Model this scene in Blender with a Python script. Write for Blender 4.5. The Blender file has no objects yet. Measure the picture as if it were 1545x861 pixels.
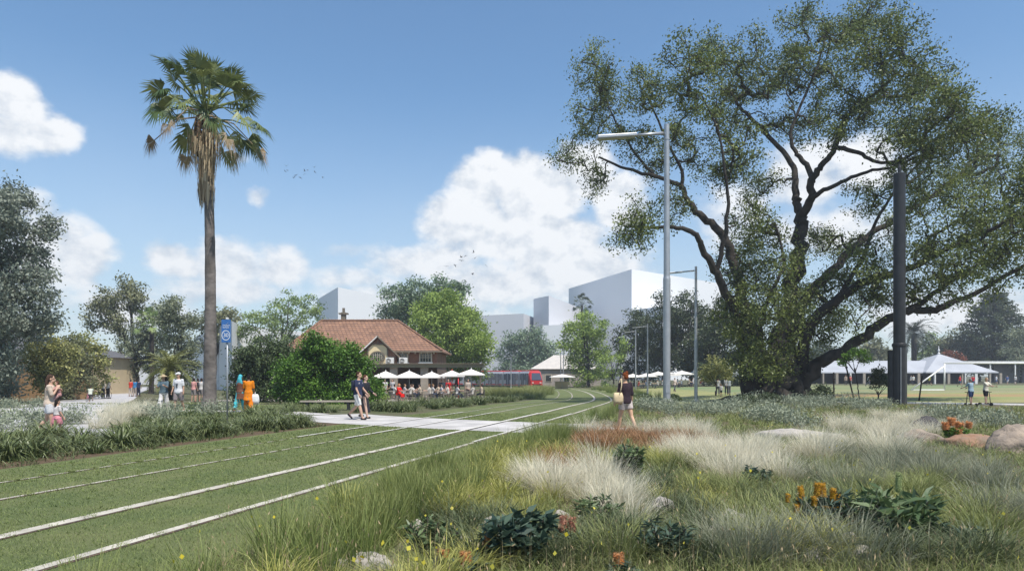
import bpy, bmesh, math, random
import numpy as np
from mathutils import Vector, Matrix

random.seed(7)
RNG = np.random.default_rng(11)
SKY_STRENGTH, SUN_E, EXPOSURE, SKY_SAT, SKY_VAL = 0.12, 4.3, 0.5, 1.12, 1.0
FIG_N, FIG_LEAVES, LAWN_N, MEADOW_N = 15, 80, 120000, 4200
HAZE = 0.0006
SC = bpy.context.scene
COL = SC.collection
R = math.radians
F, CX, HY, EYE = 1030.0, 772.5, 567.0, 1.7      # lens and eye height of the photograph


def ss(a, b, x):
    t = np.clip((np.asarray(x, float) - a) / (b - a), 0, 1)
    return t * t * (3 - 2 * t)


def hz(x, y):
    """height of the ground: level near the camera, dipping a little towards the cafe and the tram"""
    d = -0.4 * ss(35, 65, y) - 0.15 * ss(65, 135, y)
    return d * (1 - ss(14, 32, x))


def hf(x, y):
    return float(hz(x, y))


def W(px, py, Y):
    return Vector(((px - CX) * Y / F, Y, EYE - (py - HY) * Y / F))


def G(px, py):
    Y = EYE * F / (py - HY)
    for _ in range(12):
        Y = 0.5 * Y + 0.5 * (EYE - hf((px - CX) * Y / F, Y)) * F / (py - HY)
    x = (px - CX) * Y / F
    return Vector((x, Y, hf(x, Y)))


def onground(px, Y):
    x = (px - CX) * Y / F
    return Vector((x, Y, hf(x, Y)))


# ---------------------------------------------------------------- materials
def nodes(name):
    m = bpy.data.materials.new(name)
    m.use_nodes = True
    nt = m.node_tree
    return m, nt, nt.nodes, nt.links, nt.nodes["Principled BSDF"]


def mat(name, c1, c2=None, scale=4.0, rough=0.75, bump=0.0, bscale=30.0, metal=0.0, spec=0.3, detail=6.0):
    m, nt, N, L, b = nodes(name)
    b.inputs["Roughness"].default_value = rough
    b.inputs["Metallic"].default_value = metal
    b.inputs["Specular IOR Level"].default_value = spec
    tc = N.new("ShaderNodeTexCoord")
    if c2 is None:
        c2 = tuple(v * 0.88 for v in c1)
    n = N.new("ShaderNodeTexNoise")
    n.inputs["Scale"].default_value = scale
    n.inputs["Detail"].default_value = detail
    L.new(tc.outputs["Object"], n.inputs["Vector"])
    r = N.new("ShaderNodeValToRGB")
    r.color_ramp.elements[0].position = 0.35
    r.color_ramp.elements[1].position = 0.65
    r.color_ramp.elements[0].color = (*c1, 1)
    r.color_ramp.elements[1].color = (*c2, 1)
    L.new(n.outputs["Fac"], r.inputs["Fac"])
    L.new(r.outputs["Color"], b.inputs["Base Color"])
    if bump:
        n2 = N.new("ShaderNodeTexNoise")
        n2.inputs["Scale"].default_value = bscale
        n2.inputs["Detail"].default_value = 8
        L.new(tc.outputs["Object"], n2.inputs["Vector"])
        bp = N.new("ShaderNodeBump")
        bp.inputs["Strength"].default_value = bump
        bp.inputs["Distance"].default_value = 0.05
        L.new(n2.outputs["Fac"], bp.inputs["Height"])
        L.new(bp.outputs["Normal"], b.inputs["Normal"])
    return m


def leafmat(name, dark, light, tip=None, trans=0.3, rough=0.5, spec=0.35):
    """foliage: the colour runs between two tones from leaf to leaf (attribute v) and towards the leaf tip (attribute t)"""
    m, nt, N, L, b = nodes(name)
    a = N.new("ShaderNodeAttribute")
    a.attribute_name = "v"
    mx = N.new("ShaderNodeMix")
    mx.data_type = "RGBA"
    mx.inputs["A"].default_value = (*dark, 1)
    mx.inputs["B"].default_value = (*light, 1)
    L.new(a.outputs["Fac"], mx.inputs["Factor"])
    col = mx.outputs["Result"]
    if tip is not None:
        a2 = N.new("ShaderNodeAttribute")
        a2.attribute_name = "t"
        m2 = N.new("ShaderNodeMix")
        m2.data_type = "RGBA"
        m2.inputs["B"].default_value = (*tip, 1)
        L.new(a2.outputs["Fac"], m2.inputs["Factor"])
        L.new(col, m2.inputs["A"])
        col = m2.outputs["Result"]
    L.new(col, b.inputs["Base Color"])
    b.inputs["Roughness"].default_value = rough
    b.inputs["Specular IOR Level"].default_value = spec
    if trans > 0:
        tr = N.new("ShaderNodeBsdfTranslucent")
        L.new(col, tr.inputs["Color"])
        ms = N.new("ShaderNodeMixShader")
        ms.inputs[0].default_value = trans
        L.new(b.outputs[0], ms.inputs[1])
        L.new(tr.outputs[0], ms.inputs[2])
        L.new(ms.outputs[0], N["Material Output"].inputs["Surface"])
    return m


def brickmat(name, c1, c2, mortar, bw, bh, bump=0.3, rough=0.85, flat=False):
    m, nt, N, L, b = nodes(name)
    tc = N.new("ShaderNodeTexCoord")
    sp = N.new("ShaderNodeSeparateXYZ")
    cb = N.new("ShaderNodeCombineXYZ")
    L.new(tc.outputs["Object"], sp.inputs[0])
    ad = N.new("ShaderNodeMath")
    L.new(sp.outputs["X"], ad.inputs[0])
    L.new(sp.outputs["Y"], ad.inputs[1])
    L.new(ad.outputs[0], cb.inputs[0])
    L.new(sp.outputs["Z"], cb.inputs[1])
    t = N.new("ShaderNodeTexBrick")
    t.inputs["Color1"].default_value = (*c1, 1)
    t.inputs["Color2"].default_value = (*c2, 1)
    t.inputs["Mortar"].default_value = (*mortar, 1)
    t.inputs["Scale"].default_value = 1.0
    t.inputs["Brick Width"].default_value = bw
    t.inputs["Row Height"].default_value = bh
    t.inputs["Mortar Size"].default_value = bh * 0.11
    if flat:                                # paving: joints laid out on the ground plan
        t.offset = 0.0
        t.inputs["Mortar Size"].default_value = 0.012
        rt = N.new("ShaderNodeMapping")
        rt.inputs["Rotation"].default_value = (0, 0, 0.61)
        L.new(tc.outputs["Object"], rt.inputs["Vector"])
        L.new(rt.outputs[0], t.inputs["Vector"])
    else:
        L.new(cb.outputs[0], t.inputs["Vector"])
    n = N.new("ShaderNodeTexNoise")
    n.inputs["Scale"].default_value = 0.9
    n.inputs["Detail"].default_value = 6
    L.new(tc.outputs["Object"], n.inputs["Vector"])
    mx = N.new("ShaderNodeMix")
    mx.data_type = "RGBA"
    mx.blend_type = "MULTIPLY"
    mx.inputs["Factor"].default_value = 1
    rr = N.new("ShaderNodeMapRange")
    rr.inputs["From Min"].default_value = 0.3
    rr.inputs["From Max"].default_value = 0.7
    rr.inputs["To Min"].default_value = 0.7
    rr.inputs["To Max"].default_value = 1.15
    L.new(n.outputs["Fac"], rr.inputs[0])
    L.new(t.outputs["Color"], mx.inputs["A"])
    L.new(rr.outputs[0], mx.inputs["B"])
    L.new(mx.outputs["Result"], b.inputs["Base Color"])
    b.inputs["Roughness"].default_value = rough
    bp = N.new("ShaderNodeBump")
    bp.inputs["Strength"].default_value = bump
    bp.inputs["Distance"].default_value = 0.03
    bp.invert = True
    L.new(t.outputs["Fac"], bp.inputs["Height"])
    L.new(bp.outputs["Normal"], b.inputs["Normal"])
    return m


def glassmat(name, c, rough=0.08):
    m, nt, N, L, b = nodes(name)
    b.inputs["Base Color"].default_value = (*c, 1)
    b.inputs["Roughness"].default_value = rough
    b.inputs["Specular IOR Level"].default_value = 0.8
    return m


_flat = {}


def cloth(c, rough=0.85):
    k = tuple(round(v, 3) for v in c)
    if k not in _flat:
        _flat[k] = mat("cloth", c, tuple(v * 0.8 for v in c), scale=9, rough=rough, bump=0.25, bscale=25, spec=0.15)
    return _flat[k]


# ---------------------------------------------------------------- object helpers
def tag(o, label=None, cat=None, group=None, kind=None):
    if label:
        o["label"] = label
    if cat:
        o["category"] = cat
    if group:
        o["group"] = group
    if kind:
        o["kind"] = kind
    return o


def empty(name, loc, rz=0.0):
    o = bpy.data.objects.new(name, None)
    COL.objects.link(o)
    o.location = loc
    o.rotation_euler = (0, 0, rz)
    o.empty_display_size = 0.2
    return o


def link(name, me, mats, parent=None, loc=None, rz=None):
    o = bpy.data.objects.new(name, me)
    COL.objects.link(o)
    if mats is not None:
        for m in (mats if isinstance(mats, (list, tuple)) else [mats]):
            me.materials.append(m)
    if parent is not None:
        o.parent = parent
    if loc is not None:
        o.location = loc
    if rz is not None:
        o.rotation_euler = (0, 0, rz)
    return o


def copy_tree(o, parent=None, loc=None, rz=None, scale=None, recolor=None):
    c = o.copy()
    COL.objects.link(c)
    if parent is not None:
        c.parent = parent
    if loc is not None:
        c.location = loc
    if rz is not None:
        c.rotation_euler = (0, 0, rz)
    if scale is not None:
        c.scale = (scale,) * 3 if not isinstance(scale, tuple) else scale
    for ch in o.children:
        copy_tree(ch, c, recolor=recolor)
    if recolor and c.type == "MESH":
        nm = c.name.split(".")[0]
        if nm in recolor:
            c.material_slots[0].link = "OBJECT"
            c.material_slots[0].material = recolor[nm]
    return c


class MB:
    def __init__(s):
        s.v, s.f = [], []

    def add(s, vs, fs):
        b = len(s.v)
        s.v.extend([tuple(p) for p in vs])
        s.f.extend([tuple(i + b for i in q) for q in fs])
        return s

    def box(s, c, d, rz=0.0, rx=0.0, ry=0.0):
        M = Matrix.Translation(Vector(c)) @ Matrix.Rotation(rz, 4, "Z") @ Matrix.Rotation(ry, 4, "Y") @ Matrix.Rotation(rx, 4, "X")
        vs = [M @ Vector((x * d[0] / 2, y * d[1] / 2, z * d[2] / 2)) for x in (-1, 1) for y in (-1, 1) for z in (-1, 1)]
        return s.add(vs, [(0, 1, 3, 2), (4, 6, 7, 5), (0, 4, 5, 1), (2, 3, 7, 6), (0, 2, 6, 4), (1, 5, 7, 3)])

    def bar(s, p, q, w, h=None, up=(0, 0, 1)):
        p, q = Vector(p), Vector(q)
        h = h or w
        d = (q - p).normalized()
        u = Vector(up)
        if abs(d.dot(u)) > 0.97:
            u = Vector((1, 0, 0))
        a = d.cross(u).normalized() * (w / 2)
        b = a.cross(d).normalized() * (h / 2)
        vs = [e + sa * a + sb * b for e in (p, q) for sa, sb in ((-1, -1), (1, -1), (1, 1), (-1, 1))]
        return s.add(vs, [(0, 1, 2, 3), (7, 6, 5, 4), (0, 4, 5, 1), (1, 5, 6, 2), (2, 6, 7, 3), (3, 7, 4, 0)])

    def tube(s, pts, rad, n=8, cap=True, up=(0, -1, 0)):
        """swept tube; rad: number or list of r or (rx, ry)"""
        pts = [Vector(p) for p in pts]
        k = len(pts)
        if not isinstance(rad, (list, tuple)):
            rad = [rad] * k
        u = Vector(up)
        rings = []
        pa = None
        for i in range(k):
            d = (pts[min(i + 1, k - 1)] - pts[max(i - 1, 0)])
            if d.length < 1e-9:
                d = Vector((0, 0, 1))
            d.normalize()
            if pa is None:
                if abs(d.dot(u)) > 0.95:
                    u = Vector((1, 0, 0))
                a = d.cross(u).normalized()
            else:
                a = (pa - d * pa.dot(d))
                a = a.normalized() if a.length > 1e-6 else d.orthogonal().normalized()
            pa = a
            b = d.cross(a)
            r = rad[i]
            rx, ry = r if isinstance(r, (list, tuple)) else (r, r)
            rings.append([pts[i] + a * (math.cos(t) * rx) + b * (math.sin(t) * ry) for t in (2 * math.pi * j / n for j in range(n))])
        vs = [p for q in rings for p in q]
        fs = []
        for i in range(k - 1):
            for j in range(n):
                j2 = (j + 1) % n
                fs.append((i * n + j, i * n + j2, (i + 1) * n + j2, (i + 1) * n + j))
        if cap:
            fs.append(tuple(reversed(range(n))))
            fs.append(tuple(range((k - 1) * n, k * n)))
        return s.add(vs, fs)

    def lathe(s, prof, c=(0, 0, 0), n=16, cap=True):
        c = Vector(c)
        vs = [c + Vector((r * math.cos(2 * math.pi * j / n), r * math.sin(2 * math.pi * j / n), z)) for r, z in prof for j in range(n)]
        fs = []
        k = len(prof)
        for i in range(k - 1):
            for j in range(n):
                j2 = (j + 1) % n
                fs.append((i * n + j, i * n + j2, (i + 1) * n + j2, (i + 1) * n + j))
        if cap:
            fs.append(tuple(reversed(range(n))))
            fs.append(tuple(range((k - 1) * n, k * n)))
        return s.add(vs, fs)

    def ball(s, c, r, n=12, m=8):
        c = Vector(c)
        rx, ry, rz = r if isinstance(r, (list, tuple)) else (r, r, r)
        vs = [c + Vector((0, 0, -rz))]
        for i in range(1, m):
            p = -math.pi / 2 + math.pi * i / m
            for j in range(n):
                t = 2 * math.pi * j / n
                vs.append(c + Vector((rx * math.cos(p) * math.cos(t), ry * math.cos(p) * math.sin(t), rz * math.sin(p))))
        vs.append(c + Vector((0, 0, rz)))
        fs = []
        for j in range(n):
            fs.append((0, 1 + (j + 1) % n, 1 + j))
            fs.append((len(vs) - 1, 1 + (m - 2) * n + j, 1 + (m - 2) * n + (j + 1) % n))
        for i in range(m - 2):
            for j in range(n):
                a = 1 + i * n
                fs.append((a + j, a + (j + 1) % n, a + n + (j + 1) % n, a + n + j))
        return s.add(vs, fs)

    def prism(s, poly, y0, y1):
        """polygon in XZ extruded along Y"""
        k = len(poly)
        vs = [(x, y0, z) for x, z in poly] + [(x, y1, z) for x, z in poly]
        fs = [tuple(range(k)), tuple(reversed(range(k, 2 * k)))]
        for i in range(k):
            j = (i + 1) % k
            fs.append((j, i, i + k, j + k))
        return s.add(vs, fs)

    def slab(s, poly, z0, z1):
        """polygon in XY extruded along Z"""
        k = len(poly)
        vs = [(x, y, z0) for x, y in poly] + [(x, y, z1) for x, y in poly]
        fs = [tuple(reversed(range(k))), tuple(range(k, 2 * k))]
        for i in range(k):
            j = (i + 1) % k
            fs.append((i, j, j + k, i + k))
        return s.add(vs, fs)

    def mesh(s, name, smooth=False, bevel=0.0):
        me = bpy.data.meshes.new(name)
        me.from_pydata(s.v, [], s.f)
        bm = bmesh.new()
        bm.from_mesh(me)
        bmesh.ops.recalc_face_normals(bm, faces=bm.faces)
        if bevel:
            es = [e for e in bm.edges if len(e.link_faces) == 2 and e.calc_face_angle(0) > 0.5]
            bmesh.ops.bevel(bm, geom=es, offset=bevel, segments=2, affect="EDGES", profile=0.5)
        bm.to_mesh(me)
        bm.free()
        if smooth:
            me.polygons.foreach_set("use_smooth", [True] * len(me.polygons))
        me.update()
        return me

    def build(s, name, m, parent=None, loc=None, rz=None, smooth=False, bevel=0.0):
        return link(name, s.mesh(name, smooth, bevel), m, parent, loc, rz)


def fast_mesh(name, v, loops, totals, attrs=None, smooth=False):
    me = bpy.data.meshes.new(name)
    v = np.ascontiguousarray(v, dtype=np.float32)
    loops = np.ascontiguousarray(loops, dtype=np.int32)
    totals = np.ascontiguousarray(totals, dtype=np.int32)
    me.vertices.add(len(v))
    me.vertices.foreach_set("co", v.ravel())
    me.loops.add(len(loops))
    me.loops.foreach_set("vertex_index", loops)
    me.polygons.add(len(totals))
    st = np.concatenate([[0], np.cumsum(totals)[:-1]]).astype(np.int32)
    me.polygons.foreach_set("loop_start", st)
    me.polygons.foreach_set("loop_total", totals)
    if smooth:
        me.polygons.foreach_set("use_smooth", np.ones(len(totals), dtype=bool))
    for k, a in (attrs or {}).items():
        at = me.attributes.new(k, "FLOAT", "POINT")
        at.data.foreach_set("value", np.ascontiguousarray(a, dtype=np.float32))
    me.update(calc_edges=True)
    me.validate()
    return me


def leaf_mesh(name, pos, size, aspect=0.5, up=0.5, rng=RNG, vals=None, droop=0.0, dirs=None):
    """one folded rhombic leaf per position"""
    n = len(pos)
    d = rng.normal(size=(n, 3)) if dirs is None else np.array(dirs) + rng.normal(size=(n, 3)) * 0.35
    d[:, 2] -= droop
    d /= np.linalg.norm(d, axis=1)[:, None] + 1e-9
    nn = rng.normal(size=(n, 3))
    nn[:, 2] += up * 2
    w = np.cross(d, nn)
    w /= np.linalg.norm(w, axis=1)[:, None] + 1e-9
    nrm = np.cross(w, d)
    L = size * rng.uniform(0.6, 1.3, n)[:, None]
    a = pos - d * L * 0.5
    c = pos + d * L * 0.5 - nrm * L * 0.12
    m = pos + nrm * L * 0.05
    b1 = m + w * L * aspect * 0.5
    b2 = m - w * L * aspect * 0.5
    v = np.stack([a, b1, c, b2], axis=1).reshape(-1, 3)
    idx = np.arange(n)[:, None] * 4
    loops = np.concatenate([idx, idx + 1, idx + 2, idx + 3], axis=1).ravel()
    vals = rng.uniform(0, 1, n) if vals is None else vals
    t = np.tile([0.0, 0.4, 1.0, 0.4], n)
    return fast_mesh(name, v, loops, np.full(n, 4), {"v": np.repeat(vals, 4), "t": t})


def blade_mesh(name, base, az, lean, length, width, curve=0.5, vals=None, rng=RNG, vscale=1.0):
    """grass blades of two bent segments and a tip"""
    n = len(base)
    hd = np.stack([np.cos(az), np.sin(az), np.zeros(n)], 1)
    sd = np.stack([-np.sin(az), np.cos(az), np.zeros(n)], 1)
    tw = rng.uniform(-1.3, 1.3, n)
    sd = sd * np.cos(tw)[:, None] + hd * np.sin(tw)[:, None]
    up = np.array([0, 0, 1.0])
    l1, l2 = lean, lean + curve * rng.uniform(0.5, 1.5, n)
    l3 = l2 + curve * rng.uniform(0.5, 1.5, n)
    seg = length / 3
    def st(p, l):
        return p + (hd * np.sin(l)[:, None] + up * np.cos(l)[:, None]) * seg[:, None]
    p1 = st(base, l1)
    p2 = st(p1, l2)
    p3 = st(p2, l3)
    w = width[:, None] * 0.5
    v = np.stack([base - sd * w * 0.7, base + sd * w * 0.7, p1 + sd * w, p1 - sd * w, p2 + sd * w * 0.7, p2 - sd * w * 0.7, p3], 1).reshape(-1, 3)
    i = np.arange(n)[:, None] * 7
    loops = np.concatenate([i, i + 1, i + 2, i + 3, i + 3, i + 2, i + 4, i + 5, i + 5, i + 4, i + 6], 1).ravel()
    tot = np.tile([4, 4, 3], n)
    vals = rng.uniform(0, 1, n) if vals is None else vals
    t = np.tile([0, 0, .33, .33, .7, .7, 1.0], n)
    return fast_mesh(name, v, loops, tot, {"v": np.repeat(vals, 7), "t": t})


def tuft(name, n, spread, h, w, lean=0.5, curve=0.4, rng=RNG):
    r = spread * np.sqrt(rng.uniform(0, 1, n))
    a = rng.uniform(0, 6.283, n)
    base = np.stack([r * np.cos(a), r * np.sin(a), np.full(n, -0.02)], 1)
    az = a + rng.normal(0, 0.5, n)
    ln = np.abs(rng.normal(0, 1, n)) * lean * (0.35 + 0.65 * r / spread)
    return blade_mesh(name, base, az, np.clip(ln, 0, 1.3), h * rng.uniform(0.5, 1.1, n), w * rng.uniform(0.6, 1.2, n), curve, rng=rng)
# ---------------------------------------------------------------- camera, sun, sky
cd = bpy.data.cameras.new("camera")
cam = bpy.data.objects.new("camera", cd)
COL.objects.link(cam)
cam.location = (0, 0, EYE)
cam.rotation_euler = (R(90), 0, 0)
cd.sensor_width = 36
cd.lens = F / 1545 * 36
cd.shift_y = (HY - 430.5) / 1545
cd.clip_start = 0.1
cd.clip_end = 9000
SC.camera = cam

SUN_EL, SUN_AZ = R(63), R(142)       # azimuth clockwise from the view direction
sd = bpy.data.lights.new("sun", "SUN")
sd.energy = SUN_E
sd.angle = R(0.53)
sd.color = (1.0, 0.95, 0.87)
sun = bpy.data.objects.new("sun", sd)
COL.objects.link(sun)
sv = Vector((math.sin(SUN_AZ) * math.cos(SUN_EL), math.cos(SUN_AZ) * math.cos(SUN_EL), math.sin(SUN_EL)))
sun.rotation_euler = sv.to_track_quat("Z", "Y").to_euler()
sun.location = sv * 60

SC.view_settings.view_transform = "Standard"
SC.view_settings.look = "None"
SC.view_settings.exposure = EXPOSURE
SC.view_settings.gamma = 1


def build_world():
    w = bpy.data.worlds.new("World")
    SC.world = w
    w.use_nodes = True
    nt = w.node_tree
    N, L = nt.nodes, nt.links
    bg = N["Background"]
    bg.inputs["Strength"].default_value = SKY_STRENGTH
    sky = N.new("ShaderNodeTexSky")
    sky.sky_type = "NISHITA"
    sky.sun_disc = False
    sky.sun_elevation = SUN_EL
    sky.sun_rotation = SUN_AZ
    sky.air_density = 1.0
    sky.dust_density = 0.6
    sky.ozone_density = 1.6
    sky.altitude = 0
    tc = N.new("ShaderNodeTexCoord")
    sp = N.new("ShaderNodeSeparateXYZ")
    L.new(tc.outputs["Generated"], sp.inputs[0])

    def math_(op, a, b=None, c=None):
        n = N.new("ShaderNodeMath")
        n.operation = op
        for i, v in enumerate((a, b, c)):
            if v is None:
                continue
            if isinstance(v, (int, float)):
                n.inputs[i].default_value = v
            else:
                L.new(v, n.inputs[i])
        return n.outputs[0]

    az = math_("ARCTAN2", sp.outputs["X"], sp.outputs["Y"])
    el = math_("ARCSINE", sp.outputs["Z"])
    cb = N.new("ShaderNodeCombineXYZ")
    L.new(az, cb.inputs[0])
    L.new(math_("MULTIPLY", el, 1.35), cb.inputs[1])

    def noise(vec, scale, detail, rough=0.55, off=(0, 0, 0)):
        mp = N.new("ShaderNodeMapping")
        mp.inputs["Location"].default_value = off
        L.new(vec, mp.inputs["Vector"])
        n = N.new("ShaderNodeTexNoise")
        n.inputs["Scale"].default_value = scale
        n.inputs["Detail"].default_value = detail
        n.inputs["Roughness"].default_value = rough
        L.new(mp.outputs[0], n.inputs["Vector"])
        return n.outputs["Fac"]

    # cumulus banks: each a soft ellipse at its own bearing and height in the sky
    banks = CLOUDS
    fld, fup = None, None
    wob = math_("MULTIPLY", math_("SUBTRACT", noise(cb.outputs[0], 9, 5), 0.5), 0.06)
    azw = math_("ADD", az, wob)
    elw = math_("ADD", el, math_("MULTIPLY", math_("SUBTRACT", noise(cb.outputs[0], 11, 5, off=(3, 1, 0)), 0.5), 0.05))
    low = None
    for (px, py, rx, ry, amp) in banks:
        x, z = (px - CX) / F, (HY - py) / F
        a0 = math.atan(x)
        e0 = math.atan2(z, math.sqrt(1 + x * x))
        ra = rx / F / (1 + x * x)
        re = ry / F / math.sqrt(1 + x * x)
        da = math_("MULTIPLY", math_("SUBTRACT", azw, a0), 1 / ra)
        de = math_("MULTIPLY", math_("SUBTRACT", elw, e0), 1 / re)
        d2 = math_("ADD", math_("MULTIPLY", da, da), math_("MULTIPLY", de, de))
        g = math_("MULTIPLY", math_("SUBTRACT", 1.0, d2), amp)
        fld = g if fld is None else math_("SMOOTH_MAX", fld, g, 0.3)
        lo = math_("SUBTRACT", math_("MULTIPLY", g, 0.6), math_("MULTIPLY", de, 0.55))
        low = lo if low is None else math_("SMOOTH_MAX", low, lo, 0.3)
    n1 = noise(cb.outputs[0], 16, 10, 0.6)
    dens = math_("ADD", fld, math_("MULTIPLY", math_("SUBTRACT", n1, 0.5), 1.9))
    mask = N.new("ShaderNodeMapRange")
    mask.interpolation_type = "SMOOTHSTEP"
    mask.inputs["From Min"].default_value = 0.05
    mask.inputs["From Max"].default_value = 1.0
    L.new(dens, mask.inputs[0])
    # bright tops, greyer undersides
    n2 = noise(cb.outputs[0], 16, 8, 0.6, off=(-0.012, -0.02, 0))
    lit = math_("ADD", math_("MULTIPLY", math_("SUBTRACT", n1, n2), 3.5), math_("ADD", math_("MULTIPLY", dens, 0.35), 0.45))
    cl = N.new("ShaderNodeMix")
    cl.data_type = "RGBA"
    cl.clamp_factor = True
    k = 1.0 / SKY_STRENGTH / 2 ** EXPOSURE
    cl.inputs["A"].default_value = (0.62 * k, 0.69 * k, 0.78 * k, 1)
    cl.inputs["B"].default_value = (1.04 * k, 1.05 * k, 1.06 * k, 1)
    L.new(lit, cl.inputs["Factor"])
    # thin white veil low down
    veil = N.new("ShaderNodeMapRange")
    veil.interpolation_type = "SMOOTHSTEP"
    veil.inputs["From Min"].default_value = 0.42
    veil.inputs["From Max"].default_value = -0.02
    veil.inputs["To Max"].default_value = 0.62
    L.new(el, veil.inputs[0])
    vn = math_("MULTIPLY", veil.outputs[0], math_("ADD", 0.55, math_("MULTIPLY", noise(cb.outputs[0], 4, 6), 0.9)))
    hs = N.new("ShaderNodeHueSaturation")
    hs.inputs["Saturation"].default_value = SKY_SAT
    hs.inputs["Value"].default_value = SKY_VAL
    tint = N.new("ShaderNodeMix")
    tint.data_type = "RGBA"
    tint.blend_type = "MULTIPLY"
    tint.inputs["Factor"].default_value = 1
    tint.inputs["B"].default_value = (0.92, 1.0, 1.0, 1)
    L.new(sky.outputs[0], tint.inputs["A"])
    L.new(tint.outputs["Result"], hs.inputs["Color"])
    m0 = N.new("ShaderNodeMix")
    m0.data_type = "RGBA"
    m0.clamp_factor = True
    m0.inputs["B"].default_value = (0.66 * k, 0.75 * k, 0.86 * k, 1)
    L.new(vn, m0.inputs["Factor"])
    L.new(hs.outputs[0], m0.inputs["A"])
    m1 = N.new("ShaderNodeMix")
    m1.data_type = "RGBA"
    m1.clamp_factor = True
    L.new(math_("MULTIPLY", mask.outputs[0], 0.94), m1.inputs["Factor"])
    L.new(m0.outputs["Result"], m1.inputs["A"])
    L.new(cl.outputs["Result"], m1.inputs["B"])
    L.new(m1.outputs["Result"], bg.inputs["Color"])
    w.cycles.sampling_method = "MANUAL"
    w.cycles.sample_map_resolution = 512


CLOUDS = [
    (130, 385, 62, 44, 1.4), (60, 455, 120, 30, 0.8), (18, 150, 62, 48, 1.4), (66, 198, 70, 38, 1.3), (0, 195, 70, 45, 1.2),
    (30, 312, 70, 36, 1.2), (85, 352, 70, 45, 1.2), (40, 405, 110, 55, 1.1), (118, 402, 55, 48, 1.0),
    (262, 398, 58, 36, 1.2), (345, 402, 80, 42, 1.3), (425, 402, 60, 42, 1.2), (345, 442, 150, 32, 1.0),
    (735, 272, 70, 50, 1.7), (805, 290, 98, 62, 1.7), (880, 258, 66, 52, 1.7), (940, 300, 56, 50, 1.5), (700, 330, 76, 54, 1.6),
    (790, 360, 160, 54, 1.6), (640, 395, 115, 36, 1.1), (540, 380, 50, 16, 0.55), (870, 402, 130, 50, 1.6), (385, 292, 24, 16, 0.8),
    (355, 238, 22, 10, 0.35), (1215, 262, 75, 55, 1.3), (1310, 250, 80, 50, 1.3), (1100, 330, 70, 60, 0.9), (1250, 350, 130, 50, 1.0),
    (1420, 470, 170, 45, 1.0), (200, 470, 120, 40, 1.0), (620, 465, 210, 46, 1.0), (760, 430, 170, 40, 1.1), (540, 425, 90, 24, 0.8),
]
build_world()

# ---------------------------------------------------------------- ground sheets
M_earth = mat("park_ground", (0.10, 0.085, 0.05), (0.075, 0.09, 0.035), scale=0.6, rough=0.95, bump=0.6, bscale=9)
M_turf = mat("turf", (0.10, 0.13, 0.045), (0.15, 0.165, 0.065), scale=0.9, rough=0.95, bump=0.8, bscale=60)
M_farlawn = mat("far_lawn", (0.21, 0.235, 0.085), (0.28, 0.26, 0.12), scale=0.12, rough=0.95, bump=0.5, bscale=20)
M_pitch = mat("sports_pitch", (0.14, 0.20, 0.085), (0.24, 0.22, 0.11), scale=0.06, rough=0.95)
M_clay = mat("bare_earth", (0.34, 0.21, 0.10), (0.24, 0.2, 0.09), scale=0.25, rough=0.95)
M_conc = brickmat("concrete", (0.48, 0.455, 0.435), (0.43, 0.41, 0.39), (0.26, 0.245, 0.23), 2.4, 2.4, 0.15, 0.85, flat=True)
M_road = mat("road_surface", (0.42, 0.41, 0.41), (0.36, 0.35, 0.355), scale=0.5, rough=0.9, bump=0.2, bscale=50)
M_strip = mat("rail_concrete", (0.52, 0.485, 0.41), (0.34, 0.315, 0.265), scale=3, rough=0.8, bump=0.2, bscale=60)
M_mulch = mat("mulch", (0.16, 0.105, 0.06), (0.075, 0.055, 0.035), scale=22, rough=0.95, bump=1.0, bscale=40)
M_gravel = mat("gravel", (0.36, 0.32, 0.27), (0.18, 0.15, 0.12), scale=26, rough=0.95, bump=1.0, bscale=60)

xs = np.concatenate([[-4000, -1500, -700, -350, -200, -140], np.arange(-100, 100.1, 1.0), [140, 200, 350, 700, 1500, 4000]])
ys = np.concatenate([[-300, -80, -30], np.arange(-10, 180.1, 1.0), [200, 250, 350, 600, 1200, 3000, 7000]])
gx, gy = np.meshgrid(xs, ys)
gv = np.stack([gx, gy, hz(gx, gy)], -1).reshape(-1, 3)
nx, ny = len(xs), len(ys)
ii = (np.arange(ny - 1)[:, None] * nx + np.arange(nx - 1)[None, :]).ravel()
gl = np.stack([ii, ii + 1, ii + 1 + nx, ii + nx], 1).ravel()
ground = link("ground", fast_mesh("ground", gv, gl, np.full(len(ii), 4), smooth=True), M_earth)
tag(ground, "park soil under the lawns and planting", "ground", kind="structure")


def resample(pts, step=1.0):
    pts = [Vector(p) for p in pts]
    out = [pts[0]]
    for a, b in zip(pts, pts[1:]):
        n = max(1, int((b - a).length / step))
        out += [a.lerp(b, (i + 1) / n) for i in range(n)]
    return out


def smooth_line(pts, it=3):
    pts = [Vector(p) for p in pts]
    for _ in range(it):
        q = [pts[0]]
        for a, b in zip(pts, pts[1:]):
            q += [a.lerp(b, 0.25), a.lerp(b, 0.75)]
        q.append(pts[-1])
        pts = q
    return pts


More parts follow.
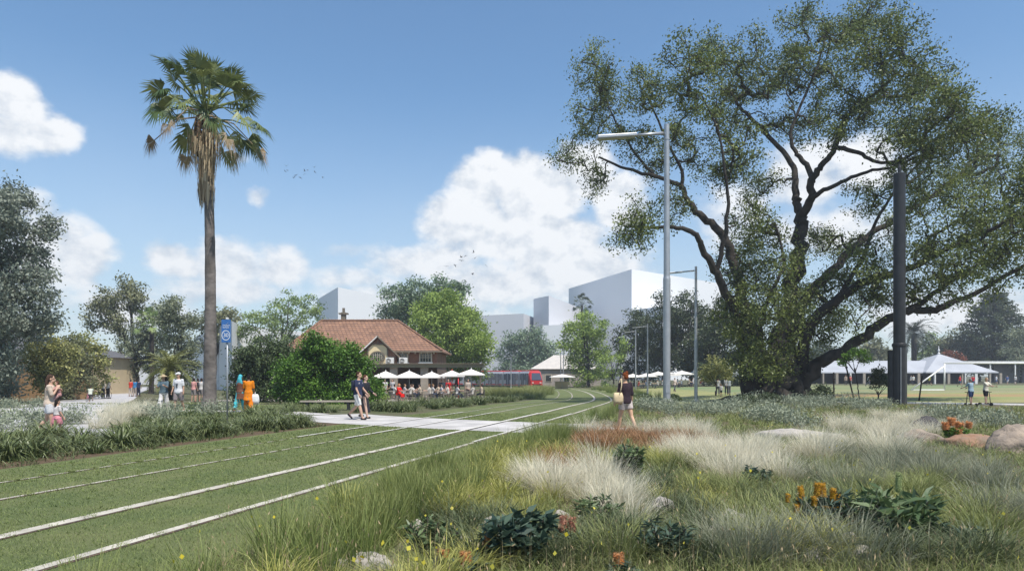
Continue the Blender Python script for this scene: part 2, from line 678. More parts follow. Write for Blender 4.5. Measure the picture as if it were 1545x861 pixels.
def ribbon(name, line, o0, o1, m, dz, label=None, cat=None, thick=0.0):
    """a strip of ground between two sideways offsets from a line (right is positive)"""
    line = resample([(p[0], p[1], 0) for p in line], 0.9)
    n = max(1, int(abs(o1 - o0) / 1.2))
    vs, fs = [], []
    for i, p in enumerate(line):
        d = (line[min(i + 1, len(line) - 1)] - line[max(i - 1, 0)]).normalized()
        r = Vector((d.y, -d.x, 0))
        for j in range(n + 1):
            q = p + r * (o0 + (o1 - o0) * j / n)
            vs.append((q.x, q.y, hf(q.x, q.y) + dz))
    k = n + 1
    for i in range(len(line) - 1):
        for j in range(n):
            fs.append((i * k + j, i * k + j + 1, (i + 1) * k + j + 1, (i + 1) * k + j))
    mb = MB().add(vs, fs)
    if thick:
        b = len(mb.v)
        for i in range(len(line)):
            for j in (0, n):
                x, y, z = vs[i * k + j]
                mb.v.append((x, y, z - thick))
        for i in range(len(line) - 1):
            mb.f.append((i * k, (i + 1) * k, b + 2 * i + 2, b + 2 * i))
            mb.f.append((i * k + n, b + 2 * i + 1, b + 2 * i + 3, (i + 1) * k + n))
    o = mb.build(name, m)
    return tag(o, label, cat, kind="structure")


# the pair of grassed tram tracks: an S of gentle curvature, ending where the tram comes out of the trees
def track_line():
    x, y, ph = -5.45 - 0.275 * 14, 7.27 - 14, 0.273
    pts = []
    st = 0.5
    while y < 190 and len(pts) < 900:
        pts.append((x, y, ph))
        c = 0.0
        if 30 < y <= 70:
            c = -0.0045
        elif 70 < y <= 112:
            c = -0.002
        elif y > 112:
            c = -0.020 if ph > -1.05 else 0
        ph += c * st
        x += math.sin(ph) * st
        y += math.cos(ph) * st
    return pts


TL = track_line()
TLxy = [(p[0], p[1]) for p in TL]
T_ARR = np.array(TLxy)
T_PH = np.array([p[2] for p in TL])


def track_off(x, y):
    """signed distance of points from the track's middle rail, right positive"""
    x, y = np.atleast_1d(np.asarray(x, float)), np.atleast_1d(np.asarray(y, float))
    d = (x[:, None] - T_ARR[None, :, 0]) ** 2 + (y[:, None] - T_ARR[None, :, 1]) ** 2
    i = d.argmin(1)
    ph = T_PH[i]
    return (x - T_ARR[i, 0]) * np.cos(ph) - (y - T_ARR[i, 1]) * np.sin(ph)


ribbon("track_lawn", TLxy, -5.2, 2.9, M_turf, 0.004, "mown turf the tram tracks run through", "lawn")
for o_, w_, nm in ((1.5, 0.13, "rail_strip"), (0.0, 0.18, "rail_strip"), (-2.16, 0.075, "rail_strip"), (-3.62, 0.05, "rail_strip")):
    ribbon(nm, TLxy, o_ - w_ / 2, o_ + w_ / 2, M_strip, 0.012, "pale concrete rail strip set in turf", "rail strip")
    ribbon("rail_groove", TLxy, o_ + w_ / 2 + 0.005, o_ + w_ / 2 + 0.05, mat("rail_edge_rust", (0.12, 0.075, 0.05), (0.07, 0.05, 0.04), 9), 0.010, "rusty steel edge of the rail strip", "rail edge")

XPATH = smooth_line([(-8.4, 29.4), (-7, 27.6), (-3, 24.6), (1, 22.4), (2.2, 21.9)])
ribbon("crossing_path", XPATH, -2.1, 2.1, M_conc, 0.012, "pale concrete path crossing the tracks", "path")
ribbon("crossing_path", smooth_line([(2.15, 21.95), (3.4, 21.2), (4.6, 20.7)]), -1.0, 1.0, M_conc, 0.010, "narrow end of the crossing path in the meadow", "path")
ribbon("crossing_path", resample([(p.x, p.y, 0) for p in smooth_line([(-8.6, 29.9), (-11, 32.4), (-14, 33.2), (-24, 33.6)])], 1), -.75, .75, M_conc, 0.010, "narrow concrete path across the left lawn", "path")
for s_, (a, b) in enumerate((((1.5, 0.1)), ((0.0, 0.14)), ((-2.16, 0.09)), ((-3.62, 0.09)))):
    seg = [p for p in TLxy if 17.5 < p[1] < 31]
    ribbon("rail_strip", seg, a - b / 2, a + b / 2, mat("rail_steel", (0.66, 0.63, 0.57), (0.55, 0.52, 0.47), 8, rough=0.6), 0.034, "pale rail flush with the crossing path", "rail strip")

LROAD = smooth_line([(-12.2, 18), (-15, 22), (-21.7, 33), (-33, 56), (-52, 92), (-75, 140)])
ribbon("left_path", LROAD, -2.5, 1.7, M_road, 0.006, "wide pale paved path curving away through the left garden", "path")
ribbon("left_path_edge", LROAD, -3.4, -2.5, M_conc, 0.009, "white concrete edge of the left path", "path")
ribbon("left_lawn", [(-60, 40), (-9, 38)], -3.5, 10, M_turf, 0.003, "lawn behind the palm", "lawn")
ribbon("park_lawn", [(6, 78), (140, 78)], -34, 34, M_farlawn, 0.003, "dry park lawn round the big tree", "lawn")
ribbon("right_path", smooth_line([(16, 49), (24, 45), (30, 41), (38, 36), (60, 28)]), -1.5, 1.5, M_conc, 0.012, "pale path on the right", "path")
ribbon("bare_strip", [(26, 60), (110, 58)], -5, 3, M_clay, 0.006, "worn earth strip along the pitch", "ground")
ribbon("sports_pitch", [(24, 97), (150, 97)], -30, 26, M_pitch, 0.007, "green sports pitch in front of the pavilion", "pitch")
ribbon("pitch_line", [(28, 72.5), (140, 72.5)], -0.12, 0.12, mat("line_paint", (0.7, 0.7, 0.66)), 0.012, "white touchline of the pitch", "line")
ribbon("cafe_terrace", [(-25, 62), (-2, 62)], -9.5, 8, mat("terrace_paving", (0.30, 0.26, 0.22), (0.24, 0.21, 0.18), 1.5), 0.006, "paved terrace in front of the cafe", "terrace")
# ---------------------------------------------------------------- trees
M_bark = mat("bark_dark", (0.022, 0.019, 0.016), (0.055, 0.047, 0.040), scale=2, rough=0.95, bump=1.0, bscale=5)
M_barkpale = mat("bark_pale", (0.20, 0.17, 0.14), (0.11, 0.09, 0.075), scale=2, rough=0.9, bump=0.5, bscale=9)


def grow(limbs, att, rng, kr=1.0, tip=0.014, power=0.5):
    """limbs: list of (points, radii). att: attractor points (n,3). Returns tubes [(pts, radii, sides)]"""
    P, Rr = [], []
    tubes = []
    for pts, rad in limbs:
        pts = [Vector(p) for p in pts]
        sp, sr = [], []
        k = len(pts)
        for i in range(k - 1):
            p0, p1, p2, p3 = pts[max(i - 1, 0)], pts[i], pts[i + 1], pts[min(i + 2, k - 1)]
            for s in range(5):
                t = s / 5
                sp.append(0.5 * ((2 * p1) + (p2 - p0) * t + (2 * p0 - 5 * p1 + 4 * p2 - p3) * t * t + (3 * p1 - p0 - 3 * p2 + p3) * t ** 3))
                sr.append(rad[i] + (rad[i + 1] - rad[i]) * t)
        sp.append(pts[-1]); sr.append(rad[-1])
        wob = rng.normal(size=(len(sp), 3))
        for i in range(1, len(sp) - 1):
            sp[i] = sp[i] + Vector(wob[i]) * sr[i] * 0.26
        tubes.append((sp, sr, 9))
        for p, r in zip(sp[2:], sr[2:]):
            P.append(p[:]); Rr.append(r)
    P = np.array(P); Rr = np.array(Rr)
    att = np.asarray(att)
    d0 = np.sqrt(((att[:, None] - P[None]) ** 2).sum(2)).min(1)
    att = att[np.argsort(d0)]
    nodes = P.copy(); par = np.full(len(P), -1); nl = len(P)
    segs = []
    for a in att:
        d = np.sqrt(((nodes - a) ** 2).sum(1))
        d[:nl] *= 1.12
        j = int(d.argmin())
        segs.append(j)
        nodes = np.vstack([nodes, a])
    n = len(att)
    cnt = np.ones(n)
    for i in range(n - 1, -1, -1):
        j = segs[i]
        if j >= nl:
            cnt[j - nl] += cnt[i]
    for i in range(n):
        j = segs[i]
        a, b = Vector(nodes[j]), Vector(att[i])
        r0 = tip * cnt[i] ** power * kr
        rp = Rr[j] * 0.7 if j < nl else tip * cnt[j - nl] ** power * kr
        r0 = min(r0 * 1.25, rp)
        L = (b - a).length
        m1 = a.lerp(b, 0.35) + Vector(rng.normal(size=3)) * L * 0.09 + Vector((0, 0, -L * 0.04))
        m2 = a.lerp(b, 0.7) + Vector(rng.normal(size=3)) * L * 0.09
        tubes.append(([a, m1, m2, b], [r0, r0 * 0.92, r0 * 0.8, r0 * 0.62], 5 if r0 < 0.09 else 7))
    return tubes


def tree(name, label, base, limbs, att, leaf_m, leaf=0.3, per=60, sig=0.7, bark=None, group=None, cat="tree", up=0.4, aspect=0.5, flat=0.7, droop=0.0, seed=1, tip=0.014, kr=1.0, trunk_name="trunk"):
    rng = np.random.default_rng(seed)
    root = empty(name, base)
    tag(root, label, cat, group)
    bv = Vector(base)
    tubes = grow(limbs, att, rng, kr, tip)
    mb = MB()
    for pts, rad, n in tubes:
        mb.tube([Vector(p) - bv for p in pts], list(rad), n, cap=False)
    mb.build(trunk_name, bark or M_bark, root, smooth=True)
    att = np.asarray(att)
    k = rng.poisson(per, len(att))
    pos = np.repeat(att, k, 0)
    off = rng.normal(size=pos.shape) * sig
    off[:, 2] *= flat
    pos = pos + off - np.array(base)
    cv = np.repeat(rng.normal(0.5, 0.2, len(att)), k)
    vals = np.clip(cv + rng.normal(0, 0.22, len(pos)), 0, 1)
    link("crown", leaf_mesh("crown", pos, leaf, aspect, up, rng, vals, droop), leaf_m, root)
    return root


def blob_attractors(blobs, per_r, rng, Y, dep=0.9, zmin=None):
    """blobs: (px, py, r px[, flatten]) as seen at distance Y, made round in depth"""
    out = []
    for bl in blobs:
        px, py, r = bl[:3]
        fl = bl[3] if len(bl) > 3 else 1.0
        dy = bl[4] if len(bl) > 4 else rng.normal(0, 0.5)
        c = W(px, py, Y)
        rm = r * Y / F
        n = max(3, int(per_r * r * r / 900))
        p = rng.normal(size=(n, 3))
        p /= np.linalg.norm(p, axis=1)[:, None]
        p *= (rng.uniform(0, 1, n) ** 0.4)[:, None] * rm
        p[:, 2] *= fl
        p[:, 1] = p[:, 1] * dep + dy * rm
        out.append(p + np.array(c))
    return np.concatenate(out)


def px_tree(name, label, px, pybase, Y, blobs, trunk_px, leaf_m, per_r=10, leaf=0.45, per=40, sig=0.8, bark=None, seed=1, r0=0.3, n_limb=4, **kw):
    per_r *= 1.6
    per *= 1.3
    rng = np.random.default_rng(seed)
    base = onground(px, Y)
    att = blob_attractors(blobs, per_r, rng, Y)
    fork = W(trunk_px[0], trunk_px[1], Y)
    r0 *= .62
    kw.setdefault('kr', .62)
    limbs = [([base - Vector((0, 0, 0.3)), base + Vector((0, 0, 0.4)), base.lerp(fork, 0.5) + Vector((0.1, 0.1, 0)), fork], [r0 * 1.5, r0 * 1.1, r0 * 0.9, r0 * 0.8])]
    big = sorted(blobs, key=lambda b: -b[2])[:n_limb]
    for b in big:
        e = W(b[0], b[1], Y) + Vector((0, rng.normal(0, b[2] * Y / F * 0.5), 0))
        m = fork.lerp(e, 0.5) + Vector((rng.normal(0, 0.4), rng.normal(0, 0.4), 0.3))
        limbs.append(([fork - Vector((0, 0, 0.3)), m, e], [r0 * 0.65, r0 * 0.45, r0 * 0.18]))
    return tree(name, label, base, limbs, att, leaf_m, leaf, per, sig, bark, seed=seed, **kw)


# ---- the great fig: limbs followed from the photograph, each leaning towards or away from the viewer
FY = 50.0


def Z(x, y, dy=0.0):                   # enlarged-crop coordinates -> a point at the tree's distance, dy metres deeper
    return W(820 + x / 1.4345, y / 1.4345, FY + dy)


fig_base = onground(1172, FY)
gz = fig_base.z
FB = [(430, 838), (500, 845), (560, 838)]
limb_px = [
    # (points (x, y, depth), r0, r1)
    ([(498, 850, 0), (500, 800, 0), (508, 760, 0.2), (530, 690, 0.4), (545, 600, .6), (555, 520, .8), (560, 465, 1)], 0.95, 0.50),
    ([(560, 468, 1), (548, 440, 1.6), (545, 400, 2.2), (540, 360, 2.8), (510, 318, 3.3), (460, 268, 3.8), (425, 232, 4.2), (400, 190, 4.6)], 0.40, 0.10),
    ([(560, 468, 1), (580, 428, .4), (582, 390, -.2), (602, 358, -.8), (630, 320, -1.4), (646, 270, -2), (685, 228, -2.4), (735, 188, -2.8), (775, 150, -3)], 0.40, 0.08),
    ([(582, 395, 0), (565, 350, .8), (545, 330, 1.2), (535, 290, 1.5), (560, 220, 1.8), (590, 150, 2), (610, 80, 2)], 0.26, 0.06),
    ([(575, 435, .5), (600, 415, -.6), (645, 394, -1.6), (700, 372, -2.6), (760, 360, -3.4), (830, 330, -4)], 0.24, 0.07),
    ([(632, 318, -1.4), (680, 330, -2.4), (722, 350, -3.2), (775, 346, -4), (850, 300, -4.6), (920, 270, -5)], 0.20, 0.06),
    ([(470, 838, .2), (465, 770, .6), (445, 690, 1), (425, 620, 1.3), (410, 560, 1.5), (385, 505, 1.8), (345, 470, 2.2), (312, 440, 2.6), (298, 405, 3), (240, 380, 3.6), (180, 365, 4.2), (120, 340, 4.6)], 0.68, 0.08),
    ([(298, 410, 3), (300, 370, 3.2), (270, 310, 3.4), (235, 230, 3.6), (200, 170, 4)], 0.20, 0.05),
    ([(240, 380, 3.6), (190, 320, 4), (150, 250, 4.3), (120, 170, 4.4)], 0.15, 0.04),
    ([(440, 842, -.5), (432, 740, -1), (410, 660, -1.6), (375, 595, -2.2), (346, 540, -2.8), (326, 505, -3.2), (280, 492, -3.8), (230, 492, -4.3), (180, 490, -4.8)], 0.52, 0.06),
    ([(375, 595, -2.2), (390, 520, -2.6), (400, 440, -3), (390, 360, -3.3), (380, 290, -3.4), (340, 200, -3.6)], 0.22, 0.05),
    ([(530, 840, .5), (540, 740, 1), (580, 630, 2), (640, 570, 3), (690, 520, 4), (750, 480, 5), (800, 450, 5.6), (870, 400, 6.2), (950, 335, 6.8)], 0.60, 0.08),
    ([(555, 842, -.3), (570, 720, -1), (640, 645, -2), (720, 602, -3), (790, 580, -3.6), (870, 540, -4.4), (960, 500, -5), (1060, 460, -5.6)], 0.56, 0.08),
    ([(560, 842, -.8), (590, 795, -1.6), (640, 765, -2.4), (700, 722, -3.2), (750, 690, -3.8), (790, 672, -4.2), (850, 670, -4.6), (890, 652, -5), (960, 620, -5.4), (1050, 568, -6)], 0.62, 0.12),
    ([(790, 672, -4.2), (850, 632, -4.8), (925, 580, -5.4), (1010, 548, -6)], 0.26, 0.06),
    ([(640, 645, -2), (690, 560, -2.4), (720, 480, -2.4), (770, 400, -2.6), (840, 330, -2.6)], 0.22, 0.05),
    ([(500, 830, -1), (470, 740, -2), (480, 660, -3), (520, 570, -3.4), (500, 480, -3.6)], 0.3, 0.06),
]
limbs = []
for pts, r0, r1 in limb_px:
    k = len(pts)
    r0, r1 = r0 * .86, r1 * .9
    limbs.append(([Z(*p) for p in pts], [r0 + (r1 - r0) * (i / (k - 1)) ** 0.8 for i in range(k)]))
for a in range(11):                     # buttress roots
    t = a / 11 * 6.283
    o = Vector((math.cos(t), math.sin(t), 0))
    q = fig_base + Vector((0, 0, 0))
    limbs.append(([q + o * 0.9 + Vector((0, 0, 3.2)), q + o * 1.5 + Vector((0, 0, 1.5)), q + o * 2.4 + Vector((0, 0, 0.4)), q + o * (3.6 + a % 3 * 0.6) + Vector((0, 0, -0.15))], [0.55, 0.5, 0.34, 0.16]))
fig_blobs = [
    (120, 150, 60), (95, 270, 55), (60, 335, 42), (150, 215, 62), (190, 300, 58), (115, 392, 40), (235, 190, 62), (325, 128, 58), (335, 215, 58), (290, 290, 46), (250, 350, 45),
    (215, 490, 55), (280, 440, 46), (180, 500, 36), (430, 320, 58), (400, 250, 58), (440, 120, 58), (420, 185, 50), (380, 370, 50), (330, 330, 46), (360, 130, 50),
    (560, 70, 56), (520, 140, 66), (600, 170, 76), (650, 58, 58), (715, 36, 58), (765, 85, 58), (700, 130, 78), (800, 140, 46), (840, 185, 50), (865, 232, 56), (765, 220, 76), (680, 240, 60), (480, 200, 45),
    (900, 290, 66), (960, 272, 48), (1000, 322, 50), (850, 330, 70), (785, 295, 62), (930, 375, 76), (1020, 400, 58), (860, 415, 76), (980, 465, 66), (900, 495, 76), (800, 395, 55),
    (770, 495, 52), (820, 560, 64), (900, 590, 58), (1000, 555, 58), (700, 585, 60), (645, 615, 52), (720, 640, 44), (780, 640, 44), (960, 600, 40), (850, 640, 34),
    (455, 470, 58), (485, 560, 72), (420, 555, 58), (500, 640, 76), (430, 650, 60), (600, 510, 42), (650, 535, 56), (565, 640, 66), (605, 700, 50), (395, 690, 40), (480, 720, 76), (440, 790, 60), (530, 775, 56), (625, 685, 46), (660, 690, 34),
    (620, 290, 44), (560, 260, 50), (500, 270, 40), (470, 390, 46), (700, 420, 46), (500, 815, 50),
    (470, 800, 40),
    (1085, 350, 66), (1110, 450, 76), (1085, 560, 56), (1060, 400, 50),
]
rng = np.random.default_rng(5)
LN = np.array([[*(p[:2]), p[2]] for pts, _, _ in limb_px for p in pts], float)
att = []
for (x, y, r) in fig_blobs:
    d = np.hypot(LN[:, 0] - x, LN[:, 1] - y)
    dep = LN[d.argmin(), 2] + (-1 if y > 690 else 3.5 if y > 430 else 0) * (380 < x < 660)
    for s in range(2):
        c = np.array(Z(x, y, dep + rng.normal(0, 2.2)))
        rm = r / 1.4345 * FY / F
        n = int(FIG_N * r * r / 3600)
        p = rng.normal(size=(n, 3))
        p /= np.linalg.norm(p, axis=1)[:, None]
        p *= (rng.uniform(0, 1, n) ** 0.45)[:, None] * rm
        att.append(p + c)
att = np.concatenate(att)
att = att[att[:, 2] > gz + 1.5]
M_figleaf = leafmat("fig_leaf", (0.042, 0.068, 0.018), (0.205, 0.245, 0.058), trans=0.3, rough=0.5, spec=0.4)
tree("fig_tree", "huge spreading fig tree with dark trunk and long low limbs over the right lawn", fig_base, limbs, att, M_figleaf, leaf=0.205, per=FIG_LEAVES, sig=0.39, seed=3, tip=0.021, kr=1.1, flat=0.8, up=0.5)

# ---- other trees: blobs (px, py, r px) follow each crown's outline
M_lf_grey = leafmat("grey_green_leaf", (0.125, 0.153, 0.097), (0.281, 0.305, 0.187), trans=0.25, rough=0.6)
M_lf_left = leafmat("pale_gum_leaf", (0.12, 0.15, 0.12), (0.28, 0.31, 0.245), trans=0.25, rough=0.6)
M_lf_gum = leafmat("gum_leaf", (0.119, 0.139, 0.076), (0.269, 0.269, 0.138), trans=0.25, rough=0.6)
M_lf_yel = leafmat("young_leaf", (0.167, 0.191, 0.059), (0.409, 0.398, 0.158), trans=0.3, rough=0.6)
M_lf_mid = leafmat("mid_green_leaf", (0.141, 0.209, 0.072), (0.331, 0.418, 0.158), trans=0.3, rough=0.6)
M_lf_bright = leafmat("bright_leaf", (0.155, 0.234, 0.049), (0.379, 0.485, 0.120), trans=0.32, rough=0.6)
M_lf_dark = leafmat("dark_leaf", (0.033, 0.052, 0.023), (0.098, 0.124, 0.052), trans=0.2, rough=0.5)
M_lf_blue = leafmat("blue_green_leaf", (0.125, 0.193, 0.123), (0.265, 0.337, 0.201), trans=0.25, rough=0.6)
M_lf_hedge = leafmat("hedge_leaf", (0.046, 0.111, 0.016), (0.156, 0.286, 0.039), trans=0.25, rough=0.45)
M_lf_hedged = leafmat("dark_hedge_leaf", (0.046, 0.072, 0.029), (0.117, 0.156, 0.065), trans=0.2, rough=0.55)
M_lf_red = leafmat("red_leaf", (0.16, 0.05, 0.025), (0.28, 0.10, 0.05), trans=0.25, rough=0.6)

T = px_tree
T("gum_tree", "tall grey green tree cut by the left edge, leaning over a brown building", -45, 600, 45,
  [(-20, 350, 60), (20, 330, 42), (45, 345, 28), (0, 300, 34), (-60, 320, 60), (30, 395, 34), (0, 430, 50), (52, 430, 30), (70, 470, 24), (25, 470, 44), (-50, 440, 70), (78, 440, 12), (-10, 510, 42), (45, 500, 26), (15, 545, 30), (-60, 520, 50), (-20, 575, 34), (8, 575, 20)],
  (-40, 480), M_lf_left, per_r=9.5, leaf=0.25, per=60, sig=0.38, bark=M_barkpale, seed=21, r0=0.45, n_limb=8)
T("street_tree", "slender yellow green tree beside the brown building, nearer of two", 72, 600, 52, [(72, 512, 20), (66, 535, 24), (88, 530, 20), (80, 560, 24), (60, 560, 18), (75, 492, 12), (95, 560, 14), (70, 585, 16)], (73, 560), M_lf_yel, per_r=20, leaf=0.25, per=45, sig=0.32, seed=22, r0=0.14)
T("street_tree", "slender yellow green tree by the road, farther of two", 128, 598, 62, [(115, 512, 14), (135, 520, 16), (118, 540, 20), (142, 545, 18), (128, 570, 20), (145, 570, 14), (108, 565, 14), (150, 530, 8), (128, 588, 12)], (128, 565), M_lf_yel, per_r=20, leaf=0.28, per=45, sig=0.35, seed=23, r0=0.16)
T("street_tree", "bushy olive street tree between the two slender trees", 103, 598, 58, [(100, 530, 18), (112, 545, 18), (92, 550, 18), (104, 568, 20), (118, 575, 14), (90, 575, 14), (106, 512, 10), (104, 588, 12)], (103, 572), M_lf_gum, per_r=22, leaf=0.27, per=50, sig=0.33, seed=122, r0=0.15)
T("gum_tree", "tall dark gum with rounded leaf clumps leaning left over the road", 208, 596, 92, [(188, 432, 17), (170, 445, 16), (205, 440, 16), (150, 462, 16), (140, 480, 12), (168, 470, 18), (200, 462, 16), (215, 450, 12), (135, 492, 8), (152, 488, 10), (188, 490, 16), (180, 505, 10)], (200, 530), M_lf_gum, per_r=18, leaf=0.4, per=55, sig=0.5, seed=24, r0=0.4, n_limb=7)
T("gum_tree", "broad grey gum behind the low date palm", 206, 597, 86, [(205, 520, 26), (225, 500, 24), (190, 530, 20), (215, 545, 22), (192, 550, 16), (230, 470, 18), (240, 520, 20), (232, 545, 18)], (206, 560), M_lf_grey, per_r=18, leaf=0.36, per=60, sig=0.5, seed=25, r0=0.4, n_limb=5)
T("gum_tree", "upright grey tree just left of the tall palm", 272, 600, 80, [(268, 465, 18), (262, 490, 22), (280, 490, 18), (270, 520, 24), (288, 520, 14), (262, 550, 20), (285, 550, 16), (255, 470, 12), (285, 575, 12)], (272, 565), M_lf_grey, per_r=18, leaf=0.34, per=60, sig=0.45, seed=26, r0=0.3, n_limb=5)
T("broadleaf_tree", "olive tree seen behind the trunk of the tall palm", 322, 596, 110, [(335, 475, 18), (318, 482, 18), (350, 480, 14), (300, 490, 14), (330, 500, 20), (350, 505, 12), (305, 520, 12)], (325, 540), M_lf_gum, per_r=18, leaf=0.5, per=50, sig=0.6, seed=27, r0=0.4)
T("gum_tree", "pale green umbrella gum with open pale branches left of the cafe roof", 425, 590, 104, [(440, 457, 19), (462, 462, 18), (420, 468, 18), (480, 470, 14), (400, 480, 20), (380, 488, 18), (425, 490, 19), (455, 485, 17), (372, 505, 15), (395, 508, 17), (440, 505, 16), (470, 490, 13), (415, 512, 14)], (425, 530), M_lf_mid, per_r=20, leaf=0.38, per=42, sig=0.5, bark=M_barkpale, seed=28, r0=0.4, n_limb=8, flat=0.5)
T("broadleaf_tree", "grey green tree rising behind the cafe ridge", 640, 590, 112, [(600, 455, 26), (630, 445, 24), (660, 440, 22), (690, 450, 22), (705, 470, 16), (590, 475, 18), (640, 465, 26), (612, 480, 18), (680, 475, 24)], (640, 520), M_lf_blue, per_r=24, leaf=0.5, per=55, sig=0.65, seed=29, r0=0.6)
T("broadleaf_tree", "bright green tree with drooping clumps behind the right end of the cafe", 690, 590, 95, [(650, 470, 30), (680, 465, 26), (700, 490, 28), (665, 500, 30), (715, 515, 26), (690, 525, 28), (725, 535, 16), (640, 490, 20), (705, 550, 22), (680, 560, 20), (730, 510, 12), (722, 560, 12), (640, 520, 16)], (690, 545), M_lf_bright, per_r=26, leaf=0.42, per=60, sig=0.55, seed=30, r0=0.5, n_limb=6)
T("broadleaf_tree", "blue green tree above the red tram", 790, 585, 200, [(800, 505, 16), (780, 515, 18), (815, 515, 18), (765, 530, 14), (790, 535, 22), (825, 530, 16), (760, 548, 10), (780, 555, 20), (815, 550, 18), (838, 545, 10), (800, 568, 20), (765, 568, 16), (835, 565, 14)], (790, 560), M_lf_blue, per_r=26, leaf=0.75, per=60, sig=1.0, seed=31, r0=0.7)
T("broadleaf_tree", "rounded bright green tree behind the small grey house", 888, 588, 135, [(880, 488, 18), (900, 492, 16), (862, 498, 16), (885, 510, 22), (905, 512, 14), (860, 520, 18), (882, 535, 20), (905, 535, 16), (870, 550, 20), (893, 560, 18), (875, 572, 16)], (888, 560), M_lf_bright, per_r=24, leaf=0.5, per=60, sig=0.65, seed=32, r0=0.5)
T("broadleaf_tree", "small lime green tree left of the dark row", 925, 588, 120, [(920, 545, 12), (912, 560, 12), (928, 562, 12), (940, 520, 10), (935, 540, 10), (918, 575, 10)], (925, 570), M_lf_bright, per_r=26, leaf=0.4, per=45, sig=0.5, seed=33, r0=0.25)
for i, (x, y0, r, d, lab) in enumerate(((958, 470, 26, 135, "dark tree at the left end of the dark row"), (1000, 455, 30, 128, "dark tree behind the tall steel lamp"), (1042, 452, 34, 122, "dark tree behind the second lamp"), (1095, 470, 40, 115, "dark tree just left of the fig trunk"))):
    bl = [(x, y0 + 12, r * .8), (x - r * .7, y0 + 30, r * .6), (x + r * .7, y0 + 28, r * .65), (x, y0 + 45, r), (x - r * .8, y0 + 62, r * .7), (x + r * .8, y0 + 60, r * .7), (x, y0 + 85, r * .95), (x - r * .6, y0 + 92, r * .6), (x + r * .7, y0 + 92, r * .7)]
    T("broadleaf_tree", lab, x, 588, d, bl, (x, y0 + 100), M_lf_dark, per_r=17, leaf=0.48, per=55, sig=0.65, seed=40 + i, r0=0.5)
T("broadleaf_tree", "small yellow green tree on the lawn left of the fig", 1080, 592, 68, [(1080, 550, 14), (1068, 558, 12), (1092, 555, 12), (1075, 568, 12), (1090, 568, 10), (1062, 566, 7), (1100, 560, 7)], (1080, 575), M_lf_yel, per_r=30, leaf=0.22, per=45, sig=0.3, seed=45, r0=0.1)
for i, (x, y0, r, d, lab, mm) in enumerate(((1320, 520, 18, 190, "low olive tree behind the pavilion, left of the black mast", M_lf_gum), (1405, 515, 16, 200, "olive tree right of the date palm", M_lf_mid), (1440, 512, 18, 195, "broad olive tree behind the pavilion tower", M_lf_gum), (1478, 515, 18, 205, "dull green tree left of the bunya pine", M_lf_gum), (1538, 545, 16, 200, "low green tree at the right edge", M_lf_mid), (1250, 525, 18, 190, "dark tree behind the left end of the pavilion", M_lf_dark), (1225, 540, 22, 170, "dark tree behind the fig trunk", M_lf_dark))):
    bl = [(x, y0, r * .8), (x - r * .8, y0 + 12, r * .7), (x + r * .8, y0 + 12, r * .7), (x, y0 + 22, r), (x - r, y0 + 32, r * .7), (x + r, y0 + 32, r * .7), (x, y0 + 42, r * .8)]
    T("broadleaf_tree", lab, x, 577, d, bl, (x, y0 + 40), mm, per_r=34, leaf=0.75, per=45, sig=0.8, seed=50 + i, r0=0.5)
T("maple_tree", "small red leaved tree by the pavilion tower", 1430, 577, 172, [(1430, 535, 9), (1422, 542, 8), (1440, 542, 8), (1430, 550, 9)], (1430, 560), M_lf_red, per_r=60, leaf=0.5, per=40, sig=0.5, seed=60, r0=0.2)
T("sapling", "green sapling tied to a leaning stake near the pavilion", 1296, 605, 44, [(1280, 538, 9, .6), (1295, 533, 10, .6), (1270, 545, 7, .6), (1305, 543, 7, .6), (1288, 530, 6, .6)], (1290, 555), M_lf_hedge, per_r=70, leaf=0.15, per=30, sig=0.14, seed=61, r0=0.06)
T("sapling", "bushy young tree in front of the pavilion", 1325, 605, 48, [(1325, 562, 9), (1318, 572, 8), (1333, 572, 8), (1325, 580, 7)], (1325, 590), M_lf_dark, per_r=70, leaf=0.17, per=32, sig=0.16, seed=62, r0=0.06)
T("shrub", "low leafy shrub left of the thin stakes below the fig", 1242, 603, 42, [(1240, 588, 10, .7), (1228, 594, 8, .7), (1252, 592, 8, .7)], (1242, 597), M_lf_dark, per_r=70, leaf=0.15, per=32, sig=0.16, seed=63, r0=0.05, cat="shrub", trunk_name="stem")
T("hedge_shrub", "dark olive rounded shrub at the left end of the hedge", 390, 615, 50, [(375, 545, 24), (400, 540, 26), (425, 535, 20), (360, 565, 18), (385, 570, 28), (415, 570, 26), (440, 560, 24), (370, 590, 18), (400, 592, 24), (430, 590, 22)], (390, 590), M_lf_hedged, per_r=38, leaf=0.2, per=70, sig=0.3, seed=64, r0=0.2, cat="shrub", trunk_name="stem")
T("hedge_shrub", "bright green rounded shrub in front of the cafe gable", 505, 618, 44, [(440, 560, 22), (430, 590, 18), (480, 522, 14), (500, 530, 20), (520, 540, 22), (470, 535, 20), (455, 550, 20), (545, 555, 16), (490, 555, 28), (525, 568, 26), (460, 575, 22), (500, 585, 28), (540, 580, 18), (470, 595, 18), (515, 600, 22), (560, 575, 10), (532, 530, 11), (470, 512, 10), (550, 598, 16), (450, 595, 14), (563, 590, 10)], (505, 590), M_lf_hedge, per_r=30, leaf=0.19, per=75, sig=0.27, seed=65, r0=0.2, cat="shrub", trunk_name="stem")
T("shrub", "small light green shrub at the corner of the cafe terrace", 570, 612, 47, [(568, 588, 9), (575, 598, 9), (562, 600, 8)], (570, 603), M_lf_bright, per_r=70, leaf=0.15, per=40, sig=0.18, seed=66, r0=0.05, cat="shrub", trunk_name="stem")
for i, (x, y0, d, lab) in enumerate(((1120, 560, 62, "dark undergrowth left of the fig trunk"),)):
    pass


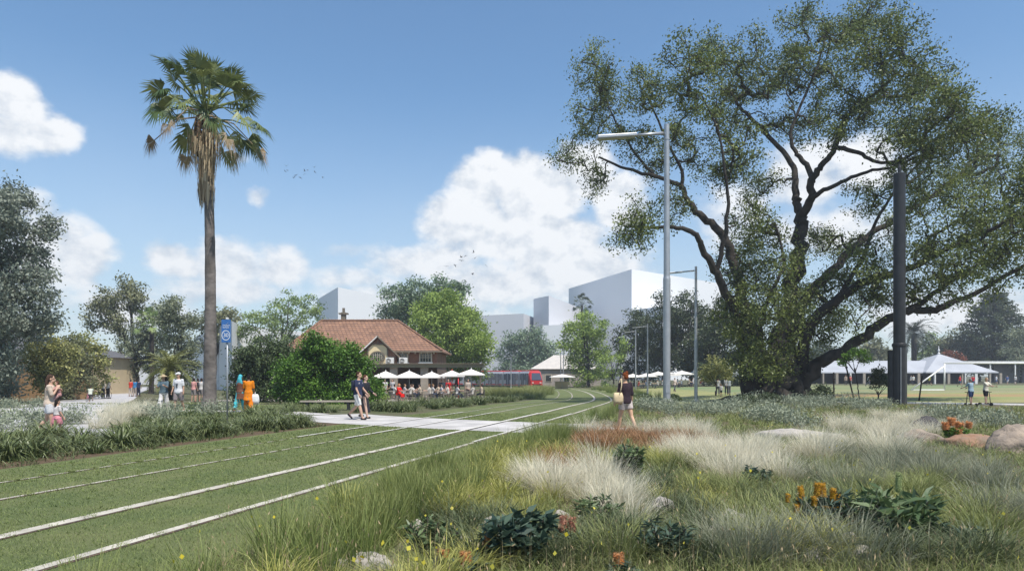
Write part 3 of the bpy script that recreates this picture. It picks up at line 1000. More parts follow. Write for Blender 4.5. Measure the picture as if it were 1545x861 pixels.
# ---- palms
def fan_frond(L, n=26, spread=2.6):
    """fan leaf: stalk length L, blade beyond; along +X, drooping tips"""
    v, f = [], []
    s = MB()
    for i in range(n):
        a = -spread / 2 + spread * i / (n - 1)
        ll = 1.05 * (1 - 0.25 * abs(a) / 1.3)
        dx, dy = math.cos(a), math.sin(a)
        p0 = Vector((L, 0, 0)); w = 0.045
        p1 = p0 + Vector((dx, dy, 0.10)) * ll * 0.55
        p2 = p0 + Vector((dx, dy, 0)) * ll * 0.95 + Vector((0, 0, -0.22 - random.random() * 0.25))
        sx, sy = -dy * w, dx * w
        s.add([p0, p1 + Vector((sx, sy, 0)), p2, p1 - Vector((sx, sy, 0))], [(0, 1, 2, 3)])
    return s


def palm_fan(name, label, base, top, r0, r1, n_fronds, size, m_leaf, m_dead, m_trunk, seed=1, skirt=True):
    rr = random.Random(seed)
    root = empty(name, base)
    tag(root, label, "palm tree")
    b, t = Vector((0, 0, 0)), Vector(top) - Vector(base)
    k = 40
    pts, rad = [], []
    for i in range(k + 1):
        u = i / k
        bow = math.sin(u * math.pi) * 0.12
        pts.append(b.lerp(t, u) + Vector((bow, 0, 0)))
        rad.append((r0 + (r1 - r0) * min(1, u * 1.15) ** 0.7) * (1 + 0.035 * rr.uniform(-1, 1)) * (1 + 0.22 * max(0, 1 - u * 22)))
    MB().tube([pts[0] - Vector((0, 0, .3))] + pts, [rad[0] * 1.15] + rad, 18).build("trunk", m_trunk, root, smooth=True)

    def frond(az, el, L, m, droop, blade, parent_name):
        mb = MB()
        d = Vector((math.cos(az) * math.cos(el), math.sin(az) * math.cos(el), math.sin(el)))
        o = t + Vector((math.cos(az), math.sin(az), 0)) * r1 * 0.6 + Vector((0, 0, rr.uniform(-.2, .5)))
        h = Vector((math.cos(az), math.sin(az), 0))
        P = [o, o + d * L * 0.5 + Vector((0, 0, 0.02)), o + d * L + Vector((0, 0, -droop * L * 0.35))]
        mb.tube(P, [0.045, 0.032, 0.022], 5, cap=False)
        tip = P[-1]
        fd = (P[2] - P[1]).normalized()
        fd = (fd + Vector((0, 0, -droop * 0.5))).normalized()
        sdv = fd.cross(Vector((0, 0, 1)))
        sdv = sdv.normalized() if sdv.length > .05 else h.orthogonal().normalized()
        upv = sdv.cross(fd)
        tilt = rr.uniform(-0.6, 0.6)
        sdv, upv = sdv * math.cos(tilt) + upv * math.sin(tilt), upv * math.cos(tilt) - sdv * math.sin(tilt)
        nseg = 30
        for i in range(nseg):
            a = -1.75 + 3.5 * i / (nseg - 1) + rr.uniform(-.04, .04)
            ll = blade * (1 - 0.22 * abs(a) / 1.75) * rr.uniform(.85, 1.08)
            dd = fd * math.cos(a) + sdv * math.sin(a)
            w = (fd * -math.sin(a) + sdv * math.cos(a)) * blade * 0.037
            p1 = tip + dd * ll * 0.46 + upv * blade * (0.10 + 0.12 * abs(math.sin(a)))
            p2 = tip + dd * ll * 0.9 + upv * blade * 0.1 + Vector((0, 0, -blade * (0.1 + 0.3 * droop) * rr.uniform(.5, 1.4)))
            mb.add([tip, p1 + w, p2, p1 - w], [(0, 1, 2, 3)])
        o_ = mb.build(parent_name, m, root)
        at = o_.data.attributes.new("v", "FLOAT", "POINT")
        c = rr.uniform(0, 1)
        at.data.foreach_set("value", [min(1, max(0, c + rr.uniform(-.25, .25))) for _ in o_.data.vertices])
        return o_

    for i in range(n_fronds):
        u = i / n_fronds
        az = i * 2.39996 + rr.uniform(-.25, .25)
        el = R(80 - 104 * u ** 0.92 + rr.uniform(-9, 9))
        frond(az, el, size * rr.uniform(.72, 1.12) * (0.85 + 0.15 * math.cos(el)), m_leaf, 0.02 + 0.75 * u * u, size * rr.uniform(.46, .58), "frond")
    if skirt:
        for i in range(6):
            frond(i * 1.05 + rr.uniform(0, .5), R(-8 - rr.random() * 25), size * rr.uniform(.8, 1.1), m_dead, 1.1, size * .36, "dead_frond")
        mb = MB()
        for i in range(44):                 # bare old leaf stalks below the crown
            a = i * 2.4 + rr.uniform(-.3, .3)
            d = Vector((math.cos(a), math.sin(a), 0))
            z1 = rr.uniform(-1.0, -.1)
            mb.tube([t + d * r1 * .8 + Vector((0, 0, z1)), t + d * (r1 + rr.uniform(.15, .4)) + Vector((0, 0, z1 + .15)), t + d * (r1 + rr.uniform(.1, .45)) + Vector((0, 0, z1 - rr.uniform(.5, 1.1)))], [.05, .035, .02], 5, cap=False)
        mb.build("leaf_stalks", M_stalk, root)
        mb = MB()
        for i in range(620):
            a = rr.uniform(0, 6.283)
            z0 = -rr.uniform(0.55, 3.1) * size * 0.5
            u = max(0, -z0 / (size * 1.3))
            env = 0.24 + 0.52 * math.sin(min(1, u * 1.25 + .14) * math.pi) ** 0.7
            rad_ = r1 + env * rr.uniform(.25, 1) * 0.95
            d = Vector((math.cos(a), math.sin(a), 0)); sd_ = Vector((-d.y, d.x, 0))
            p = t + d * rad_ + Vector((0, 0, z0))
            q = p + d * rr.uniform(-.22, .06) + Vector((0, 0, -rr.uniform(.5, 1.15) * size * .45)) + sd_ * rr.uniform(-.08, .08)
            w = rr.uniform(.02, .055)
            mb.add([p - sd_ * w, p + sd_ * w, q + sd_ * w * .3, q - sd_ * w * .3], [(0, 1, 2, 3)])
        sk = mb.build("dead_skirt", m_dead, root)
        at = sk.data.attributes.new("v", "FLOAT", "POINT")
        vals = []
        for i in range(len(sk.data.vertices) // 4):
            vals += [rr.random()] * 4
        at.data.foreach_set("value", vals)
    return root


M_stalk = mat('old_stalk', (0.20, 0.11, 0.05), (0.12, 0.07, 0.04), 8)
M_palmleaf = leafmat("palm_leaf", (0.058, 0.098, 0.029), (0.234, 0.260, 0.085), trans=0.25, rough=0.45)
M_deadleaf = leafmat("dead_palm_leaf", (0.20, 0.14, 0.08), (0.62, 0.50, 0.34), trans=0.15, rough=0.8)
M_palmtrunk = mat("palm_trunk", (0.19, 0.165, 0.15), (0.09, 0.078, 0.07), scale=2.2, rough=0.9, bump=0.8, bscale=6)
PY = 33.5
pb = onground(316, PY)
palm = palm_fan("fan_palm", "very tall fan palm with a skirt of dead fronds rising above the left garden", pb, W(311, 176, PY), 0.34, 0.20, 46, 2.32, M_palmleaf, M_deadleaf, M_palmtrunk, seed=8)


def palm_feather(name, label, base, h, r, nf, L, m_leaf, m_trunk, seed=1, arch=1.0):
    rr = random.Random(seed)
    root = empty(name, base)
    tag(root, label, "palm tree")
    MB().tube([(0, 0, -.2), (0, 0, h * .4), (0, 0, h)], [r * 1.15, r, r * 1.1], 12).build("trunk", m_trunk, root, smooth=True)
    for i in range(nf):
        u = i / nf
        az = i * 2.39996
        el = R(80 - 95 * u)
        mb = MB()
        n = 12
        P = []
        p = Vector((0, 0, h))
        e = el
        h2 = Vector((math.cos(az), math.sin(az), 0))
        for k in range(n + 1):
            P.append(p.copy())
            p = p + (h2 * math.cos(e) + Vector((0, 0, math.sin(e)))) * (L / n)
            e -= R(6.5 * arch)
        mb.tube(P, [0.035 - 0.0025 * k for k in range(n + 1)], 4, cap=False)
        sd_ = Vector((-h2.y, h2.x, 0))
        for k in range(2, n + 1):
            for q in range(3):
                for sgn in (-1, 1):
                    b = P[k].lerp(P[k - 1], q / 3)
                    t_ = (P[k] - P[k - 1]).normalized()
                    ll = L * 0.17 * math.sin(min(1, (k / n) * .8 + .2) * math.pi * .95 + .15) + L * .05
                    d = (sd_ * sgn * 0.8 + t_ * 0.75 + Vector((0, 0, rr.uniform(-.1, .45)))).normalized()
                    w = t_ * L * 0.012
                    e2 = b + d * ll + Vector((0, 0, -ll * .2))
                    mb.add([b - w, b + w, e2], [(0, 1, 2)])
        o_ = mb.build("frond", m_leaf, root)
        at = o_.data.attributes.new("v", "FLOAT", "POINT")
        c = rr.uniform(0, .8)
        at.data.foreach_set("value", [min(1, max(0, c + rr.uniform(-.2, .2))) for _ in o_.data.vertices])
    return root


M_dateleaf = leafmat("date_palm_leaf", (0.078, 0.098, 0.026), (0.312, 0.312, 0.098), trans=0.2, rough=0.5)
M_dateleafd = leafmat("dark_date_palm_leaf", (0.02, 0.03, 0.012), (0.05, 0.06, 0.025), trans=0.2, rough=0.5)
palm_feather("date_palm", "low date palm with arching yellow green fronds behind the strolling couple", onground(256, 58), 2.5, 0.35, 40, 2.9, M_dateleaf, M_bark, 3)
palm_feather("date_palm", "dark date palm behind the black mast", onground(1379, 176), 12.6, 0.6, 38, 7.4, M_dateleafd, M_bark, 4, arch=1.3)
fb = onground(878, 235)
palm_fan("fan_palm", "distant small headed palm in front of the big white block", fb, W(878, 460, 235), 0.45, 0.4, 26, 3.0, M_lf_dark, M_deadleaf, M_bark, seed=12, skirt=False)
fb = onground(228, 84)
palm_fan("fan_palm", "small palm head among the grey gums", fb, W(228, 492, 84), 0.3, 0.25, 22, 1.5, M_lf_mid, M_deadleaf, M_bark, seed=13, skirt=False)

# ---- bunya pine: whorls of level limbs with bunched foliage
bp_b = onground(1500, 185)
H_ = W(1500, 442, 185).z
rng = np.random.default_rng(9)
lim = [([bp_b, bp_b + Vector((0, 0, H_ * .5)), bp_b + Vector((0, 0, H_ - 1))], [0.7, 0.5, 0.15])]
at_ = []
for i in range(18):
    z = H_ * (0.2 + 0.78 * i / 17)
    rad_ = 8.5 * math.sin(max(0.10, min(1, (1.06 - i / 17) * 1.05)) * math.pi * 0.62) ** 0.8
    for j in range(8):
        a = j * 0.785 + i * 0.6 + rng.uniform(-.2, .2)
        q = rad_ * rng.uniform(.8, 1.05)
        for s in (0.35, .6, .8, 1.0):
            at_.append(np.array(bp_b) + [math.cos(a) * q * s, math.sin(a) * q * s, z - 0.5 + s * s * 1.3 - 0.8 * s])
tree("bunya_pine", "dark bunya pine with tiered branches at the right edge", bp_b, lim, np.array(at_), M_lf_dark, leaf=0.65, per=42, sig=0.55, seed=70, tip=0.03, flat=0.5)
# grey gum beside it
T("gum_tree", "pale grey tree at the right edge below the bunya pine", 1540, 577, 170, [(1535, 505, 12), (1545, 520, 14), (1530, 530, 12), (1540, 548, 14)], (1540, 555), M_lf_grey, per_r=36, leaf=0.6, per=45, sig=0.7, seed=71, r0=0.4)
# ---------------------------------------------------------------- plain white city blocks
M_block = mat("white_block_render", (0.76, 0.76, 0.765), (0.72, 0.72, 0.73), scale=0.02, rough=0.9)
M_blockg = mat("grey_block_render", (0.60, 0.60, 0.615), (0.55, 0.55, 0.57), scale=0.02, rough=0.9)


def block(label, corners, ztop, m, z0=-1.0):
    """plain block: corners [(px, Y)...] of its plan from left to right along the sides that are seen; the plan is closed behind"""
    P = [(W(px, HY, Y).x, Y) for px, Y in corners]
    back = [(P[-1][0] + 12, P[-1][1] + 45), (P[0][0] + 12, P[0][1] + 45)]
    poly = P + back
    mb = MB().slab(poly, z0, ztop)
    w = mb.build("building", m)
    return tag(w, label, "building", "plain white and grey city blocks behind the trees")


block("plain white flat topped block behind the left end of the cafe roof", [(478, 262), (510, 225), (598, 262)], W(0, 433, 225).z, M_block)
block("low pale grey block between the bright tree and the grey block pair", [(716, 300), (790, 290)], W(0, 473, 290).z, M_blockg)
block("narrow grey block left of the biggest white block", [(805, 300), (828, 288), (868, 330)], W(0, 446, 288).z, M_blockg)
block("biggest white block with its corner left of the tall steel lamp", [(858, 372), (953, 304), (1090, 352)], W(0, 406, 304).z, M_block)
block("low white block stepping down under the biggest block", [(950, 296), (1000, 280), (1050, 300)], W(0, 462, 280).z, M_block)
block("low white block in front of the narrow grey block", [(818, 280), (872, 275)], W(0, 490, 278).z, M_block)
block("narrow pale block just right of the tall palm trunk", [(294, 140), (350, 98), (362, 106)], W(0, 484, 98).z, M_block)
block("low white block behind the left garden", [(283, 170), (301, 168)], W(0, 517, 170).z, M_block)
for x0, x1, y, d, t in ((150, 172, 558, 175, "grey low block at the end of the left road, leftmost"), (170, 190, 545, 190, "grey low block at the end of the left road, middle"), (188, 232, 552, 180, "grey low block at the end of the left road, rightmost")):
    block(t, [(x0, d), (x1, d + 4)], W(0, y, d).z, M_blockg)

# ---------------------------------------------------------------- brown building at the left edge
M_brown = mat("brown_render", (0.36, 0.22, 0.11), (0.27, 0.17, 0.09), scale=0.7, rough=0.9, bump=0.2)
M_cream = mat("cream_render", (0.55, 0.44, 0.28), (0.48, 0.38, 0.25), scale=0.8, rough=0.9)
M_slate = mat("slate_roof", (0.13, 0.13, 0.14), (0.09, 0.09, 0.1), scale=4, rough=0.7, bump=0.3, bscale=6)
M_darkglass = glassmat("dark_glass", (0.015, 0.018, 0.022))
M_frame = mat("cream_frame", (0.60, 0.53, 0.40), scale=3, rough=0.6)


def house(label, x0, x1, y, d, hw, hr, mw, mr, wins=(), name="house"):
    root = empty(name, (0.5 * (x0 + x1), y, hf(0.5 * (x0 + x1), y)))
    tag(root, label, "building")
    w = (x1 - x0) / 2
    MB().box((0, d / 2, hw / 2 - .2), (2 * w, d, hw + .4)).build("wall", mw, root)
    e = 0.45
    v = [(-w - e, -e, hw), (w + e, -e, hw), (w + e, d + e, hw), (-w - e, d + e, hw)]
    q = min(w, d / 2)
    if w > d / 2:
        r1, r2 = (-w + q, d / 2, hr), (w - q, d / 2, hr)
        fs = [(0, 1, 5, 4), (1, 2, 5), (2, 3, 4, 5), (3, 0, 4), (3, 2, 1, 0)]
    else:
        r1, r2 = (0, q, hr), (0, d - q, hr)
        fs = [(0, 1, 4), (1, 2, 5, 4), (2, 3, 5), (3, 0, 4, 5), (3, 2, 1, 0)]
    MB().add(v + [r1, r2], fs).build("roof", mr, root)
    for (x, z, ww, hh) in wins:
        f = MB().box((x, -0.02, z), (ww + .2, .14, hh + .2)).build("window", M_frame, root)
        MB().box((x, -0.075, z), (ww, .06, hh)).build("pane", M_darkglass, f)
    return root


house("brown rendered building with grey roof half hidden by the left trees", -47, -38.6, 52, 10, 3.9, 6.5, M_brown, M_slate, [(2.6, 1.9, 1.0, 1.4), (-1.2, 1.9, 1.0, 1.4)])
house("cream building behind the slender left trees", -56, -47.5, 74, 12, 4.3, 6.2, M_cream, M_slate, [(-2, 1.8, 1.1, 1.5), (2, 1.8, 1.1, 1.5)])
house("small grey house with pale hipped roof behind the tram", 4.5, 19.5, 150, 10, 3.8, 7.0, mat("grey_wall", (0.36, 0.31, 0.27), (0.3, 0.26, 0.23), 1), mat("pale_metal_roof", (0.50, 0.46, 0.42), (0.44, 0.41, 0.38), 1), [(-4, 1.8, 1.2, 1.4), (0, 1.8, 1.2, 1.4)])

# ---------------------------------------------------------------- the cafe
M_tile = None


def tilemat():
    m, nt, N, L, b = nodes("roof_tile")
    tc = N.new("ShaderNodeTexCoord")
    sp = N.new("ShaderNodeSeparateXYZ")
    L.new(tc.outputs["Object"], sp.inputs[0])
    cb = N.new("ShaderNodeCombineXYZ")
    ad = N.new("ShaderNodeMath")
    L.new(sp.outputs["X"], ad.inputs[0]); L.new(sp.outputs["Y"], ad.inputs[1])
    L.new(ad.outputs[0], cb.inputs[0]); L.new(sp.outputs["Z"], cb.inputs[1])
    t = N.new("ShaderNodeTexBrick")
    for k, v in (("Color1", (0.31, 0.165, 0.095, 1)), ("Color2", (0.22, 0.12, 0.075, 1)), ("Mortar", (0.12, 0.06, 0.042, 1))):
        t.inputs[k].default_value = v
    for k, v in (("Scale", 1), ("Brick Width", 0.42), ("Row Height", 0.24), ("Mortar Size", 0.03), ("Bias", 0.1)):
        t.inputs[k].default_value = v
    L.new(cb.outputs[0], t.inputs["Vector"])
    n = N.new("ShaderNodeTexNoise"); n.inputs["Scale"].default_value = 0.8; n.inputs["Detail"].default_value = 7
    L.new(tc.outputs["Object"], n.inputs["Vector"])
    rr = N.new("ShaderNodeMapRange")
    for k, v in (("From Min", .3), ("From Max", .7), ("To Min", .75), ("To Max", 1.2)):
        rr.inputs[k].default_value = v
    L.new(n.outputs["Fac"], rr.inputs[0])
    mx = N.new("ShaderNodeMix"); mx.data_type = "RGBA"; mx.blend_type = "MULTIPLY"; mx.inputs["Factor"].default_value = 1
    L.new(t.outputs["Color"], mx.inputs["A"]); L.new(rr.outputs[0], mx.inputs["B"])
    L.new(mx.outputs["Result"], b.inputs["Base Color"])
    b.inputs["Roughness"].default_value = 0.8
    bp = N.new("ShaderNodeBump"); bp.inputs["Strength"].default_value = 0.8; bp.inputs["Distance"].default_value = 0.06; bp.invert = True
    L.new(t.outputs["Fac"], bp.inputs["Height"]); L.new(bp.outputs["Normal"], b.inputs["Normal"])
    return m


M_tile = tilemat()
M_brick = brickmat("red_brick", (0.30, 0.115, 0.06), (0.24, 0.095, 0.055), (0.30, 0.24, 0.18), 0.24, 0.085)
M_brick_shade = brickmat("shaded_brick", (0.16, 0.09, 0.065), (0.12, 0.075, 0.06), (0.18, 0.15, 0.12), 0.24, 0.085)  # brick colour darkened to put in the shade of the recess under the verandah
M_stone = mat("pale_stone", (0.38, 0.33, 0.27), (0.28, 0.245, 0.2), scale=2, rough=0.9, bump=0.4)
M_timber = mat("grey_timber", (0.20, 0.17, 0.13), (0.14, 0.12, 0.09), scale=3, rough=0.8)
M_fascia = mat("olive_fascia", (0.20, 0.18, 0.11), (0.16, 0.145, 0.095), scale=2, rough=0.7)
M_white = mat("white_paint", (0.74, 0.73, 0.70), (0.68, 0.67, 0.65), scale=2, rough=0.5)
M_creamp = mat("cream_panel", (0.78, 0.64, 0.39), (0.70, 0.57, 0.36), scale=2, rough=0.8)

c0 = Vector((-16, 72, hf(-16, 72)))
cafe = empty("cafe_building", c0)
tag(cafe, "cafe building with orange tiled hipped roof, small cream gable and flat verandah", "building")
zg = c0.z
EV = 4.75                                  # eave height above the ground
XL, XR = -7.5, 8.1                          # walls, from the building's own origin
D = 10.5
MB().box(((XL + XR) / 2, D / 2, 1.4), (XR - XL, D, 3.2)).build("lower_wall", M_brick_shade, cafe)
MB().box(((XL + XR) / 2, D / 2 + .05, 3.9), (XR - XL - .1, D - .2, 1.8)).build("upper_wall", M_brick, cafe)
mb = MB()
ov = 0.55
rx0, rx1, rz, rtop = XL + 1.9, XR - 5.0, D / 2, 8.35
mb.add([(XL - ov, -ov, EV), (XR + ov, -ov, EV), (XR + ov, D + ov, EV), (XL - ov, D + ov, EV), (rx0, rz, rtop), (rx1, rz, rtop),
        (XL - ov, -ov, EV - .14), (XR + ov, -ov, EV - .14), (XR + ov, D + ov, EV - .14), (XL - ov, D + ov, EV - .14)],
       [(0, 1, 5, 4), (1, 2, 5), (2, 3, 4, 5), (3, 0, 4), (9, 8, 7, 6), (0, 6, 7, 1), (1, 7, 8, 2), (2, 8, 9, 3), (3, 9, 6, 0)])
roof = mb.build("roof", M_tile, cafe)
mb = MB()
mb.tube([(rx0, rz, rtop + .03), (rx1, rz, rtop + .03)], 0.13, 8)
mb.tube([(rx1, rz, rtop + .03), (XR + ov, -ov, EV + .05)], 0.11, 8)
mb.tube([(rx0, rz, rtop + .03), (XL - ov, -ov, EV + .05)], 0.11, 8)
mb.build("ridge_cap", M_tile, roof)
ch = MB().box((-5.2 + 2.0, rz + .6, rtop + .3), (.5, .5, 1.4)).box((-3.2, rz + .6, rtop + .85), (1.0, .7, .16)).box((-3.2, rz + .6, rtop + 1.2), (.25, .25, .6))
ch.build("chimney", M_timber, roof)
mb = MB()
for i in range(24):                        # rafter ends under the eave
    x = XL + .3 + (XR - XL - .6) * i / 23
    mb.box((x, -.28, EV - .24), (.10, .5, .16))
mb.build("rafter_ends", M_frame, roof)
MB().box(((XL + XR) / 2, -ov - .07, EV - .09), (XR - XL + 2 * ov, .1, .14)).build("gutter", M_timber, roof)
# gable: half timbered front with a cream panel and an oval window
gx_, gw, gb, ga = 2.0, 2.15, 4.25, 6.25
gable = MB().prism([(gx_ - gw + .25, 3.0), (gx_ + gw - .25, 3.0), (gx_ + gw - .25, gb), (gx_, ga - .2), (gx_ - gw + .25, gb)], -0.75, 0.2).build("gable", M_brick, cafe)
MB().add([(gx_ - gw - .2, -0.98, gb - .2), (gx_, -0.98, ga), (gx_ + gw + .2, -0.98, gb - .2), (gx_ - gw - .2, 3.2, gb - .2), (gx_, 3.2, ga), (gx_ + gw + .2, 3.2, gb - .2),
          (gx_ - gw - .2, -0.98, gb - .34), (gx_, -0.98, ga - .14), (gx_ + gw + .2, -0.98, gb - .34), (gx_ - gw - .2, 3.2, gb - .34), (gx_, 3.2, ga - .14), (gx_ + gw + .2, 3.2, gb - .34)],
         [(0, 1, 4, 3), (1, 2, 5, 4), (6, 9, 10, 7), (7, 10, 11, 8), (0, 6, 7, 1), (1, 7, 8, 2), (0, 3, 9, 6), (2, 8, 11, 5)]).build("gable_roof", M_tile, gable)
for s in (-1, 1):
    MB().bar((gx_ + s * (gw + .3), -1.03, gb - .33), (gx_, -1.03, ga - .02), .10, .30, up=(0, -1, 0)).build("bargeboard", M_white if s < 0 else M_timber, gable)  # left board is white to carry a painted highlight on the gable edge
MB().prism([(gx_ - .95, 3.02), (gx_ + .95, 3.02), (gx_ + .95, 5.0), (gx_ + .55, 5.35), (gx_ - .55, 5.35), (gx_ - .95, 5.0)], -0.82, -0.74).build("gable_panel", M_creamp, gable)
mb = MB()
for x in (-1.02, 1.02):
    mb.box((gx_ + x, -.84, 4.05), (.12, .1, 2.1))
mb.box((gx_, -.845, 5.0 + .4), (1.7, .1, .12)); mb.box((gx_ + 1.45, -.80, 4.05), (.75, .1, .12)); mb.box((gx_ - 1.45, -.80, 4.05), (.75, .1, .12))
for x in (-.5, 0, .5):
    mb.box((gx_ + x, -.845, 5.58), (.1, .08, .3))
mb.build("timber_framing", M_timber, gable)


def oval(rx, rz_, w, y0, y1, n=28):
    b = MB()
    vs, fs = [], []
    for i in range(n):
        t = 6.2832 * i / n
        for (a, yy) in ((0, y0), (w, y0), (w, y1), (0, y1)):
            vs.append((gx_ + (rx - a) * math.cos(t), yy, 4.12 + (rz_ - a) * math.sin(t)))
    for i in range(n):
        j = (i + 1) % n
        for k in range(4):
            k2 = (k + 1) % 4
            fs.append((i * 4 + k, i * 4 + k2, j * 4 + k2, j * 4 + k))
    return b.add(vs, fs)


ow = oval(.80, .60, .16, -.93, -.80).build("oval_window", M_timber, gable)
mb = MB()
mb.prism([(gx_ + .62 * math.cos(6.2832 * i / 24), 4.12 + .42 * math.sin(6.2832 * i / 24)) for i in range(24)], -.86, -.825)
mb.build("pane", M_darkglass, ow)
mb = MB()
for i in range(-2, 3):
    mb.box((gx_ + i * .22, -.88, 4.12), (.035, .03, 2 * .42 * math.sqrt(max(.05, 1 - (i * .22 / .62) ** 2))))
for i in (-1, 0, 1):
    mb.box((gx_, -.885, 4.12 + i * .2), (2 * .62 * math.sqrt(1 - (i * .2 / .42) ** 2), .03, .035))
mb.build("muntin", M_frame, ow)
for x, w_, hh in ((6.9, 1.1, .85), (4.35, 1.2, .85), (-3.5, 1.1, .85), (-5.9, 1.1, .85)):
    f = MB().box((x, -.03, 4.05), (w_ + .24, .2, hh + .2)).build("window", M_frame, cafe)
    MB().box((x, -.12, 4.05), (w_, .06, hh)).build("pane", M_darkglass, f)
    mb = MB()
    for i in range(1, 4):
        mb.box((x - w_ / 2 + w_ * i / 4, -.16, 4.05), (.045, .04, hh))
    mb.box((x, -.163, 4.05), (w_, .04, .045)); mb.box((x, -.163, 4.27), (w_, .04, .04))
    mb.build("muntin", M_frame, f)
    MB().box((x, -.12, 3.5), (w_ + .4, .2, .1)).build("sill", M_white, f)
for x in (3.35, 4.75):
    a = MB().box((x, -1.3, 3.68), (.82, .4, .66)).build("air_conditioner", M_white, cafe, bevel=.02)
    mb = MB()
    for r_ in (.24, .17, .1):
        mb.tube([(x - .1 + r_ * math.cos(t * .3142), -1.515, 3.68 + r_ * math.sin(t * .3142)) for t in range(21)], .016, 5)
    mb.build("fan_grille", M_timber, a)
# verandah: flat roof on stone piers and posts, dark shopfront behind
ver = MB().box((5.6, -2.7, 3.12), (15.2, 5.3, .14)).build("verandah_roof", M_timber, cafe)
MB().box((5.6, -5.42, 3.1), (15.3, .12, .34)).build("fascia", M_fascia, ver)
MB().box((5.6, -5.5, 3.32), (15.5, .3, .06)).build("gutter", M_timber, ver)
for x in (-1.6, 1.2, 4.4, 7.4):
    MB().box((x, -4.9, 1.5), (.75, .5, 3.0)).build("pier", M_stone, cafe, bevel=.03)
for x in (9.8, 11.4, 12.9):
    MB().box((x, -4.9, 1.5), (.16, .16, 3.0)).build("post", M_timber, cafe)
for x in (-.2, 2.8, 5.9):
    f = MB().box((x, -.05, 1.35), (1.9, .2, 2.4)).build("shop_window", M_timber, cafe)
    MB().box((x, -.14, 1.4), (1.7, .08, 2.1)).build("pane", M_darkglass, f)

# ---------------------------------------------------------------- the pavilion on the pitch
M_sheet = mat("pale_roof_sheet", (0.40, 0.41, 0.435), (0.34, 0.35, 0.375), scale=0.3, rough=0.55)
pv = onground(1350, 150)
pav = empty("pavilion", pv)
tag(pav, "long low pavilion with pale sheet roof, white posts and a small pyramid tower", "building")
X0, X1 = W(1212, HY, 150).x - pv.x, W(1512, HY, 150).x - pv.x
TX = W(1443, HY, 150).x - pv.x
zE, zR, zT = 2.55, 5.2, 6.8
xr1 = TX + 2
MB().add([(X0, -1, zE), (xr1, -1, zE), (xr1, 13, zE), (X0, 13, zE), (X0 + 6, 6, zR), (xr1, 6, zR), (X0, -1, zE - .25), (xr1, -1, zE - .25), (xr1, 13, zE - .25), (X0, 13, zE - .25)],
         [(0, 1, 5, 4), (2, 3, 4, 5), (3, 0, 4), (1, 2, 5), (0, 6, 7, 1), (3, 9, 6, 0), (9, 8, 7, 6), (1, 7, 8, 2), (2, 8, 9, 3)]).build("roof", M_sheet, pav)
tw = 7.9
tr = MB().add([(TX - tw, -2, zE + .02), (TX + tw, -2, zE + .02), (TX + tw, 14.6, zE + .02), (TX - tw, 14.6, zE + .02), (TX, 6.2, zT), (TX - tw, -2, zE - .2), (TX + tw, -2, zE - .2), (TX + tw, 14.6, zE - .2), (TX - tw, 14.6, zE - .2)],
              [(0, 1, 4), (1, 2, 4), (2, 3, 4), (3, 0, 4), (0, 5, 6, 1), (1, 6, 7, 2), (2, 7, 8, 3), (3, 8, 5, 0), (8, 7, 6, 5)]).build("tower_roof", M_sheet, pav)
MB().lathe([(.28, 0), (.28, .3), (.12, .4), (.12, .7), (.3, .9), (.12, 1.1), (.07, 1.5), (.02, 2.0)], (TX, 6.2, zT - .15), 10).build("finial", M_white, tr, smooth=True)
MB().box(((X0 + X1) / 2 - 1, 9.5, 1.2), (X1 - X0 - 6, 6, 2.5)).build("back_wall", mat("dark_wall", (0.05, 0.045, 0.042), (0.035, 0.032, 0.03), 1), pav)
k = 15
for i in range(k):
    x = X0 + 1 + (X1 - X0 - 2) * i / (k - 1)
    MB().box((x, -.8 if abs(x - TX) > tw else -1.7, 1.17), (.55 if i % 2 == 0 else .3, .45, 2.36)).build("post", M_stone if i % 3 else M_white, pav)
# long pale canopy running off the right of the frame
cn = onground(1535, 165)
can = empty("canopy_shelter", cn)
tag(can, "flat white canopy on posts beside the pavilion, at the right edge", "shelter")
MB().box((2, 3, 5.1), (32, 8, .35)).build("canopy_roof", M_white, can)
MB().box((8, 6.5, 2.4), (18, .3, 5)).build("back_wall", mat("shed_wall", (0.2, 0.19, 0.19), (0.16, 0.15, 0.15), 1), can)
for x in (-13, -7, -1, 5, 11, 17):
    MB().box((x, -.6, 2.45), (.25, .25, 4.95)).build("post", M_white, can)
# white roof glimpsed behind the fig's low limb
house("second white roofed pavilion glimpsed behind the low fig limb", W(1205, HY, 175).x, W(1258, HY, 175).x, 175, 14, 3.0, 6.4, M_cream, M_sheet, name="pavilion")

# ---------------------------------------------------------------- lamps, mast, sign
M_steel = mat("galvanised_steel", (0.42, 0.43, 0.44), (0.36, 0.37, 0.385), scale=3, rough=0.45, metal=0.55)
M_lens = mat("lamp_lens", (0.30, 0.30, 0.24), scale=3, rough=0.3)


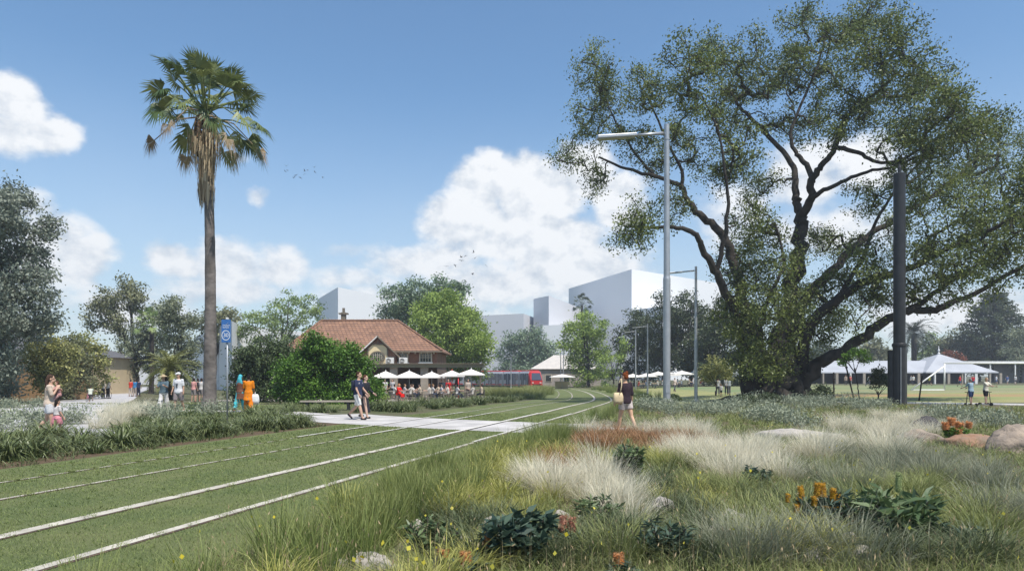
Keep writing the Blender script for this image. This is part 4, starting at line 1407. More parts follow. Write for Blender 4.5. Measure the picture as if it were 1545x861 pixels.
def lamp(label, px, Y, pytop, armlen, r, base_h=0.25, side=-1, group="street lamps along the tracks"):
    b = onground(px, Y)
    h = W(px, pytop, Y).z - b.z
    root = empty("street_lamp", b)
    tag(root, label, "street lamp", group)
    MB().lathe([(r * 1.9, -.3), (r * 1.9, base_h * .8), (r * 1.6, base_h)], n=16).build("footing", M_conc, root)
    MB().box((0, -r * .93, 1.0), (r * 1.0, r * .3, .5)).build("access_door", M_steel, root)
    MB().lathe([(r, base_h * .5), (r, h * .45), (r * .86, h * .46), (r * .7, h), (r * .3, h + .02)], n=18).build("pole", M_steel, root, smooth=False)
    mb = MB().lathe([(r * .82, h - r * 4.2), (r * .82, h - r * 3.8)], n=16)
    mb.build("collar", M_steel, root)
    a = Vector((side * r, 0, h - r * 2.4)); e = Vector((side * armlen * .45, -armlen * .05, h - r * 2.4 - armlen * .045))
    MB().tube([a, e], [r * .45, r * .38], 10).build("arm", M_steel, root, smooth=True)
    f = Vector((side * armlen, -armlen * .12, e.z - armlen * .06))
    hd = MB().bar(e + Vector((side * -.02, 0, 0)), f, armlen * .12, armlen * .045).build("lamp_head", M_steel, root, bevel=armlen * .008)
    MB().bar(e.lerp(f, .12) - Vector((0, 0, armlen * .026)), e.lerp(f, .95) - Vector((0, 0, armlen * .026)), armlen * .09, armlen * .012).build("lens", M_lens, hd)
    return root


lamp("tallest steel street lamp, long arm and flat head in front of the fig crown", 1006, 40, 188, 4.15, 0.215, 0.35)
lamp("second tallest steel lamp, just left of the fig trunk", 1050, 50, 402, 2.0, 0.125, 0.2)
lamp("slim steel lamp in front of the dark trees, right of a close pair", 977, 66, 489, 1.5, 0.085)
lamp("slim steel lamp in front of the dark trees, left and lower of a close pair", 959, 78, 497, 1.3, 0.085)
lamp("thin distant lamp beside the small grey house, right and taller of a pair", 850, 132, 524, 1.6, 0.11)
lamp("thin distant lamp beside the small grey house, left and shorter of a pair", 846, 138, 530, 1.6, 0.11)
lamp("thin distant lamp standing over the tram roof", 771, 122, 538, 0.9, 0.09)

M_black = mat("black_steel", (0.030, 0.031, 0.033), (0.045, 0.045, 0.047), scale=2, rough=0.42, metal=0.3)
mb_ = onground(1357, 40.5)
mh = W(0, 262, 40.5).z - mb_.z
mast = empty("black_mast", mb_)
tag(mast, "thick black steel mast with darker box posts round its lower part", "mast")
MB().lathe([(.36, -.3), (.36, 3.5), (.325, 3.56), (.325, mh - .03), (.29, mh)], n=24).build("pole", M_black, mast, smooth=False)
MB().lathe([(.10, mh - .02), (.10, mh + .35), (.04, mh + .55)], n=10).build("cap", M_black, mast)
for s in (-1, 1):
    MB().tube([(s * .36, .22, -.2), (s * .36, .22, 3.25)], .20, 16).build("side_post", M_black, mast)
MB().lathe([(.385, 3.45), (.40, 3.5), (.40, 3.62), (.36, 3.66)], n=24).build("collar", M_black, mast)
MB().bar((-.12, -.365, .1), (-.12, -.365, 3.4), .03, .03).build("seam", M_steel, mast)

M_blue = mat("sign_blue", (0.045, 0.15, 0.40), (0.04, 0.135, 0.36), scale=3, rough=0.4)
sb = onground(342, 24)
sign = empty("cycle_speed_sign", sb)
tag(sign, "blue rectangular sign with a circled 30 on a thin grey pole", "sign")
sh = W(0, 482, 24).z - sb.z
MB().tube([(0, .05, -.3), (0, .05, sh - .02)], .03, 10).build("pole", M_steel, sign, smooth=True)
MB().box((0, .05, sh + .05), (.08, .05, .06)).build("bracket", M_white, sign)
board = MB().box((-.02, 0, sh - .40), (.32, .03, .80)).build("board", M_blue, sign, bevel=.006)
cu = bpy.data.curves.new("number", "FONT")
cu.body = "30"; cu.size = .20; cu.align_x = "CENTER"; cu.align_y = "CENTER"; cu.extrude = .003; cu.space_character = .95
to = bpy.data.objects.new("number_tmp", cu); COL.objects.link(to)
dg = bpy.context.evaluated_depsgraph_get()
me = bpy.data.meshes.new_from_object(to.evaluated_get(dg)); bpy.data.objects.remove(to)
me.transform(Matrix.Translation((-.02, -.02, sh - .55)) @ Matrix.Rotation(R(90), 4, "X"))
M_signw = mat("sign_white", (0.72, 0.74, 0.76), scale=3, rough=0.5)
link("number", me, [M_signw], board)
vs, fs = [], []
for i in range(32):
    t = 6.2832 * i / 32
    for rr_ in (.15, .128):
        vs.append((-.02 + rr_ * math.cos(t), -.019, sh - .55 + rr_ * math.sin(t) * 1.18))
for i in range(32):
    j = (i + 1) % 32
    fs.append((2 * i, 2 * i + 1, 2 * j + 1, 2 * j))
MB().add(vs, fs).build("ring", M_signw, board)
mb = MB()                                   # two short illegible lines of white lettering and a swoosh
rr = random.Random(3)
for row, z in ((0, sh - .205), (1, sh - .275)):
    x = -.135
    while x < .09:
        w_ = rr.uniform(.018, .03)
        mb.box((x + w_ / 2, -.019, z), (w_ * .35, .004, .045)); mb.box((x + w_ / 2 + .004, -.019, z + .018 * rr.choice((-1, 0, 1))), (w_, .0042, .012))
        x += w_ + .01
mb.bar((-.02, -.019, sh - .17), (.07, -.019, sh - .11), .004, .018, up=(0, -1, 0))
mb.build("lettering", M_signw, board)

# ---------------------------------------------------------------- the tram, following its curve
M_tramg = mat("tram_silver", (0.42, 0.42, 0.45), (0.38, 0.38, 0.41), scale=0.6, rough=0.35)
M_tramr = mat("tram_red", (0.52, 0.022, 0.028), (0.46, 0.02, 0.025), scale=0.6, rough=0.35)
M_tramw = glassmat("tram_glass", (0.055, 0.06, 0.085), 0.06)
M_tramd = mat("tram_dark", (0.025, 0.025, 0.028), scale=2, rough=0.6)
ti = int(np.argmin(np.abs(T_ARR[:, 1] - 129)))


def tpoint(s):                              # s metres behind the tram's nose, on the left track
    j = ti + s / 0.5
    a = int(j); u = j - a
    a = min(a, len(TL) - 2)
    ph = TL[a][2] * (1 - u) + TL[a + 1][2] * u
    x = TL[a][0] * (1 - u) + TL[a + 1][0] * u - 2.89 * math.cos(ph)
    y = TL[a][1] * (1 - u) + TL[a + 1][1] * u + 2.89 * math.sin(ph)
    return Vector((x, y, hf(x, y))), ph


nose, nph = tpoint(0)
tram = empty("tram", nose)
tag(tram, "red and silver tram coming round the bend out of the trees", "tram")


def section(w, z0, z1, c=.35):
    return [(-w, z0), (w, z0), (w, z1 - c), (w - c * .55, z1), (-w + c * .55, z1), (-w, z1 - c)]


for s0, s1, nose_ in ((0, 5.5, True), (5.9, 12.4, False), (12.8, 19.3, False), (19.7, 26.2, False), (26.6, 33, False)):
    p0, _ = tpoint(s0); p1, _ = tpoint(s1)
    d = p1 - p0
    a = math.atan2(d.x, d.y)                # heading of the module away from us
    M_ = Matrix.Translation(p0 - nose) @ Matrix.Rotation(-a, 4, "Z")
    L_ = (p1 - p0).length

    def put(mb, name, m, parent, bevel=0.0):
        mb.v = [tuple(M_ @ Vector(v)) for v in mb.v]
        return mb.build(name, m, parent, bevel=bevel)
    body = put(MB().prism(section(1.32, .35, 3.15), 0.9 if nose_ else 0, L_), "body", M_tramg, tram)
    put(MB().box((0, L_ / 2, .25), (2.3, L_ - .6, .4)), "bogie", M_tramd, body)
    put(MB().prism(section(1.0, 3.16, 3.36, .12), 1.0, L_ - .3), "roof_pod", M_tramr, body)
    for s in (-1, 1):
        put(MB().box((s * 1.335, L_ * .5 + (.4 if nose_ else 0), 2.05), (.03, L_ * (.72 if nose_ else .9), 1.15)), "window", M_tramw, body)
        for q in (.3, .7):
            put(MB().box((s * 1.345, L_ * q, 1.65), (.05, 1.3, 2.2)), "door", M_tramw, body)
            put(MB().box((s * 1.36, L_ * q, 1.65), (.05, .08, 2.2)), "door_seam", M_tramg, body)
        put(MB().box((s * 1.34, L_ * .5, .55), (.03, L_ * .9, .22)), "skirt_stripe", M_tramr, body)
    if nose_:
        sec0 = section(1.32, .35, 3.15)
        sec1 = [(-1.05, .45), (1.05, .45), (1.12, 1.35), (.95, 2.6), (-.95, 2.6), (-1.12, 1.35)]
        cab = MB()
        vs = [(x, 1.0, z) for x, z in sec0] + [(-1.2, .1, .4), (1.2, .1, .4), (1.24, 0.05, 1.4), (.9, .55, 3.0), (-.9, .55, 3.0), (-1.24, .05, 1.4)]
        cab.add(vs, [(0, 1, 7, 6), (1, 2, 8, 7), (2, 3, 9, 8), (3, 4, 10, 9), (4, 5, 11, 10), (5, 0, 6, 11), (6, 7, 8, 11), (11, 8, 9, 10)])
        cb_ = put(cab, "cab", M_tramr, tram, bevel=.08)
        put(MB().add([(-1.08, .0, 1.5), (1.08, .0, 1.5), (.84, .44, 2.82), (-.84, .44, 2.82)], [(0, 1, 2, 3)]).add([(-1.08, .02, 1.5), (1.08, .02, 1.5), (.84, .46, 2.82), (-.84, .46, 2.82)], [(3, 2, 1, 0)]), "windscreen", M_tramw, cb_)
        for s in (-1, 1):
            put(MB().box((s * .8, .06, 1.0), (.34, .12, .16)), "headlight", M_white, cb_)
        put(MB().box((0, .1, .62), (1.6, .1, .2)), "bumper", M_tramd, cb_)
    elif s0 < 26:
        pass
    if s1 < 33:
        q0, _ = tpoint(s1 + .2)
        q = q0 - nose
        MB().box((q.x, q.y, 1.75 + q.z), (2.4, .9, 2.6), rz=-a).build("gangway", M_tramd, tram)

# ---------------------------------------------------------------- cafe parasols, posts, furniture
M_canvas = mat("canvas", (0.74, 0.70, 0.65), (0.69, 0.65, 0.60), scale=1.5, rough=0.85)


def parasol(label, loc, w, zedge, zap, group, mpole=None, first=None):
    root = empty("parasol", loc)
    tag(root, label, "parasol", group)
    h = w / 2
    v = [(-h, -h, zedge), (h, -h, zedge), (h, h, zedge), (-h, h, zedge), (0, 0, zap)]
    v2 = [(x, y, z - .10) for x, y, z in v[:4]] + [(0, 0, zap - .06)]
    MB().add(v + v2, [(0, 1, 4), (1, 2, 4), (2, 3, 4), (3, 0, 4), (0, 5, 6, 1), (1, 6, 7, 2), (2, 7, 8, 3), (3, 8, 5, 0), (6, 5, 9), (7, 6, 9), (8, 7, 9), (5, 8, 9)]).build("canopy", M_canvas, root)
    MB().tube([(0, 0, 0), (0, 0, zap + .12)], .035, 8).build("pole", mpole or M_steel, root, smooth=True)
    MB().lathe([(.28, 0), (.28, .05), (.06, .09)], n=12).build("base", M_tramd, root)
    return root


PAR = [(582, 64, 2.35, 568.5, 559.5), (617.5, 63, 2.4, 568.5, 559), (651.5, 64, 2.2, 568.5, 560.5), (682, 62, 2.2, 566.5, 558.5), (711, 58.5, 2.3, 564.5, 556.5)]
for i, ((px, Y, w_, pe, pa), lab) in enumerate(zip(PAR, ("leftmost white cafe parasol, next to the hedge", "white cafe parasol second from the hedge", "white cafe parasol third from the hedge, lowest peak", "white cafe parasol on a red pole", "largest white cafe parasol, farthest right"))):
    b = onground(px, Y)
    parasol(lab, b, w_, W(0, pe, Y).z - b.z, W(0, pa, Y).z - b.z, "white parasols on the cafe terrace", M_tramr if i == 3 else None)
b = onground(691.5, 61)
rp = empty("red_post", b); tag(rp, "thin red post under the cafe parasols", "post")
MB().tube([(0, 0, 0), (0, 0, 1.9)], .05, 10).build("shaft", M_tramr, rp, smooth=True)
MB().lathe([(.07, 1.9), (.08, 1.94), (.02, 1.99)], n=10).build("cap", M_tramr, rp)

proto = parasol("row of pale parasols under the dark trees", onground(955, 112), 3.1, 1.95, 2.45, "pale parasols under the dark trees")
for i, px in enumerate((975, 993, 1011, 1029, 1045, 1060)):
    copy_tree(proto, loc=onground(px, 112 + (i % 3) * 3), scale=1 + .08 * (i % 2))
b = onground(848, 118)
parasol("single white parasol beside the distant lamps", b, 4.2, 2.1, 2.55, "single parasol near the tram stop")
kb = onground(847, 120)
kiosk = empty("kiosk", kb); tag(kiosk, "small pale kiosk under the single white parasol", "kiosk")
MB().box((0, 0, .6), (2.2, 1.5, 1.3)).build("counter", M_cream, kiosk); MB().box((0, 0, 1.28), (2.5, 1.8, .07)).build("counter_top", M_stone, kiosk)

# bench by the hedge
bb = onground(495, 34)
bench = empty("park_bench", bb, R(6)); tag(bench, "low backless timber bench in front of the hedge", "bench")
MB().box((0, 0, .44), (2.7, .45, .08)).build("seat", M_stone, bench, bevel=.01)
for x in (-1.0, 1.0):
    MB().box((x, 0, .2), (.12, .4, .4)).build("leg", M_tramd, bench)
# stakes and goal
for px, Y, h, lean, lab in ((1258, 44, 2.0, .0, "thin dark stake below the low fig limb"), (1386, 47, 1.75, .25, "leaning dark stake beside the black mast"), (1291, 44.3, 2.9, -.75, "long leaning stake tied to the green sapling")):
    b = onground(px, Y)
    st_ = empty("stake", b); tag(st_, lab, "stake", None)
    MB().tube([(0, 0, -.2), (lean, 0, h)], .05, 8).build("shaft", M_bark, st_)
    MB().tube([(lean * .8 - .06, 0, h * .8), (lean * .8 + .06, 0, h * .8)], .065, 8).build("tie", M_tramd, st_)
gb_ = onground(1425, 82)
goal = empty("football_goal", gb_); tag(goal, "white football goal frame at the near side of the pitch", "goal")
for a, b_, nm in (((0, 0, 0), (0, 0, 3.25), "post"), ((16, 0, 0), (16, 0, 3.25), "post"), ((-.06, 0, 3.25), (16, 0, 3.25), "crossbar"), ((0, 0, 2.9), (-4.2, -.3, 0), "net_stay"), ((-4.2, -.3, .02), (0, 0, .02), "ground_bar")):
    MB().tube([a, b_], .09, 8).build(nm, M_white, goal, smooth=True)
# kerb stone seat in the meadow and boulders at the right
M_boulder = mat("sandstone", (0.36, 0.285, 0.22), (0.20, 0.165, 0.135), scale=3.5, rough=0.95, bump=1.0, bscale=9)
M_pebble = mat("grey_stone", (0.42, 0.38, 0.34), (0.30, 0.275, 0.25), scale=4, rough=0.9, bump=0.6, bscale=12)
M_darkrock = mat("dark_rock", (0.07, 0.065, 0.065), (0.045, 0.042, 0.045), scale=2, rough=0.9, bump=0.6, bscale=6)


def rock(label, px, py, w, d, h, m, seed=0, group=None):
    p = G(px, py)
    rng = np.random.default_rng(seed)
    bm = bmesh.new()
    bmesh.ops.create_icosphere(bm, subdivisions=4, radius=1)
    from mathutils import noise as mn
    o = Vector(rng.uniform(-50, 50, 3))
    for v in bm.verts:
        q = v.co.copy()
        f = 1 + .28 * mn.noise(q * 1.1 + o) + .12 * mn.noise(q * 2.7 + o) + .05 * mn.noise(q * 7 + o) + .10 * abs(mn.noise(q * 3.3 - o))
        c = Vector((round(q.x * 1.6) / 1.6, round(q.y * 1.6) / 1.6, round(q.z * 1.6) / 1.6))
        q = q.lerp(c, .22) * f
        v.co = Vector((q.x * w / 2, q.y * d / 2, max(q.z, -.5) * h))
    me = bpy.data.meshes.new("boulder"); bm.to_mesh(me); bm.free()
    me.polygons.foreach_set("use_smooth", [True] * len(me.polygons))
    o_ = link("boulder", me, [m], None, p + Vector((0, 0, h * .12)), rng.uniform(-.5, .5))
    return tag(o_, label, "boulder", group)


rock("largest sandstone boulder at the right edge", 1534, 680, 1.45, 1.1, .5, M_boulder, 1)
rock("flat sandstone boulder left of the orange flowers", 1385, 666, 1.0, .8, .28, M_boulder, 2)
rock("dark rock behind the pale grass by the orange flowers", 1398, 652, .95, .6, .42, M_darkrock, 3)
rock("rusty low sandstone slab right of the orange flowers", 1470, 672, 1.5, 1.0, .26, mat("rusty_stone", (0.31, 0.17, 0.10), (0.20, 0.15, 0.11), 3, bump=.8, bscale=8), 4)
for i, (px, py, w_, h_, lab) in enumerate(((1285, 840, .30, .17, "rounded pinkish stone under the yellow flower spikes"), (1302, 852, .26, .14, "pale rounded stone at the bottom right"), (1222, 853, .28, .13, "pale stone half buried in blue grey grass"), (1100, 792, .34, .15, "pale stone in the middle of the meadow"), (742, 806, .34, .16, "pale stone left of the blue green shrub"), (1085, 812, .26, .12, "small stone below the pale stone of the meadow"), (560, 855, .4, .12, "pale stone at the edge of the gravel patch"), (1000, 775, .34, .17, "upright pale stone in the feathery grass"), (1205, 662, 1.6, .22, "long low stone edging in the meadow"))):
    rock(lab, px, py, w_ if i < 8 else 2.2, w_ * .8 if i < 8 else .5, h_, M_pebble, 10 + i)

rg_ = random.Random(21)
for i in range(26):                         # loose stones of the planting
    px = rg_.choice([rg_.uniform(700, 1120), rg_.uniform(1120, 1330), rg_.uniform(480, 700)])
    py = rg_.uniform(770, 858)
    w_ = rg_.uniform(.10, .22)
    rock("small pale stone half hidden among the foreground grasses", px, py, w_, w_ * .8, w_ * .5, M_pebble, 40 + i, "small stones among the grasses")
# ---------------------------------------------------------------- people
def fuse(mb, name, voxel, smooth_it=2):
    """closed pieces of a figure or garment grown together into one surface"""
    me = mb.mesh(name)
    o = bpy.data.objects.new("tmp_fuse", me)
    COL.objects.link(o)
    r = o.modifiers.new("r", "REMESH"); r.mode = "VOXEL"; r.voxel_size = voxel
    if smooth_it:
        s = o.modifiers.new("s", "SMOOTH"); s.iterations = smooth_it; s.factor = .5
    dg = bpy.context.evaluated_depsgraph_get()
    out = bpy.data.meshes.new_from_object(o.evaluated_get(dg))
    out.name = name
    bpy.data.objects.remove(o); bpy.data.meshes.remove(me)
    out.materials.clear()
    out.polygons.foreach_set("use_smooth", [True] * len(out.polygons))
    return out


def skel(lean=4, legs=((0, 0), (0, 0)), arms=((5, 8, 15), (5, 8, 15)), head=(0, 0), abd=3, seat=None, foot=(0, 0)):
    """joints of a 1.7 m figure facing -Y. legs: (hip flex, knee flex); arms: (shoulder flex, abduction, elbow flex); index 0 = figure's right (-X)"""
    J = {}
    J["pel"] = Vector((0, 0, 0))
    l = R(lean)
    sp = Vector((0, -math.sin(l), math.cos(l)))
    J["sp"] = sp
    J["neck"] = sp * .56
    for i, s in ((0, -1), (1, 1)):
        hf_, kf = legs[i]
        a = R(hf_)
        hip = Vector((s * .092, 0, -.02))
        ab = R(abd)
        th = Vector((s * math.sin(ab), -math.sin(a) * math.cos(ab), -math.cos(a) * math.cos(ab)))
        kn = hip + th * .43
        b = R(hf_ - kf)
        shn = Vector((s * math.sin(ab) * .3, -math.sin(b), -math.cos(b)))
        an = kn + shn * .40
        t = R(hf_ - kf + 90 + foot[i]) if kf > 20 and seat is None else R(90 + foot[i])
        fd = Vector((s * .12, -math.sin(t), -math.cos(t)))
        J["hip%d" % i], J["kn%d" % i], J["an%d" % i], J["toe%d" % i] = hip, kn, an, an + Vector((0, 0, -.045)) + fd * .15
        J["heel%d" % i] = an + Vector((0, 0, -.045)) - fd * .05
        sh = sp * .50 + Vector((s * .175, 0, 0))
        f, ad, e = [R(v) for v in arms[i][:3]]
        u = Vector((s * math.sin(ad), -math.sin(f) * math.cos(ad), -math.cos(f) * math.cos(ad)))
        el = sh + u * .285
        f2 = f + e
        inn = arms[i][3] if len(arms[i]) > 3 else 0
        w = Vector((s * math.sin(ad - R(inn)) * .7, -math.sin(f2), -math.cos(f2))).normalized()
        wr = el + w * .245
        J["sh%d" % i], J["el%d" % i], J["wr%d" % i], J["hd%d" % i] = sh, el, wr, w
    low = min(J["an0"].z, J["an1"].z, J["toe0"].z + .035, J["toe1"].z + .035)
    base = (seat + .10) if seat is not None else (.085 - low)
    off = Vector((0, 0, base))
    for k in list(J):
        if k != "sp" and not k.startswith("hd"):
            J[k] = J[k] + off
    J["head"] = J["neck"] + sp * .04 + Vector((math.sin(R(head[0])) * 0.0, -.012, .115))
    J["turn"], J["nod"] = R(head[0]), R(head[1])
    return J


def torso(mb, J, z0, z1, inf=0.0, fem=False, n=16, flare=0.0):
    prof = [(-.10, .115, .095), (-.04, .165, .118), (.03, .168 if fem else .160, .120), (.13, .132 if fem else .148, .102), (.24, .138 if fem else .155, .106), (.36, .160 if fem else .178, .116), (.45, .172 if fem else .192, .105), (.505, .150 if fem else .172, .085), (.545, .085, .068)]
    sp = J["sp"]
    def at(z):
        for a, b in zip(prof, prof[1:]):
            if z <= b[0]:
                u = max(0, (z - a[0]) / (b[0] - a[0]))
                return a[1] + (b[1] - a[1]) * u, a[2] + (b[2] - a[2]) * u
        return prof[-1][1:]
    zs = [z0] + [p[0] for p in prof if z0 + .015 < p[0] < z1 - .015] + [z1]
    P, Rr = [], []
    for z in zs:
        rx, ry = at(z)
        k = flare * max(0, (z1 - z) / (z1 - z0)) ** 2
        P.append(J["pel"] + (sp * z if z > 0 else Vector((0, 0, z))))
        Rr.append((rx + inf + k, ry + inf + k))
    mb.tube(P, Rr, n, up=(0, -1, 0))


def limb(mb, pts, rad, n=10):
    mb.tube(pts, rad, n)


def seg_to(pts, frac):
    """first part of a polyline"""
    L = [(b - a).length for a, b in zip(pts, pts[1:])]
    t = sum(L) * frac
    out = [pts[0]]
    for a, b, l in zip(pts, pts[1:], L):
        if t <= l:
            out.append(a.lerp(b, t / l)); break
        out.append(b); t -= l
    return out


def legpath(J, i):
    h, k, a = J["hip%d" % i], J["kn%d" % i], J["an%d" % i]
    return [h, h.lerp(k, .5), k, k.lerp(a, .35), a]


LEGR = [.088, .076, .055, .056, .037]
ARMR = [.050, .046, .038, .036, .027]


def armpath(J, i):
    s, e, w = J["sh%d" % i], J["el%d" % i], J["wr%d" % i]
    return [s, s.lerp(e, .5), e, e.lerp(w, .35), w]


def body_mesh(J, fem=False, voxel=.011, curl=25):
    mb = MB()
    torso(mb, J, -.10, .545, 0, fem)
    sp = J["sp"]
    mb.tube([J["neck"] - sp * .05, J["neck"] + sp * .03, J["head"] - Vector((0, 0, .03))], [.062, .053, .055], 12)
    hd = MB()                               # head: skull, jaw, nose, ears, turned and nodded about the neck
    hd.ball((0, .012, .035), (.076, .094, .095), 16, 12)
    hd.ball((0, -.022, -.045), (.056, .066, .075), 14, 10)
    hd.tube([(0, -.085, .025), (0, -.108, -.022), (0, -.088, -.034)], [.009, .016, .012], 8)
    hd.ball((0, -.080, -.062), (.026, .014, .011), 10, 6)
    for s in (-1, 1):
        hd.ball((s * .078, .012, -.005), (.012, .022, .032), 8, 6)
        hd.ball((s * .032, -.076, .032), (.02, .012, .008), 8, 6)
    M_ = Matrix.Translation(J["head"]) @ Matrix.Rotation(J["turn"], 4, "Z") @ Matrix.Rotation(J["nod"], 4, "X")
    mb.add([M_ @ Vector(v) for v in hd.v], hd.f)
    for i in (0, 1):
        s = -1 if i == 0 else 1
        limb(mb, [J["hip%d" % i] + Vector((0, 0, .04))] + legpath(J, i)[1:], LEGR, 12)
        mb.tube([J["heel%d" % i], J["an%d" % i].lerp(J["toe%d" % i], .4) + Vector((0, 0, -.012)), J["toe%d" % i]], [(.034, .034), (.042, .036), (.036, .020)], 10)
        limb(mb, armpath(J, i), ARMR, 10)
        mb.ball(J["sh%d" % i], (.060, .058, .058), 10, 8)
        d = J["hd%d" % i]
        side = Vector((1, 0, 0)) if abs(d.x) < .8 else Vector((0, 1, 0))
        pn = (Vector((-s, 0, 0)) - d * d.dot(Vector((-s, 0, 0)))).normalized()   # palm faces the body
        ac = d.cross(pn).normalized()
        fwd = ac if ac.y < 0 or (abs(ac.y) < .1 and ac.z > 0) else -ac
        w = J["wr%d" % i]
        mb.tube([w - d * .01, w + d * .045, w + d * .088], [(.026, .018), (.040, .017), (.038, .014)], 10, up=pn)
        for f_, (o_, L_) in enumerate(((.030, .070), (.010, .080), (-.010, .074), (-.029, .058))):
            p = w + d * .078 + fwd * o_
            P = [p]
            a = R(curl * .4)
            for q in range(3):
                dd = d * math.cos(a) + pn * math.sin(a)
                P.append(P[-1] + dd * L_ * (.45, .32, .25)[q])
                a += R(curl)
            mb.tube(P, [.0105, .0105, .0098, .0085], 6)
        p = w + d * .02 + fwd * .03
        P = [p, p + (d * .6 + fwd * .75 + pn * .25) * .036, p + (d * .6 + fwd * .75 + pn * .25) * .036 + (d * .9 + fwd * .2 + pn * .3) * .034]
        mb.tube(P, [.013, .012, .0095], 6)
    return fuse(mb, "person", voxel, 2)


_bodies = {}


def person(label, loc, rz, pose, H=1.7, fem=False, skin=(.50, .31, .22), top=None, bottom=None, dress=None, hair=None, shoes=(.05, .05, .05), hat=None, group=None, face=False, voxel=.011, key=None, extra=None):
    """pose: arguments of skel. top: (colour, sleeve fraction, hem z). bottom: (colour, leg fraction). dress: (colour, hem height as share, flare). hair: (colour, style)"""
    J = skel(**pose)
    if key and key in _bodies:
        me = _bodies[key]
    else:
        me = body_mesh(J, fem, voxel)
        if key:
            _bodies[key] = me
    if len(me.materials) == 0:
        me.materials.append(None)
    o = bpy.data.objects.new("person", me)
    COL.objects.link(o)
    o.material_slots[0].link = "OBJECT"
    o.material_slots[0].material = mat_skin(skin)
    o.location = loc
    o.rotation_euler = (0, 0, rz)
    o.scale = (H / 1.7,) * 3
    tag(o, label, "person", group)

    def put(mb, name, c, vox=.016, sm=2, fz=True):
        ck = (key, name, len(mb.v), round(sum(abs(x) for v in mb.v[::7] for x in v), 2)) if key else None
        if ck and ck in _bodies:
            m_ = _bodies[ck]
        else:
            m_ = fuse(mb, name, vox, sm) if fz else mb.mesh(name, True)
            m_.materials.append(None)
            if ck:
                _bodies[ck] = m_
        q = bpy.data.objects.new(name, m_)
        COL.objects.link(q)
        q.material_slots[0].link = "OBJECT"
        q.material_slots[0].material = c if not isinstance(c, tuple) else cloth(c)
        q.parent = o
        return q
    vx = max(.014, voxel * 1.3)
    if bottom:
        c, fr = bottom[:2]
        inf = bottom[2] if len(bottom) > 2 else .016
        mb = MB()
        torso(mb, J, -.10, .10, .014, fem)
        for i in (0, 1):
            P = seg_to(legpath(J, i), fr)
            P[0] = P[0] + Vector((0, 0, .03))
            limb(mb, P, [r + inf for r in LEGR[:len(P)]] if fr < .7 else [LEGR[0] + .014, LEGR[1] + .016, max(.062, LEGR[2] + inf), LEGR[3] + inf + .004, LEGR[4] + inf + .02][:len(P)], 12)
        put(mb, "trousers" if fr > .7 else "shorts", c, vx)
    if top:
        c, sl, hem = top[:3]
        mb = MB()
        torso(mb, J, hem, .54, .017, fem, flare=top[3] if len(top) > 3 else .01)
        for i in (0, 1):
            if sl > 0:
                P = seg_to(armpath(J, i), sl)
                limb(mb, [J["sp"] * -.01 + P[0] + Vector((0, 0, .0))] + P[1:], [r + .017 for r in ARMR[:len(P)]], 10)
                mb.ball(J["sh%d" % i], (.073, .072, .068), 10, 8)
        put(mb, "shirt", c, vx)
    if dress:
        c, hem, fl, sl = dress
        mb = MB()
        torso(mb, J, -.02, .54, .018, fem)
        zt = J["pel"].z
        zb = hem * 1.7
        # skirt hangs round both legs
        P, Rr = [], []
        for u in (0, .15, .35, .6, .85, 1.0):
            z = zt + .06 + (zb - zt - .06) * u
            fr = max(0, min(1, (zt - z) / .85))
            c0_ = [seg_to([J["hip%d" % i], J["kn%d" % i], J["an%d" % i]], max(.02, min(1, fr)))[-1] for i in (0, 1)]
            m_ = (c0_[0] + c0_[1]) / 2
            P.append(Vector((m_.x, m_.y, z)))
            hx, hy = abs(c0_[0].x - c0_[1].x) / 2, abs(c0_[0].y - c0_[1].y) / 2
            Rr.append((max(.17, hx + .085) + fl * u, max(.12, hy + .075) + fl * u))
        mb.tube(P, Rr, 18, up=(0, -1, 0))
        for i in (0, 1):
            if sl > 0:
                limb(mb, seg_to(armpath(J, i), sl), [r + .018 for r in ARMR[:len(seg_to(armpath(J, i), sl))]], 10)
                mb.ball(J["sh%d" % i], (.073, .072, .068), 10, 8)
        put(mb, "dress", c, vx)
    M_ = Matrix.Translation(J["head"]) @ Matrix.Rotation(J["turn"], 4, "Z") @ Matrix.Rotation(J["nod"], 4, "X")
    if hair:
        c, st = hair
        mb = MB()
        mb.ball((0, .024, .050), (.084, .094, .092), 14, 10)
        mb.ball((0, .05, .0), (.078, .066, .085), 14, 10)
        if st == "long":
            mb.tube([(0, .075, .06), (0, .100, -.08), (0, .095, -.22), (0, .085, -.34)], [(.075, .04), (.085, .045), (.085, .04), (.05, .025)], 12, up=(0, 1, 0))
        elif st == "bun":
            mb.ball((0, .075, .125), (.048, .048, .042), 10, 8)
        elif st == "tail":
            mb.tube([(0, .10, .06), (0, .135, .0), (0, .12, -.16)], [.03, .035, .015], 8)
        elif st == "bob":
            for s in (-1, 1):
                mb.tube([(s * .07, .02, .04), (s * .08, .025, -.06), (s * .07, .02, -.10)], [.03, .036, .02], 8)
        elif st == "veil":
            mb = MB()
            mb.ball((0, .022, .04), (.092, .105, .105), 14, 10)
            mb.tube([(0, .06, .05), (0, .085, -.1), (0, .07, -.26), (0.02, .10, -.42)], [(.08, .06), (.11, .07), (.18, .07), (.14, .04)], 12, up=(0, 1, 0))
        mb.v = [tuple(M_ @ Vector(v)) for v in mb.v]
        put(mb, "headscarf" if st == "veil" else "hair", c, .014, 2)
